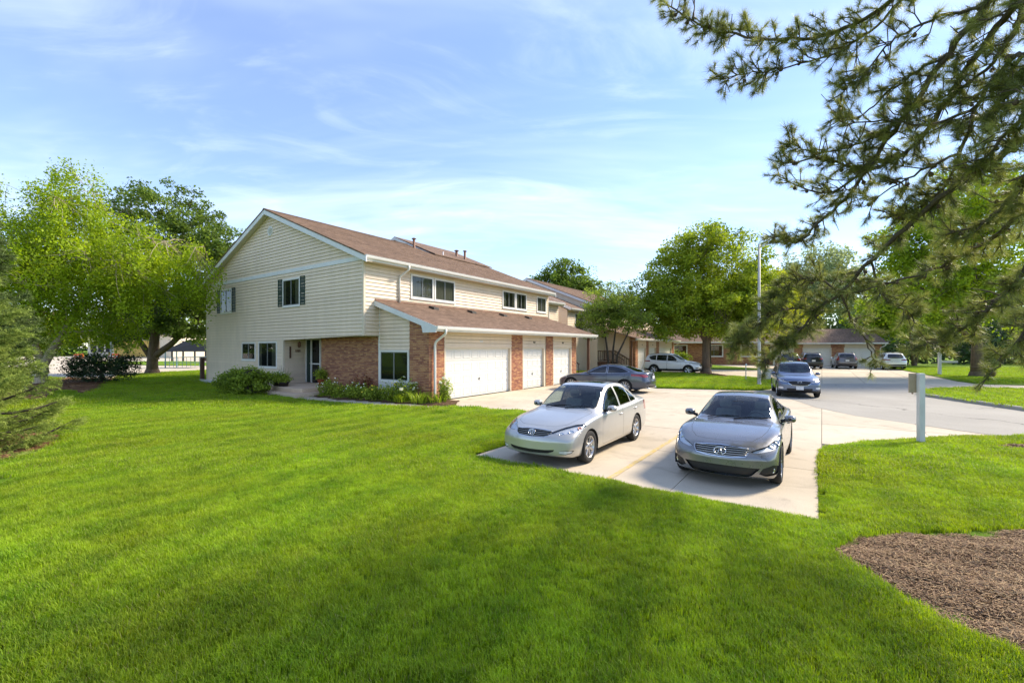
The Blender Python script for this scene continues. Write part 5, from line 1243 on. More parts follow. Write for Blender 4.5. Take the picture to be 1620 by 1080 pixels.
    m = MB(); m.box((.0, EAVE_T, 5.745), (END + .1, .0, 5.765)); m.build('soffit', M['soffit'], B)
    m = MB(); m.box((-.32, EAVE_T - .02, 5.74), (END + .12, EAVE_T, 5.96)); m.build('fascia', M['trim'], B)
    gutter(B, -.30, END + .12, EAVE_T - .022, 5.955)
    downspout(B, [(2.02, EAVE_T - .08, 5.83), (2.02, EAVE_T - .08, 5.66), (1.86, -.075, 5.36), (1.86, -.075, 4.20)])
    # ---- soffit of the overhang, entry recess
    m = MB(); m.box((.0, .0, 2.655), (1.3, 6.43, 2.672)); m.build('soffit', M['soffit'], B)
    pr = face_t(6.43); siding(wall, pr, lambda z: (.06, 1.23), .36, 2.65)
    pd = face_s(1.23)
    m = MB()
    for q in ((6.36, 6.43, .36, 2.62), (5.86, 5.94, .36, 2.62), (5.06, 5.13, .36, 2.62), (5.06, 6.43, 2.56, 2.65)): pbox(m, pd, *q, .002, .07)
    df = m.build('door_frame', M['trim'], B)
    m = MB(); pbox(m, pd, 5.94, 6.36, .36, 2.56, .0, .02); pbox(m, pd, 5.98, 6.32, .5, 1.3, .02, .028); pbox(m, pd, 5.98, 6.32, 1.45, 2.45, .02, .028); ed = m.build('entry_door', M['shutter'], B)
    m = MB(); m.lathe([(0, .03), (.03, .028), (.034, .012), (.018, 0)], 12, Matrix.Translation((1.19, 6.02, 1.35)) @ Matrix.Rotation(R(-90), 4, 'Y')); m.build('handle', M['chrome'], ed)
    m = MB(); pbox(m, pd, 5.13, 5.86, .36, 2.56, .0, .01); sdr = m.build('storm_door', M['dark_in'], B)
    m = MB(); m.add([pd(5.15,.42,.045), pd(5.84,.42,.045), pd(5.84,2.54,.045), pd(5.15,2.54,.045)], [(0,1,2,3)]); m.build('pane', M['winglass'], sdr)
    m = MB(); pbox(m, pd, 5.13, 5.86, 1.30, 1.36, .04, .055); m.build('rail', M['trim'], sdr)
    # lamp and number by the door (too small to read)
    m = MB(); pbox(m, pr, .30, .38, 1.62, 2.22, .02, .06); m.build('wind_chime', M['wood'], B)
    m = MB()
    for k in range(4): m.box((.62 + .07*k, 6.385, 1.93 + .01*(k % 2)), (.66 + .07*k, 6.41, 2.05))
    m.build('house_number', M['metal_flue'], B)
    m = MB(); m.lathe([(.05,0),(.06,.05),(.085,.06),(.075,.26),(.03,.30),(.0,.33)], 8, Matrix.Translation((.78, 6.33, 2.16))); m.box((.76, 6.33, 2.30), (.80, 6.42, 2.34)); m.build('porch_light', M['metal_flue'], B)
    # ---- brick side and garage side wall
    pb = face_s(.80); brickwork(B, pb, .02, 4.38, .0, 2.655)
    m = MB(); m.box((.80, 4.38, .34), (1.23, 4.40, 2.65)); m.build('recess_return', M['mortar'], B)
    shed = lambda t: 4.18 + (t)*(4.18 - 2.99)/3.65
    brickwork(B, pb, -3.02, -1.92, 0, 3.5, top=lambda a: shed(a) - .09)
    siding(wall, pb, lambda z: (max(-1.92, (z + .09 - 4.18)/((4.18 - 2.99)/3.65)) if z > 3.4 else -1.92, -.02), 2.06, 4.05)
    window(B, pb, -1.90, -.07, .72, 2.05, 2, None)
    m = MB(); pbox(m, pb, -1.92, -.02, .0, .70, .0, .02); pbox(m, pb, -1.92, -.02, .30, .34, .0, .035); m.build('wall_panel', M['trim'], B)
    m = MB(); pbox(m, pb, -.06, .03, .0, 4.1, .0, .03); m.build('corner_trim', M['trim'], B)
    # ---- garage front
    pg = face_t(-3.02)
    for a0, a1 in ((.80, 1.66), (6.47, 7.48), (9.87, 10.66), (13.0, 13.62)): brickwork(B, pg, a0, a1, 0, 2.83)
    brickwork(B, face_sp(13.62), -3.02, -2.45, 0, 3.5, top=lambda a: shed(a) - .09)
    siding(wall, face_sp(13.58), lambda z: (-2.45 if z < 3.2 else max(-2.45, (z + .1 - 4.18)/((4.18 - 2.99)/3.65)), 0.), .2, 4.05, joined=True)
    for a0, a1, cols in ((1.74, 6.38, 8), (7.56, 9.64, 4), (10.74, 12.88, 4)):
        garage_door(B, pg, a0, a1, 2.13, cols); siding(wall, pg, lambda z, a0=a0, a1=a1: (a0 - .08, a1 + .08), 2.20, 2.80)
        m = MB(); cx = (a0 + a1)/2
        for k in range(3): pbox(m, pg, cx - .10 + .075*k, cx - .05 + .075*k, 2.40, 2.49 - .02*(k % 2), .022, .03)
        m.build('house_number', M['black_metal' if cols == 4 else 'trim_grey'], B)
    for a in (1.70, 6.43, 7.52, 9.76, 10.70, 12.94):
        m = MB(); pbox(m, pg, a - .04, a + .04, 0, 2.83, -.12, .004); m.build('jamb', M['siding_flat'], B)
    # ---- shed roof over the garages
    roof_slab(B, .52, 15.30, -3.65, 2.99, 0.0, 4.20)
    m = MB(); P = [(.50, -3.68, 2.74), (.50, -3.68, 2.98), (.50, .02, 4.19), (.50, .02, 3.97), (.50, -2.9, 3.02), (.50, -2.98, 2.74)]; m.prism(P, (.045, 0, 0)); m.build('rake_board', M['trim_grey'], B)
    m = MB(); m.box((.545, -3.64, 2.80), (15.28, -3.02, 2.815)); m.build('soffit', M['soffit'], B)
    m = MB(); m.box((.545, -3.668, 2.79), (15.30, -3.645, 2.985)); m.build('fascia', M['trim'], B); gutter(B, .52, 15.3, -3.67, 2.985)
    m = MB(); m.box((.55, -.05, 4.19), (15.2, .0, 4.26)); m.build('flashing', M['metal_flue'], B)
    downspout(B, [(1.02, -3.72, 2.87), (1.02, -3.72, 2.70), (1.02, -3.13, 2.36), (1.02, -3.13, .42), (1.02, -3.13, .10)], .05)
    for s_ in (3.48, 6.28, 9.08, 11.78):
        m = MB(); t_ = -.62; z_ = shed(t_); m.prism([(s_ - .17, t_ - .19, z_ - .06), (s_ - .17, t_ - .17, z_ + .07), (s_ - .17, t_ + .17, z_ + .17), (s_ - .17, t_ + .19, z_ + .06)], (.34, 0, 0)); m.build('roof_vent', M['vent_black'], B, bevel=.01)
    for s_, t_, h, r, hat, mt in ((8.6, 6.3, .62, .085, 1, 'metal_flue'), (10.3, 5.3, .42, .035, 0, 'trim_grey'), (13.1, 6.6, .55, .10, 1, 'metal_flue'), (13.0, 5.7, .75, .085, 1, 'metal_flue')):
        m = MB(); z_ = zroof(t_) - .05; m.lathe([(r*1.9, 0), (r*1.2, .09), (r, .12), (r, h), (0, h)], 14, Matrix.Translation((s_, t_, z_)))
        if hat: m.lathe([(0, h + .16), (r*1.75, h + .10), (r*1.75, h + .06), (0, h + .05)], 14, Matrix.Translation((s_, t_, z_))); m.lathe([(r*.9, h), (r*.9, h + .07)], 10, Matrix.Translation((s_, t_, z_)))
        m.build('flue_pipe', M[mt], B, True)
    # ---- set-back end wing
    WS0, WS1, WT, WE = END, 18.9, 1.2, 5.62
    m = MB(); m.box((WS0, WT + .01, 0), (WS1, 14.2, 5.5)); m.prism([(WS1 - .01, WT + .02, 5.5), (WS1 - .01, 7.7, 8.28), (WS1 - .01, 14.2, 5.5)], (-3.6, 0, 0)); ww = m.build('wing_wall', M['siding_flat'], B)
    pw = face_t(WT); wv = (15.75, 17.5, 3.6, 5.3); siding(ww, pw, lambda z: (WS0 + .06, WS1), .3, 5.45, [wv], joined=True); window(B, pw, *wv[:4], 2, 'half')
    pe = face_sp(WS1)
    def exte(z):
        if z <= 5.5: return (WT, 14.2)
        k = (z - 5.5)/2.78; return (WT + (7.7 - WT)*k, 14.2 - 6.5*k)
    siding(ww, pe, exte, .3, 8.2, joined=True)
    wz = lambda t: WE + (8.52 - WE)*(t - WT + .4)/(7.7 - WT + .4)
    roof_slab(B, WS0 + .17, WS1 + .25, WT - .42, WE, 7.7, 8.52, courses=False); roof_slab(B, WS0 + .17, WS1 + .25, 14.7, WE, 7.7, 8.52, courses=False)
    m = MB(); m.prism([(WS1 + .23, WT - .45, WE - .2), (WS1 + .23, WT - .45, WE + .02), (WS1 + .23, 7.7, 8.52), (WS1 + .23, 7.7, 8.30)], (.045, 0, 0)); m.prism([(WS1 + .23, 14.7, WE - .2), (WS1 + .23, 14.7, WE + .02), (WS1 + .23, 7.7, 8.52), (WS1 + .23, 7.7, 8.30)], (.045, 0, 0)); m.build('rake_board', M['trim_grey'], B)
    m = MB(); m.box((WS0 + .1, WT - .42, 5.40), (WS1 + .2, WT, 5.42)); m.box((WS0 + .1, WT - .45, 5.40), (WS1 + .2, WT - .42, 5.62)); m.build('soffit', M['soffit'], B); gutter(B, WS0 + .1, WS1 + .2, WT - .455, 5.61)
    # entry under the end of the shed roof: post, landing, stair rail
    m = MB(); m.box((15.0, -3.25, 0), (15.14, -3.11, 2.80)); m.build('porch_post', M['wood'], B)
    m = MB(); m.box((13.7, -1.2, 0), (15.2, 1.1, .85)); st_ = m.build('porch_landing', M['wood'], B)
    for k in range(4): m = MB(); m.box((13.72, -1.2 - .28*(k+1), 0), (15.1, -1.2 - .28*k - .005, .85 - .17*(k+1))); m.build('step', M['wood'], st_)
    for s_ in (13.74, 15.12):
        m = MB(); m.tube([(s_, -2.5, 1.05), (s_, -1.15, 1.85), (s_, 1.0, 1.85)], .04, 6); m.tube([(s_, -2.5, .25), (s_, -1.15, 1.0), (s_, 1.0, 1.0)], .03, 6); rl = m.build('stair_rail', M['wood'], st_)
        for k in range(16):
            t_ = -2.45 + k*.22; zt = 1.07 + (t_ + 2.5)*.59 if t_ < -1.15 else 1.85; m = MB(); m.box((s_ - .018, t_ - .018, zt - .80), (s_ + .018, t_ + .018, zt)); m.build('baluster', M['wood'], rl)
    return B
block = build_block()
tag(block, 'long cream sided townhouse block with dark green shutters and brick entry, nearest on the lawn', 'building', 'townhouse blocks')
cm_ = child_map()
wing_only = ('siding_board',)
def skip_far(c):
    n = c.name.split('.')[0]
    if n == 'roof' and abs(c.data.vertices[0].co.x - 9.25) < .01: return True
    if n == 'rake_board' and abs(c.data.vertices[0].co.x - 9.22) < .01: return True
    if n in ('rear_gable', 'gable_vent', 'shutter', 'storm_door', 'entry_door', 'wind_chime', 'porch_light', 'flue_pipe'): return True
    if n == 'siding_board' and c.data.vertices and abs(c.data.vertices[2].co.x + .034) < .004: return True
    return False
block2 = copy_tree(block, None, cm_, skip_far)
block2.location = st(41.8, 1.3); block2.scale = (-1, 1, 1)
tag(block2, 'second cream townhouse block set further back behind the small tree and white sport utility', 'building', 'townhouse blocks')

# entry steps: a thing of its own against the house
stp = empty('porch_steps', A0, TH); tag(stp, 'two tier tan concrete steps at the recessed front entry', 'steps')
for nm, z1, P in (('lower_step', .17, [(-1.52,2.62),(-1.62,3.2),(-1.62,5.2),(-1.2,6.35),(.0,6.40),(.79,6.40),(.79,2.62)]), ('upper_step', .345, [(-.95,3.05),(-1.1,3.6),(-1.1,5.0),(-.8,6.0),(-.02,6.38),(1.22,6.40),(1.22,4.42),(.78,4.39),(.78,3.05)])):
    m = MB(); m.prism([(p[0], p[1], -.05 if nm == 'lower_step' else .168) for p in P], (0, 0, z1 + (.05 if nm == 'lower_step' else -.168))); m.build(nm, M['step'], stp, bevel=.015)
# ================================================================== trees and plants
M['bark'] = plain('grey_brown_bark', (.13, .095, .065), .95, .35, 7, bump=.8, bscale=16, stretch=(1, 1, .25))
M['bark_pale'] = plain('pale_birch_bark', (.40, .32, .23), .9, .4, 5, bump=.5, bscale=14, stretch=(1, 1, .5))
M['bark_dark'] = plain('dark_branch_bark', (.060, .047, .036), .95, .3, 9, bump=.6, bscale=30)
M['pine_bark'] = plain('pine_limb_bark', (.085, .066, .048), .95, .35, 9, bump=.8, bscale=25)
M['leaf_linden'] = leafmat('linden_leaf', (.14, .23, .02), (.36, .42, .035))
M['leaf_locust'] = leafmat('locust_leaf', (0.075, 0.14, 0.025), (0.18, 0.25, 0.035))
M['leaf_birch'] = leafmat('birch_leaf', (.16, .265, .014), (.38, .47, .03), .5)
M['leaf_small'] = leafmat('small_tree_leaf', (.14, .22, .035), (.30, .37, .055))
M['leaf_maple'] = leafmat('maple_leaf', (0.14, 0.25, 0.018), (0.35, 0.44, 0.03), .5)
M['leaf_pale'] = leafmat('pale_leaf', (0.2, 0.27, 0.12), (0.33, 0.38, 0.18))
M['leaf_gold_lit'] = leafmat('gold_lit_leaf', (0.24, 0.3, 0.015), (0.45, 0.46, 0.025), .5)  # the gold of sunlight on the crown is put into this leaf colour
M['leaf_dark'] = leafmat('dark_evergreen_leaf', (0.025, 0.056, 0.022), (0.054, 0.093, 0.034), .2)
M['leaf_wood'] = leafmat('far_wood_leaf', (0.043, 0.085, 0.025), (0.101, 0.147, 0.037), .3)
M['leaf_bush'] = leafmat('box_bush_leaf', (0.12, 0.2, 0.025), (0.29, 0.37, 0.04), .4)
M['spruce'] = leafmat('spruce_needle', (.12, .185, .03), (.36, .42, .105), .3, .7, .1)
M['spruce_dark'] = leafmat('dark_spruce_needle', (0.06, 0.1, 0.03), (0.15, 0.2, 0.05), .15)
M['pine'] = leafmat('pine_needle', (.11, .15, .035), (.33, .335, .085), .35, .45, .4)
M['cone'] = plain('pine_cone', (.085, .055, .035), .9, .3, 30)

def unit(a): return a/(np.linalg.norm(a, axis=-1, keepdims=True) + 1e-9)
def leaf_quads(C, size, r, up=.5, aspect=.62):
    """a folded rhombus leaf at every point of C"""
    n = len(C); nrm = r.normal(size=(n, 3)); nrm[:, 2] += up; nrm /= np.linalg.norm(nrm, axis=1)[:, None] + 1e-9
    a = np.cross(nrm, r.normal(size=(n, 3))); a /= np.linalg.norm(a, axis=1)[:, None] + 1e-9; b = np.cross(nrm, a)
    s = (size*r.uniform(.4, 1.5, n))[:, None]
    V_ = np.stack([C - a*s*.5, C + b*s*aspect*.5 + nrm*s*.08, C + a*s*.5, C - b*s*aspect*.5 + nrm*s*.08], 1).reshape(-1, 3)
    return V_, np.arange(4*n).reshape(-1, 4)
def in_blobs(blobs, n, r, shell=.42):
    vol = np.array([b[3]*b[4]*b[5] for b in blobs])**.8; k = r.choice(len(blobs), n, p=vol/vol.sum()); B = np.array(blobs)[k]
    d = r.normal(size=(n, 3)); d /= np.linalg.norm(d, axis=1)[:, None]; q = r.uniform(size=n)**shell
    return B[:, :3] + d*q[:, None]*B[:, 3:6], d, k
def limb_path(p, q, r, sag=.12, n=5):
    p, q = np.array(p, float), np.array(q, float); L_ = np.linalg.norm(q - p); out = []
    w1, w2 = r.normal(size=3)*L_*.06, r.normal(size=3)*L_*.05
    for i in range(n+1):
        t = i/n; out.append(p + (q-p)*t + np.array([0, 0, sag*L_*math.sin(math.pi*t)]) + w1*math.sin(math.pi*t) + w2*math.sin(2*math.pi*t))
    return out
def leaf_tree(name, label, base, stems, blobs, nc, nl, size, spread, lmat, bmat, seed, limbs=14, r0=.25, group=None, cat='tree', flat=.75, droop=0., up=.5, twigs=True, shell=.42):
    """stems: list of polylines [(x,y,z,r)...] relative to base; blobs: crown ellipsoids relative to base"""
    r = np.random.default_rng(seed); root = empty(name, base); tag(root, label, cat, group)
    C, D, K = in_blobs(blobs, nc, r, shell)
    tr = MB(); forks = []
    for s_ in stems:
        P = [Vector(p[:3]) for p in s_]; tr.tube(P, [p[3] for p in s_], 9, True)
        for a, b in zip(s_[:-1], s_[1:]):
            for t in np.linspace(.15, 1, 5): forks.append([a[i] + (b[i]-a[i])*t for i in range(4)])
        f = s_[0]; tr.tube([(f[0], f[1], f[2] - .25), (f[0], f[1], f[2] + .04), (f[0], f[1], f[2] + .4)], [f[3]*1.5, f[3]*1.3, f[3]*1.02], 9, False)
    forks = np.array([f for f in forks if f[2] > .45*max(p[2] for s_ in stems for p in s_)])
    nodes = []
    idx = r.choice(nc, min(limbs, nc), replace=False)
    for i in idx:
        d = np.linalg.norm((forks[:, :3] - C[i])*np.array([1, 1, 1.0]), axis=1) + np.maximum(forks[:, 2] - C[i][2], 0)*2; f = forks[np.argmin(d)]
        path = limb_path(f[:3], C[i], r); rad = min(f[3]*.62, r0*.5); R_ = [rad*(1 - .85*k/(len(path)-1)) for k in range(len(path))]
        tr.tube(path, R_, 6, False); nodes += [(*p, q) for p, q in zip(path[1:], R_[1:])]
    nodes = np.array(nodes)
    if twigs:
        for i in range(nc):
            d = np.linalg.norm(nodes[:, :3] - C[i], axis=1); f = nodes[np.argmin(d)]
            if d.min() < .08: continue
            tr.tube(limb_path(f[:3], C[i], r, .06, 3), [max(min(f[3]*.55, .03 + .012*size*10), .006), .012, .009, .005], 4, False)
    tr.build('trunk', M[bmat], root, True)
    P = np.repeat(C, nl, axis=0) + unit(r.normal(size=(nc*nl, 3)))*(r.uniform(size=(nc*nl, 1))**.5)*spread*1.65*np.array([1, 1, flat])*r.uniform(.55, 1.35, nc).repeat(nl)[:, None]
    if droop: P[:, 2] -= np.abs(r.normal(size=len(P)))*droop
    V_, F_ = leaf_quads(P, size, r, up)
    tint = np.clip(np.repeat(r.uniform(.15, .85, nc), nl) + r.normal(size=nc*nl)*.18, 0, 1)
    mesh_np('crown', V_, F_, M[lmat], root, tint=tint); return root
def stem(*p): return [tuple(q) for q in p]

leaf_tree('linden_tree', 'broad round green shade tree on the grass island beside the white sport utility', (16.08, 36.86, .08),
    [stem((0,0,0,.36),(.0,0,1.4,.30),(.05,.1,2.8,.27),(.2,.2,5.5,.20),(.3,.3,8.5,.12)), stem((.05,.1,2.6,.2),(-1.2,-.2,4.2,.15),(-2.6,-.3,6.2,.09)), stem((.05,.1,2.4,.2),(1.5,.2,4.4,.14),(2.8,.3,6.6,.08))],
    [(.3,0,7.6,5.2,4.8,4.6),(-3.9,-.4,4.6,2.6,2.6,1.9),(-2.6,0,6.6,3.6,3.4,3.2),(3.0,.2,6.4,3.6,3.4,2.9),(1.2,-.5,4.3,4.2,3,1.4),(.2,0,10.2,3.2,3,2.1),(4.6,0,6.4,2.6,2.6,2.6),(-5.0,-.3,5.2,2.0,2,1.8),(2.4,-.6,3.9,3.6,2.8,1.1),(-2.2,-.4,3.9,3.0,2.6,1.0)], 760, 120, .185, .46, 'leaf_linden', 'bark', 11, 26, .3, 'shade trees round the court')
leaf_tree('gold_lit_tree', 'yellow green tree behind the lamp post, its crown lit gold', (26.2, 46.5, 0),
    [stem((0,0,0,.28),(0,0,3,.2),(.2,0,7,.1))], [(0,0,7.2,4.0,3.6,3.6),(1.2,0,5.2,3.6,3.2,2.2),(-1.5,0,5.2,3.2,3,2.4)], 420, 70, .22, .55, 'leaf_gold_lit', 'bark', 12, 14, .2, 'shade trees round the court')
leaf_tree('small_tree', 'slim multi stemmed small tree standing before the second block', (7.55, 33.6, .05),
    [stem((-.25,0,0,.10),(-.3,0,1.6,.085),(-.5,.1,3.2,.06),(-.9,.2,5,.03)), stem((.05,.1,0,.09),(.1,.1,1.8,.08),(.3,.1,3.4,.055),(.2,.2,5.6,.03)), stem((.35,0,0,.09),(.4,0,1.5,.08),(1.1,-.1,3.0,.055),(1.7,-.1,4.6,.03))],
    [(0,0,5.3,2.3,2.1,1.9),(-1.1,0,4.2,1.7,1.6,1.3),(1.2,-.2,4.2,1.7,1.6,1.1)], 320, 70, .12, .33, 'leaf_small', 'bark_dark', 13, 14, .09, None, flat=.6)
leaf_tree('back_tree', 'dark round tree rising behind the roofs of the blocks', (8.8, 76, 0),
    [stem((0,0,0,.5),(0,0,7,.35),(0,0,13,.15))], [(0,0,12.6,5.2,4.5,4.4),(-4.2,0,11.8,2.8,2.6,2.3),(3.6,0,11.2,3.2,3,2.9)], 320, 80, .38, .85, 'leaf_locust', 'bark', 14, 12, .3)
leaf_tree('pale_tree', 'pale grey green tree far behind the garages, half hidden by pine', (48, 70, 0),
    [stem((0,0,0,.5),(0,0,7,.35),(0,0,15,.15))], [(0,0,13,5.6,5,5.6),(4.5,0,10.5,4,4,4),(-4,0,9.5,3.5,3.5,4)], 360, 76, .38, .85, 'leaf_pale', 'bark', 15, 14, .3)
leaf_tree('maple_tree', 'large bright green maple on the right behind the pine boughs', (33.5, 32, .05),
    [stem((0,0,0,.38),(0,0,2.4,.3),(-.2,0,6,.2),(-.3,0,10,.1)), stem((0,0,2.2,.2),(-2.4,-.2,4.6,.13),(-4.6,-.4,6.6,.07))],
    [(.5,0,9.6,5.5,5,4.6),(-3.8,-.4,6.2,3.8,3.6,2.8),(2.5,0,5.8,4.8,4.2,2.6),(-1,-1,12.3,3.6,3.4,2.8),(-5.4,-.5,9.6,2.6,2.6,2.4)], 680, 84, .21, .56, 'leaf_maple', 'bark', 16, 22, .3, 'shade trees round the court')
leaf_tree('verge_tree', 'light green tree with forked trunk on the far verge past the white parked car', (47.5, 52.5, 0),
    [stem((0,0,0,.2),(-.3,0,2.5,.15),(-.9,0,6,.08)), stem((.1,0,0,.18),(.6,0,2.6,.13),(1.4,0,6,.07))], [(0,0,7.2,5.4,4.6,4.2),(-4,0,5.4,3.2,3,2.4),(4,0,5.6,3.4,3,2.6)], 330, 55, .34, .66, 'leaf_maple', 'bark', 17, 14, .16, 'shade trees round the court')
leaf_tree('locust_tree', 'tall dark spreading tree with thick forked trunk behind the left lawn', (-25.9, 32.0, .30),
    [stem((0,0,0,.46),(.0,0,1.0,.41),(.1,0,2.2,.37),(.5,0,6,.3),(.7,.2,11,.16)), stem((.1,0,1.5,.30),(1.6,0,2.6,.25),(3.6,.1,4.6,.17),(5.2,.1,8,.08)), stem((0,0,1.3,.26),(-1.3,0,3.2,.2),(-3,.1,6,.1))],
    [(.8,0,13.2,5.0,4.4,4.0),(4.3,0,9.4,4.0,3.6,4.4),(-2.6,0,9.8,4,3.8,3.6),(2.2,0,5.6,4.6,3.6,2.2),(6.4,0,11.4,2.4,2.4,2.4),(-1.2,0,5.0,3.6,3,1.8),(3.6,.5,3.6,2.8,2.4,1.0),(-2.6,.5,3.4,2.2,2,1.2)], 700, 88, .23, .50, 'leaf_locust', 'bark', 18, 28, .42, 'trees on the left lawn').scale = (.82, .82, .80)
leaf_tree('birch_tree', 'yellow green leaning tree with pale forked trunk above the spruce', (-24.6, 23.2, .28),
    [stem((0,0,0,.24),(.1,0,.9,.2),(.5,0,1.6,.19),(1.7,.1,3.6,.14),(3.2,.1,6,.07)), stem((.1,0,.8,.17),(-.5,.1,2.4,.13),(-.6,.2,5,.08),(.4,.2,8.5,.04)), stem((1.2,.1,2.7,.09),(3.0,-.3,2.75,.05),(4.1,-.4,2.5,.03))],
    [(2.4,0,6.6,4.2,3.4,3.0),(6.0,0,6.4,2.9,2.6,1.9),(-.2,0,8.0,2.8,2.6,2.8),(.6,-.4,5.4,3.6,2.8,2.2),(4.6,-.2,4.6,2.6,2.2,1.3),(1.4,0,10.0,1.5,1.5,1.5),(-1.4,.4,5.0,2.4,2.2,2.4),(7.4,.1,5.2,1.5,1.5,1.2),(2.2,.6,3.2,3.2,2.4,1.1),(-1.8,.8,3.0,2,1.8,1.6)], 820, 135, .115, .36, 'leaf_birch', 'bark_pale', 19, 26, .18, 'trees on the left lawn', droop=.35, flat=1.0)
leaf_tree('yew_bush', 'dark green rounded evergreen shrub on the mulch below the birch', (-22.7, 24.6, .25),
    [stem((0,0,0,.08),(0,0,1,.05))], [(0,0,.75,1.4,1.2,.85),(.9,.3,1.0,.9,.8,.9),(-.9,0,.9,1,1,.9)], 240, 46, .085, .2, 'leaf_dark', 'bark_dark', 20, 8, .05, None, 'shrub')
leaf_tree('box_bush', 'rounded leafy green bush in front of the gable windows', (-12.05, 20.05, .02),
    [stem((0,0,0,.05),(0,0,.7,.03))], [(0,0,.60,1.12,.95,.62),(.5,-.2,.62,.8,.8,.58),(-.6,.1,.5,.75,.8,.5)], 300, 50, .085, .15, 'leaf_bush', 'bark_dark', 21, 8, .03, None, 'bush', shell=.3)
# hedge and wood that close the view
def mass(name, label, segs, n, size, mat, seed):
    """far wood that reads as one mass: clumped crowns along lines (x0,y0,x1,y1,height,depth)"""
    r = np.random.default_rng(seed); Cs = []
    for x0, y0, x1, y1, h, dp, dens in segs:
        L_ = math.hypot(x1-x0, y1-y0); k = int(L_*dens/3.0) + 2
        for i in range(k):
            t = (i + r.uniform(-.4, .4))/k; hh = h*r.uniform(.62, 1.15); w = h*r.uniform(.28, .48); c = np.array([x0 + (x1-x0)*t, y0 + (y1-y0)*t + r.uniform(-dp, dp), hh*.5])
            m = int(n*hh*w/30); d = r.normal(size=(m, 3)); d /= np.linalg.norm(d, axis=1)[:, None]; q = r.uniform(size=m)**.33
            bl = c + d*q[:, None]*np.array([w, w*.8, hh*.5]); Cs.append(bl)
    C = np.vstack(Cs); C = np.repeat(C, 5, axis=0) + r.normal(size=(len(C)*5, 3))*size*1.3; C[:, 2] = np.maximum(C[:, 2], .1)
    V_, F_ = leaf_quads(C, size, r, .4); o = mesh_np(name, V_, F_, M[mat], tint=np.clip(np.repeat(r.uniform(0, 1, len(C)//5), 5) + r.normal(size=len(C))*.1, 0, 1)); tag(o, label, 'woodland', kind='stuff'); return o
mass('far_wood', 'distant band of trees closing the horizon', [(-190,120,-60,128,11,6,.9),(-62,128,80,150,11,6,.8),(60,120,200,112,13,6,.9),(-190,125,-260,60,12,6,.7)], 90, 1.05, 'leaf_wood', 31)
mass('hedge_row', 'dark hedge behind the far verge at the right', [(44,60,90,64,4.6,1.2,1.6),(60,58,110,56,9,3,1.0)], 190, .5, 'leaf_dark', 32)

# ------------------------------------------------------------------ needles
def needle_tris(base, dirs, length, width, r):
    n = len(base); a = np.cross(dirs, r.normal(size=(n, 3))); a /= np.linalg.norm(a, axis=1)[:, None] + 1e-9
    w = (width*.5)*a; L_ = dirs*length[:, None]
    V_ = np.stack([base - w, base + w, base + L_ + w*.25], 1).reshape(-1, 3); return V_, np.arange(3*n).reshape(-1, 3)
def unit(a): return a/(np.linalg.norm(a, axis=-1, keepdims=True) + 1e-9)
def spruce(name, label, base, H, rad, seed, mat, group, z_low=.1, shoots=6500, nper=22, nl=.028, nw=.0045, sl=.13):
    r = np.random.default_rng(seed); root = empty(name, base); tag(root, label, 'tree', group)
    tr = MB(); tr.tube([(0,0,-.1),(0,0,H*.5),(0,0,H)], [rad*.075, rad*.045, .01], 8)
    B = []; Dr = []
    nb = int(H*26)
    for k in range(nb):
        f = (k + r.uniform())/nb; z = z_low + (H - z_low)*f**1.15; L_ = rad*(1 - (z/H)**1.1)*r.uniform(.72, 1.1) + .12; a = r.uniform(0, 6.283); dz = r.uniform(-.15, .22)
        d = np.array([math.cos(a), math.sin(a), 0]); P = [np.array([0, 0, z]) + d*L_*t + np.array([0, 0, dz*L_*t - .16*L_*math.sin(t*2.2) + .16*L_*t*t]) for t in np.linspace(0, 1, 6)]
        tr.tube(P, [.022*L_/rad + .004]*5 + [.003], 4, False)
        side = np.array([-d[1], d[0], 0]); m = max(4, int(shoots/nb))
        for q in range(m):
            t = 1 - r.uniform()**1.6*.75; i = min(int(t*5), 4); c = P[i] + (P[i+1] - P[i])*(t*5 - i); s_ = r.choice([-1, 1])*r.uniform(.0, 1)*(1 - t*.75)*L_*.55
            p = c + side*s_ + d*abs(s_)*.4 + np.array([0, 0, r.uniform(-.06, .05)]); B.append(p); Dr.append(unit(d*.9 + side*(s_*1.2) + r.normal(size=3)*.32 + np.array([0, 0, .05])))
    B = np.array(B); Dr = np.array(Dr); n = len(B); tr.build('trunk', M['bark_dark'], root, True)
    t = r.uniform(size=(n, nper)); bb = (B[:, None] + Dr[:, None]*(t*sl)[..., None]).reshape(-1, 3)
    dd = unit(np.repeat(Dr, nper, axis=0)*.75 + unit(r.normal(size=(n*nper, 3)))*.8)
    V_, F_ = needle_tris(bb, dd, nl*r.uniform(.7, 1.3, n*nper), nw, r)
    tint = np.clip(np.repeat(r.uniform(.1, .75, n), nper) + (t.ravel() - .4)*.5, 0, 1); mesh_np('needles', V_, F_, M[mat], root, tint=tint); return root
spruce('spruce_tree', 'grey green spruce spilling over the mulch at the left edge', (-11.0, 8.4, .05), 5.2, 1.8, 41, 'spruce', 'conifers at the left edge', .12, 15000, 34, .05, .0085, .17)
spruce('spruce_tree', 'tall dark conifer behind the grey green spruce at the left edge', (-18.2, 14.2, .1), 9.6, 2.4, 42, 'spruce_dark', 'conifers at the left edge', .8, 9000, 20, .11, .02, .25)

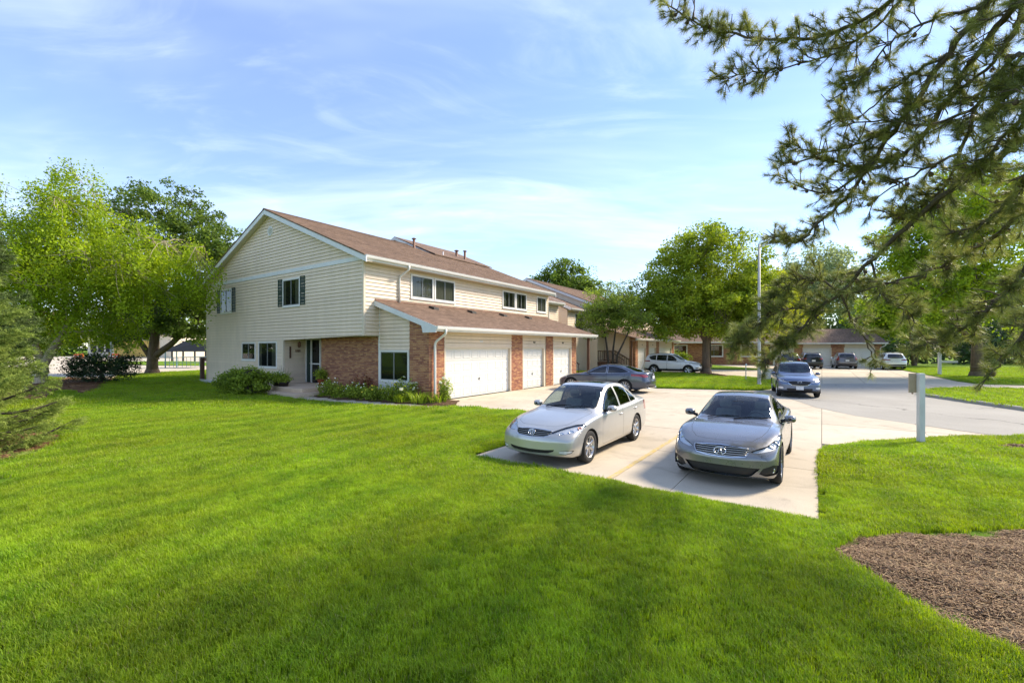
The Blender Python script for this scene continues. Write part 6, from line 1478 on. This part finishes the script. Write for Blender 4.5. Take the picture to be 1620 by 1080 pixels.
def pine():
    r = np.random.default_rng(51); TX, TY = 6.5, 3.1; root = empty('pine_tree', (TX, TY, .05)); tag(root, 'old pine at the right whose long boughs hang over the picture', 'tree')
    O = np.array([TX, TY, .05])
    limbs = [
        [(1640,-70,4.6),(1560,10,5.0),(1500,85,5.3),(1445,165,5.6),(1395,235,5.9),(1345,305,6.2),(1300,350,6.4),(1262,382,6.6),(1222,372,6.8)],
        [(1660,-20,4.4),(1590,30,4.8),(1530,110,5.2),(1478,190,5.5),(1420,250,5.8),(1360,265,6.0),(1300,250,6.2),(1240,260,6.4)],
        [(1670,70,4.4),(1600,95,4.7),(1545,170,5.1),(1520,240,5.4),(1490,300,5.7),(1440,335,5.9),(1395,345,6.1)],
        [(1670,200,4.4),(1580,250,5.0),(1500,300,5.5),(1420,372,6.0),(1375,415,6.4),(1330,462,6.8),(1290,492,7.0),(1245,545,7.2),(1205,575,7.4)],
        [(1520,-80,4.9),(1440,-20,5.2),(1350,40,5.6),(1270,62,5.9),(1180,58,6.1),(1110,40,6.3),(1050,5,6.5)],
        [(1440,-20,5.2),(1400,30,5.5),(1330,80,5.7),(1250,105,5.9),(1190,115,6.0),(1140,125,6.1)],
        [(1330,462,6.8),(1345,505,6.9),(1372,545,7.0),(1384,572,7.1)],
        [(1680,400,4.5),(1600,450,4.9),(1550,500,5.1),(1505,532,5.3),(1462,548,5.4)],
        [(1680,120,4.2),(1620,180,4.4),(1575,230,4.6),(1545,275,4.8)],
        [(1680,310,4.4),(1580,370,5.1),(1490,420,5.7),(1420,445,6.1),(1360,460,6.4)],
        [(1680,500,4.3),(1610,545,4.6),(1570,585,4.8)],
        [(1300,490,7.0),(1240,490,7.2),(1190,520,7.4),(1155,560,7.5)],
        [(1395,235,5.9),(1330,300,6.1),(1280,300,6.3),(1230,275,6.5)],
        [(1375,415,6.4),(1400,470,6.5),(1450,500,6.4)],
        [(1330,462,6.8),(1290,440,7.0),(1255,445,7.2),(1225,470,7.3)],
        [(1300,490,7.0),(1270,525,7.2),(1225,560,7.3)],
        [(1680,-90,4.5),(1610,40,4.8),(1560,110,5.0),(1500,150,5.3),(1440,165,5.5)],
        [(1560,10,5.0),(1490,25,5.2),(1420,60,5.4),(1375,105,5.6),(1330,150,5.8)],
        [(1500,85,5.3),(1450,115,5.5),(1400,150,5.7),(1360,185,5.9),(1325,185,6.0)],
        [(1445,165,5.6),(1400,205,5.8),(1340,235,6.0),(1290,240,6.2),(1245,225,6.3)],
        [(1520,240,5.4),(1470,265,5.6),(1420,290,5.8),(1380,320,6.0)],
        [(1680,20,4.3),(1640,110,4.5),(1600,150,4.7),(1560,190,4.9)],
        [(1545,170,5.1),(1470,200,5.4),(1400,190,5.6),(1330,200,5.8)],
        [(1680,250,4.3),(1610,300,4.7),(1560,350,5.0),(1500,370,5.3)],
    ]
    prim = {0, 1, 2, 3, 4, 7, 8, 9, 10, 16, 21, 23}
    dens = {4: 1.3, 5: 1.5, 11: 3.4, 3: .95, 8: 1.8, 9: .8, 7: 1.4, 14: 2.6, 15: 2.2, 23: 1.4, 10: 1.5, 0: 1.25, 1: 1.25, 2: 1.3, 12: 1.2, 6: .7, 13: 1.5, 16: 1.2, 17: 1.4, 18: 1.4, 19: 1.3, 20: 1.3, 21: 1.7, 22: 1.}
    wood = MB(); wood.tube([(0,0,-.15),(.02,0,1.6),(.05,.05,4.5),(.1,.05,8.5)], [.26, .20, .16, .08], 10)
    tips = []; tdir = []; cones = []
    for li, px in enumerate(limbs):
        P = [np.array(at(*p)) for p in px]
        if li in prim: h = P[0][2] + .15; P = [O + np.array([.0, .0, min(max(h, 1.2), 8.2)])] + P
        Q = [np.array(q) for q in catmull([p for p in P], 5)]
        r0 = .042 if li in (0, 3, 1) else (.030 if li in prim else .016); n = len(Q)
        wob = r.normal(size=(n, 3))*.012
        Q = [q + w for q, w in zip(Q, wob)]
        wood.tube([q - O for q in Q], [r0*(1 - .82*i/(n-1)) + .003 for i in range(n)], 6, False)
        cum = np.cumsum([0] + [np.linalg.norm(Q[i+1] - Q[i]) for i in range(n-1)]); tot = cum[-1]
        start = .30 if li in prim else .1; nt = int(tot*16*dens.get(li, 1.))
        for k in range(nt):
            s_ = tot*(start + (1 - start)*r.uniform()**.8); i = min(np.searchsorted(cum, s_, 'right') - 1, n-2); c = Q[i] + (Q[i+1] - Q[i])*((s_ - cum[i])/(cum[i+1] - cum[i] + 1e-9)); f = unit(Q[i+1] - Q[i])
            side = unit(np.cross(f, r.normal(size=3))); d = unit(f*r.uniform(.2, .9) + side*r.uniform(.5, 1.) + np.array([0, 0, r.uniform(-.25, .3)])); L_ = r.uniform(.10, .40)*(1.1 - .4*s_/tot)
            b = c + d*L_*.5 + r.normal(size=3)*.02; e = c + d*L_ + np.array([0, 0, r.uniform(-.02, .08)]) + r.normal(size=3)*.03
            wood.tube([c - O, b - O, e - O], [.009, .007, .004], 4, False)
            if r.uniform() < .74: tips.append(e); tdir.append(unit(e - b))
            if r.uniform() < .5: tips.append(b + r.normal(size=3)*.01); tdir.append(unit(d + r.normal(size=3)*.4))
            for q in range(r.integers(0, 3)):
                d2 = unit(d + r.normal(size=3)*.6); e2 = b + d2*r.uniform(.07, .2); wood.tube([b - O, e2 - O], [.006, .003], 4, False); tips.append(e2); tdir.append(d2)
            if r.uniform() < .16: cones.append(c + d*L_*.3 + np.array([0, 0, -.02]))
        tips.append(Q[-1]); tdir.append(unit(Q[-1] - Q[-2]))
    wood.build('trunk', M['pine_bark'], root, True)
    T_ = np.array(tips); D_ = np.array(tdir); n = len(T_); per = 90
    t = r.uniform(size=(n, per)); ln = r.uniform(.07, .15, n)
    bb = (T_[:, None] - D_[:, None]*(t*.075)[..., None]).reshape(-1, 3) - O
    dd = unit(np.repeat(D_, per, axis=0)*r.uniform(.25, 1.1, (n*per, 1)) + unit(r.normal(size=(n*per, 3)))*.75)
    V_, F_ = needle_tris(bb, dd, np.repeat(ln, per)*r.uniform(.7, 1.15, n*per), .0038, r)
    mesh_np('needles', V_, F_, M['pine'], root, tint=np.clip(np.repeat(r.uniform(.0, 1, n), per) + r.normal(size=n*per)*.12, 0, 1))
    cm0 = MB(); cm0.lathe([(.0,-.03),(.014,-.026),(.023,-.012),(.024,0),(.016,.016),(.0,.03)], 8); proto = None
    for c in cones:
        if proto is None: proto = cm0.build('pine_cone', M['cone'], root, True); o = proto
        else: o = link_mesh('pine_cone', proto.data, root)
        o.location = c - O; o.rotation_euler = (r.uniform(-.8, .8), r.uniform(-.8, .8), 0); q = r.uniform(.8, 1.3); o.scale = (q, q, q)
    return root
pine()

# ------------------------------------------------------------------ bedding plants
M['leaf_bed'] = leafmat('bed_leaf', (.17, .27, .03), (.40, .47, .06), .4)
M['leaf_lily'] = leafmat('strap_leaf', (.17, .29, .02), (.38, .48, .04), .4)
M['petal_white'] = plain('white_petal', (1.116, 1.116, 0.961), .7, .1, 20); M['petal_yellow'] = plain('yellow_petal', (1.085, 0.775, 0.062), .7, .1, 20); M['leaf_bronze'] = leafmat('bronze_leaf', (0.155, 0.046, 0.031), (0.310, 0.109, 0.046), .3)
M['petal_cream'] = plain('cream_flower_head', (.50, .50, .33), .8, .15, 20)
def bed_plant(name, label, base, w, h, kind, seed, petal=None, nf=0, mat='leaf_bed', group='flowers in the bed before the brick wall', cat='plant', ls=.06):
    r = np.random.default_rng(seed); root = empty(name, base); tag(root, label, cat, group); sm = MB(); C = []; tips = []
    ns = int(16 + 26*w)
    if kind == 'strap':
        vs = []; fs = []; tn = []
        for k in range(int(110*w)):
            a = r.uniform(0, 6.283); q = w*.35*math.sqrt(r.uniform()); bx, by = q*math.cos(a), q*math.sin(a); d = a + r.normal()*.7; L_ = h*r.uniform(.6, 1.05); P = []
            for i in range(5):
                t = i/4; P.append((bx + math.cos(d)*L_*.55*t*t, by + math.sin(d)*L_*.55*t*t, L_*(t - .38*t*t)))
            ww = .011; px, py = -math.sin(d)*ww, math.cos(d)*ww; b = len(vs)
            for i, p in enumerate(P): s_ = (1 - .8*(i/4)**2); vs += [(p[0]-px*s_, p[1]-py*s_, p[2]), (p[0]+px*s_, p[1]+py*s_, p[2])]
            fs += [(b+2*i, b+2*i+1, b+2*i+3, b+2*i+2) for i in range(4)]; tn += [r.uniform()]*4
        mesh_np('leaves', np.array(vs), np.array(fs), M['leaf_lily'], root, tint=tn); ns = 10
    for k in range(ns):
        a = r.uniform(0, 6.283); q = w*.5*math.sqrt(r.uniform()); x, y = q*math.cos(a), q*math.sin(a); hh = h*r.uniform(.65, 1.08)*(1 - .35*(q/(w*.5))**2); e = np.array([x*1.15, y*1.15, hh]); b = np.array([x*.6, y*.6, 0])
        sm.tube([b, (b + e)/2 + r.normal(size=3)*.02, e], [.006, .005, .003], 4, False); tips.append(e)
        if kind != 'strap':
            for t in np.linspace(.2, 1, 9): C += [b + (e - b)*t + r.normal(size=3)*np.array([.055, .055, .03]) for _ in range(4)]
    sm.build('stems', M['leaf_bed'], root, True)
    if C: C = np.array(C); V_, F_ = leaf_quads(C, ls, r, .6, .5); mesh_np('leaves', V_, F_, M[mat], root, tint=r.uniform(0, 1, len(C)))
    for k in range(min(nf, len(tips))):
        f = MB(); n = 7; e = tips[k] + np.array([0, 0, .02]); R0 = r.uniform(.022, .04) if petal != 'petal_cream' else r.uniform(.05, .09)
        nz = unit(np.array([r.normal()*.4 + .2, r.normal()*.4 - .3, 1.])); M4 = Matrix.Translation(e) @ Vector(nz).to_track_quat('Z', 'Y').to_matrix().to_4x4()
        f.lathe([(0, .012), (R0*.35, .014), (R0, .004), (R0*.9, -.006), (0, -.004)], n, M4); f.build('flower', M[petal], root)
    return root
PL = [  # s, t, width, height, kind, petal, count, leaf, label
    (-.15, 2.2, .9, .75, 'leafy', 'petal_white', 14, 'leaf_bed', 'white flowered bushy plant beside the terracotta pot'),
    (-.05, 1.2, .8, .55, 'leafy', 'petal_yellow', 8, 'leaf_bed', 'low plant with a few yellow flowers next to the white flowered one'),
    (.35, .55, .9, .95, 'leafy', None, 0, 'leaf_bronze', 'dark bronze leaved plant against the brick wall'),
    (-.2, .2, .9, .62, 'leafy', 'petal_white', 16, 'leaf_bed', 'small white dotted plant in the middle of the bed'),
    (-.15, -.8, .85, .60, 'leafy', 'petal_yellow', 16, 'leaf_bed', 'yellow dotted plant below the garage side window'),
    (.2, -1.5, .9, .72, 'leafy', 'petal_yellow', 10, 'leaf_bed', 'taller yellow green plant under the side window sill'),
    (.30, -2.2, .9, .95, 'leafy', 'petal_cream', 18, 'leaf_bed', 'plant with broad cream flower heads before the brick corner'),
    (.05, -2.3, .9, .55, 'strap', None, 0, 'leaf_lily', 'strap leaved clump below the cream flower heads'),
    (.25, -3.1, 1.0, .72, 'strap', None, 0, 'leaf_lily', 'strap leaved clump at the foot of the downspout'),
    (.55, -3.75, .9, .66, 'strap', None, 0, 'leaf_lily', 'strap leaved clump nearest the garage door'),
    (.95, -3.75, .5, 1.0, 'leafy', 'petal_cream', 12, 'leaf_bed', 'tall thin cream flowered stems beside the double garage door'),
]
mulch('mulch_bed', [S_(-.45,2.6),S_(-.45,.8),S_(-.2,-1.2),S_(.2,-3.2),S_(.3,-4.3),S_(1.4,-4.2),S_(1.4,-3.1),S_(.8,-3.0),S_(.8,2.6)], M['mulch'], M['chip'], 2500, .06, zc=.06)
for k, (s_, t_, w, h, kd, pet, nf, lm, lab) in enumerate(PL):
    bed_plant('flowering_plant' if pet else 'leafy_plant', lab, st(s_, t_, .05), w, h, kd, 60 + k, pet, nf, lm, ls=.075)
# ================================================================== vehicles in place
def heading_of(v): return math.atan2(v[1], v[0])
H_IN = TH + math.pi          # nose towards -s (towards us, in the bays)
S = sedan_spec(); S['paint'] = paint('silver_paint', (.47, .465, .44), .6, .34)
make_car(S, 'parked_sedan', 'silver four door saloon with sunroof in the near parking bay', st(-2.75, -11.42, .004), H_IN, 'cars in the bays and on the drive', scale=(.92,.90,.93))
S = coupe_spec(); S['paint'] = paint('graphite_paint', (.19, .192, .20), .65, .28)
make_car(S, 'parked_coupe', 'dark grey two door coupe with wide chrome grille in the bay', st(-2.25, -14.46, .004), H_IN, 'cars in the bays and on the drive', scale=(.88,.87,.92))
S = saloon_spec(); S['paint'] = paint('slate_paint', (.055, .065, .092), .6, .3); S['nx'] = 80; S['sub'] = 3
make_car(S, 'parked_saloon', 'slate blue grey saloon with its tail to us before the single garages', Vector((4.75, 22.55, .004)), heading_of(V), 'cars in the bays and on the drive', scale=(1.,.97,.93))
S = suv_spec(1); S['paint'] = paint('pearl_white_paint', (.66, .655, .63), .1, .35)
make_car(S, 'parked_suv', 'white sport utility seen from the side beside the shade tree trunk', Vector((13.45, 37.3, .004)), heading_of(-V) + R(4), 'cars round the court', 'suv')
S = suv_spec(0); S['paint'] = paint('steel_blue_paint', (.10, .14, .23), .6, .3)
make_car(S, 'parked_suv', 'steel blue sport utility facing us at the kerb of the road', Vector((13.15, 20.75, .008)), R(-116), 'cars round the court', 'suv', scale=.89)
far_h = heading_of(U)
for kd, lab, pn, col, pos, dh in ((2, 'black sport utility behind the blue one before the far garages', 'black_paint', (.02, .02, .023), Vector((31.1, 46.6, 0)), 12),
                              (3, 'grey crossover backed out from the middle far garage door', 'grey_paint', (.16, .15, .17), Vector((35.0, 46.9, 0)), 6),
                              (4, 'white sport utility before the rightmost far garage door', 'white_paint', (.74, .74, .73), Vector((38.0, 44.8, 0)), 8),
                              (2, 'dark sport utility half hidden by pine needles left of the black one', 'dark_paint', (.03, .032, .037), Vector((27.4, 44.2, 0)), 10)):
    S = suv_spec(kd); S['nx'] = 56; S['sub'] = 2; S['rings'] = 7; S['paint'] = paint(pn, col, .4, .3)
    make_car(S, 'parked_suv', lab, pos, far_h + R(dh), 'cars round the court', 'suv')

# ================================================================== far buildings
def garage_row():
    """brick garages that close the court; face towards -s at s = 52.3"""
    s0 = 52.3; t0, t1 = -21.2, -2.0
    B = empty('garage_row', A0, TH); tag(B, 'low brick garage row with white doors and brown hipped roof at the far end', 'building')
    m = MB(); m.box((s0 + .15, t0 + .02, 0), (s0 + 7, t1, 2.72)); m.build('wall', M['siding_flat'], B)
    pl = face_s(s0)
    doors = [(-20.55, -17.9), (-16.6, -13.9), (-12.9, -10.3), (-9.3, -6.7)]
    edges = [t0] + [q for d in doors for q in d] + [t1]
    for a, b in zip(edges[::2], edges[1::2]): brickwork(B, pl, a, b, 0, 2.70)
    for a, b in doors:
        garage_door(B, pl, a, b, 2.13, 4); m = MB(); pbox(m, pl, a, b, 2.2, 2.70, -.1, .0); m.build('header', M['siding_flat'], B)
    brickwork(B, Plane(lambda a, z, d: (a, t0 - d, z)), s0, s0 + 7, 0, 2.70)
    m = MB(); E_ = .5; z0 = 2.72; R_ = 1.75; P = [(s0 - E_, t0 - E_, z0), (s0 + 7 + E_, t0 - E_, z0), (s0 + 7 + E_, t1 + E_, z0), (s0 - E_, t1 + E_, z0), (s0 + 3.5, t0 + .9, z0 + R_), (s0 + 3.5, t1, z0 + R_)]
    m.add(P, [(0,1,4),(1,2,5,4),(2,3,5),(3,0,4,5),(3,2,1,0)]); m.build('roof', M['shingle'], B)
    m = MB(); m.box((s0 - E_ - .03, t0 - E_, z0 - .16), (s0 - E_, t1 + E_, z0 + .01)); m.box((s0 - E_, t0 - E_ - .03, z0 - .16), (s0 + 7 + E_, t0 - E_, z0 + .01)); m.build('fascia', M['trim'], B)
    m = MB(); g = MB(); g.box((s0 - E_ - .13, t0 - E_ - .02, z0 - .10), (s0 - E_ - .03, t1 + E_, z0 + .005)); g.build('gutter', M['trim'], B)
    downspout(B, [(s0 - E_ - .08, t0 - .3, z0 - .1), (s0 - E_ - .08, t0 - .3, z0 - .3), (s0 - .08, t0 + .12, z0 - .55), (s0 - .08, t0 + .12, .1)])
garage_row()
def brick_house():
    B = empty('brick_house', (24.5, 57.5, 0), R(-14)); tag(B, 'low brick house with white framed windows behind the shade tree', 'building')
    m = MB(); m.box((-10, .02, 0), (11, 9, 3.0)); m.build('wall', M['siding_flat'], B); pl = Plane(lambda a, z, d: (a, -d, z))
    brickwork(B, pl, -10, 11, 0, 2.95)
    for a in (-8.4, -3.9, .4, 4.6, 8.0): window(B, pl, a, a + 2.2, 1.0, 2.55, 2, None, fr=.12, proud=.08)
    roof_slab(B, -10.6, 11.6, -.7, 2.9, 4.5, 5.2, courses=False); roof_slab(B, -10.6, 11.6, 9.7, 2.9, 4.5, 5.2, courses=False)
    m = MB(); m.box((-10.6, -.74, 2.74), (11.6, -.71, 2.93)); m.build('fascia', M['trim'], B)
    for e in (-10, 11): m = MB(); m.prism([(e, 0, 2.9), (e, 4.5, 5.1), (e, 9, 2.9)], (.02, 0, 0)); m.build('gable_end', M['siding_flat'], B)
brick_house()
leaf_tree('shade_bush', 'green bush against the far brick house', (19.6, 54.5, .05), [stem((0,0,0,.05),(0,0,.8,.03))], [(0,0,.8,1.6,1.2,.9),(1.3,.2,.7,1.1,1,.8)], 120, 40, .2, .3, 'leaf_bush', 'bark_dark', 71, 5, .03, None, 'bush')
leaf_tree('back_court_tree', 'dark trunked tree on the lawn behind the shade tree', (21.4, 48.5, .05), [stem((0,0,0,.34),(0,0,2.6,.28),(.3,0,6,.15))], [(0,0,6.6,4.2,3.6,2.8),(2.4,0,5.2,3,2.6,1.8)], 240, 44, .3, .6, 'leaf_maple', 'bark_dark', 72, 12, .25, 'shade trees round the court')

# ================================================================== street furniture
M['galv'] = plain('galvanised_steel', (.42, .41, .38), .5, .12, 6, metal=.35)
lp = empty('street_lamp', (13.56, 24.38, .08)); tag(lp, 'tall grey steel street lamp with a side arm on the island', 'street lamp')
m = MB(); m.lathe([(.15,-.05),(.15,.02),(.10,.04),(.092,.3),(.055,7.75),(.0,7.78)], 14); m.build('pole', M['galv'], lp, True)
m = MB(); m.tube([(0,0,7.62),(.9,-.12,7.86),(2.0,-.3,8.12)], [.035,.03,.026], 8); arm = m.build('arm', M['galv'], lp, True)
m = MB(); m.tube([(1.95,-.28,8.11),(2.1,-.31,8.14),(2.45,-.39,8.17),(2.6,-.42,8.17)], [.05,.10,.11,.05], 10, squash=.5); m.build('lamp_head', M['galv'], lp, True)
m = MB(); m.box((-.06,-.13,.5), (.06,-.105,.75)); m.build('hand_hole', M['galv'], lp)

M['post_white'] = plain('weathered_white_post', (.62, .62, .60), .75, .15, 6, stretch=(1,1,.3)); M['board_tan'] = plain('tan_sign_board', (.40, .31, .22), .7, .12, 8)
sp = empty('sign_post', (8.97, 9.75, .03), R(-10)); tag(sp, 'white square wooden post with a small tan board on the right lawn', 'sign')
m = MB(); m.box((-.054,-.054,-.2), (.054,.054,1.56)); m.build('post', M['post_white'], sp, bevel=.008)
m = MB(); m.box((-.19,.058,1.13), (.11,.082,1.555)); bd = m.build('board', M['board_tan'], sp, bevel=.004)
m = MB(); m.box((-.17,.0825,1.15), (.09,.086,1.535)); m.build('sign_face', M['galv'], bd)
m = MB(); m.lathe([(0,.03),(.016,.02),(.018,0)], 10, Matrix.Translation((-.115,.075,1.10))); m.build('bolt', M['metal_flue'], sp)
s2 = empty('sign_post', (33.2, 34.5, .05), R(-20)); tag(s2, 'far white post with a cross arm on the verge behind the pine', 'sign')
m = MB(); m.box((-.09,-.09,-.1), (.09,.09,1.75)); m.build('post', M['post_white'], s2, bevel=.01); m = MB(); m.box((.1,-.02,.95), (1.1,.02,1.1)); m.build('arm', M['post_white'], s2)
s3 = empty('marker_stake', (11.9, 26.9, .08)); s3.location = gp(1180, 601.5, .08); tag(s3, 'thin pale stake at the back of the island beside the lamp', 'stake')
m = MB(); m.lathe([(.03,-.1),(.03,1.0),(0,1.02)], 8); m.build('stake', M['galv'], s3); m = MB(); m.box((-.04,-.045,.93), (.04,-.032,1.06)); m.build('cap', M['post_white'], s3)
s4 = empty('service_box', (0,0,0)); s4.location = gp(1215, 601, .08); tag(s4, 'low grey utility box at the island edge beside the lamp post', 'utility box')
m = MB(); m.box((-.28,-.2,0), (.28,.2,.62)); m.build('body', M['galv'], s4, bevel=.02); m = MB(); m.box((-.3,-.22,.62), (.3,.22,.68)); m.build('lid', M['galv'], s4, bevel=.015)

# ================================================================== porch pots
M['terracotta'] = plain('terracotta', (.36, .10, .045), .85, .2, 9); M['dark_pot'] = plain('dark_glazed_pot', (.05, .04, .035), .5, .2, 9)
def pot(name, label, loc, r_, h, pm, ph, pw, seed, petal=None, nf=0, kind='leafy'):
    o = empty(name, loc); tag(o, label, 'pot plant', 'potted plants on the porch'); m = MB()
    m.lathe([(0,.0),(r_*.72,.0),(r_*.95,h*.86),(r_*1.08,h*.86),(r_*1.1,h),(r_*.95,h),(r_*.9,h*.9),(0,h*.9)], 20); m.build('pot', M[pm], o, True)
    p = bed_plant('plant', 'x', (0,0,h*.85), pw, ph, kind, seed, petal, nf, ls=.07); p.parent = o
    for k in ('label', 'category', 'group'):
        if k in p: del p[k]
pot('terracotta_pot', 'terracotta pot with leafy plant beside the storm door', st(.55, 4.0, .345), .17, .30, 'terracotta', .62, .55, 81)
pot('dark_pot', 'dark pot of upright spiky leaves under the entry wall', st(-.35, 5.75, .345), .20, .26, 'dark_pot', .75, .6, 82, None, 0, 'strap')
pot('dark_pot', 'dark pot with white flowers at the left of the porch', st(-.75, 5.55, .345), .20, .24, 'dark_pot', .5, .6, 83, 'petal_white', 14)
pot('low_planter', 'low planter of trailing leaves at the front of the porch', st(-.75, 5.0, .345), .26, .2, 'dark_pot', .32, .75, 84)

# ================================================================== left background
bx_ = empty('post_bin', st(-.12, 15.75, .05), TH); tag(bx_, 'brown wooden post standing against the far corner of the gable', 'post')
m = MB(); m.box((-.10,-.10,0), (.10,.10,1.5)); m.build('post', M['wood'], bx_, bevel=.01); m = MB(); m.box((-.13,-.13,1.5), (.13,.13,1.56)); m.build('cap', M['trim'], bx_)
edg = empty('timber_edging', st(-.5, 14.6, .06), TH); tag(edg, 'pale timber edging boards lying along the gable foot', 'edging')
for k in range(3): m = MB(); m.box((-.25 + .2*k, -.9 - .2*k, .02 + .05*k), (-.10 + .2*k, .9, .065 + .05*k)); m.build('board', M['post_white'], edg)
M['paint_teal'] = plain('teal_rail', (.16, .30, .33), .6, .1, 8); M['tarp'] = plain('dark_tarp', (.018, .022, .026), .7, .2, 8)
po = empty('white_pole', (-26.9, 29.8, .28)); tag(po, 'slim white pole with a dark marker by the side street', 'pole')
m = MB(); m.lathe([(.06,-.3),(.05,2.35),(.0,2.37)], 10); m.build('pole', M['post_white'], po, True); m = MB(); m.box((-.09,-.08,.55), (.09,.08,.95)); m.build('marker', M['black_metal'], po, bevel=.02); m = MB(); m.box((.092,-.09,.6), (.16,.09,.95)); m.build('yellow_tag', M['yellow_line'], po)
cn = empty('canopy_shelter', (-29.6, 41.5, .30), R(10)); tag(cn, 'dark canopy with teal railing between the big trunk and the gable', 'shelter')
m = MB(); m.add([(-2.2,-1,1.5),(2.0,-1,1.5),(2.0,1,1.5),(-2.2,1,1.5),(-.8,0,2.5),(1.6,0,2.7)], [(0,1,5,4),(1,2,5),(2,3,4,5),(3,0,4)]); m.build('canopy', M['tarp'], cn)
for x in (-2.0, 1.9):
    for y in (-.9, .9): m = MB(); m.tube([(x,y,0),(x,y,1.52)], .05, 6); m.build('leg', M['paint_teal'], cn)
m = MB(); m.tube([(-2.1,-.95,.95),(1.9,-.95,1.05)], .04, 6); m.tube([(-2.1,-.95,.5),(1.9,-.95,.5)], .03, 6); rl = m.build('rail', M['paint_teal'], cn)
for k in range(12): m = MB(); m.tube([(-2 + .35*k,-.95,.1),(-2 + .35*k,-.95,1.0)], .02, 5); m.build('baluster', M['paint_teal'], rl)
for k, (x, y) in enumerate(((-45.9,60),(-44.7,60.4),(-43.4,60.8),(-42.2,61.2),(-41,61.6))):
    fp = empty('fence_post', (x, y, .4)); tag(fp, ['leftmost', 'second', 'middle', 'fourth', 'rightmost'][k] + ' dark post of the row beyond the side street', 'post', 'posts beyond the side street')
    m = MB(); m.tube([(0,0,-.3),(0,0,2.6)], .11, 8); m.build('post', M['bark_dark'], fp); m = MB(); m.lathe([(.13,2.6),(.13,2.66),(0,2.7)], 8); m.build('cap', M['bark_dark'], fp)
M['ochre'] = plain('ochre_panel', (.50, .33, .07), .7, .15, 4); M['orange_plastic'] = plain('orange_barrier', (.62, .13, .03), .6, .15, 6); M['cream_wall'] = plain('cream_wall', (.60, .54, .42), .8, .1, 3)
fb = empty('far_shop', (-73, 84, .3), R(-18)); tag(fb, 'low cream and ochre building far off past the side street', 'building')
m = MB(); m.box((-11,0,0), (12,8,4.2)); m.build('wall', M['cream_wall'], fb); m = MB(); m.box((-3,-.2,.2), (9,-.02,3.2)); m.build('panel', M['ochre'], fb); m = MB(); m.box((-11.4,-.6,4.2), (12.4,8.4,4.5)); m.build('roof', M['tarp'], fb)
for k in range(3): m = MB(); m.box((-10 + 2.2*k,-.06,1), (-8.4 + 2.2*k,-.01,3)); m.build('window', M['dark_in'], fb)
for k in range(2):
    b = empty('road_barrier', (-78 + 6.0*k, 80 + .4*k, .2), R(8*k)); tag(b, ('small orange road barrier before the far low building, nearer the big trunk' if k else 'small orange road barrier before the far low building, nearer the birch'), 'barrier', 'orange barriers on the side street')
    m = MB(); m.prism([(-.8,-.25,0),(-.8,.25,0),(-.8,.08,.9),(-.8,-.08,.9)], (1.6,0,0)); m.build('body', M['orange_plastic'], b, bevel=.03); m = MB(); m.box((-.78,-.20,.35), (.78,-.17,.5)); m.build('stripe', M['post_white'], b)
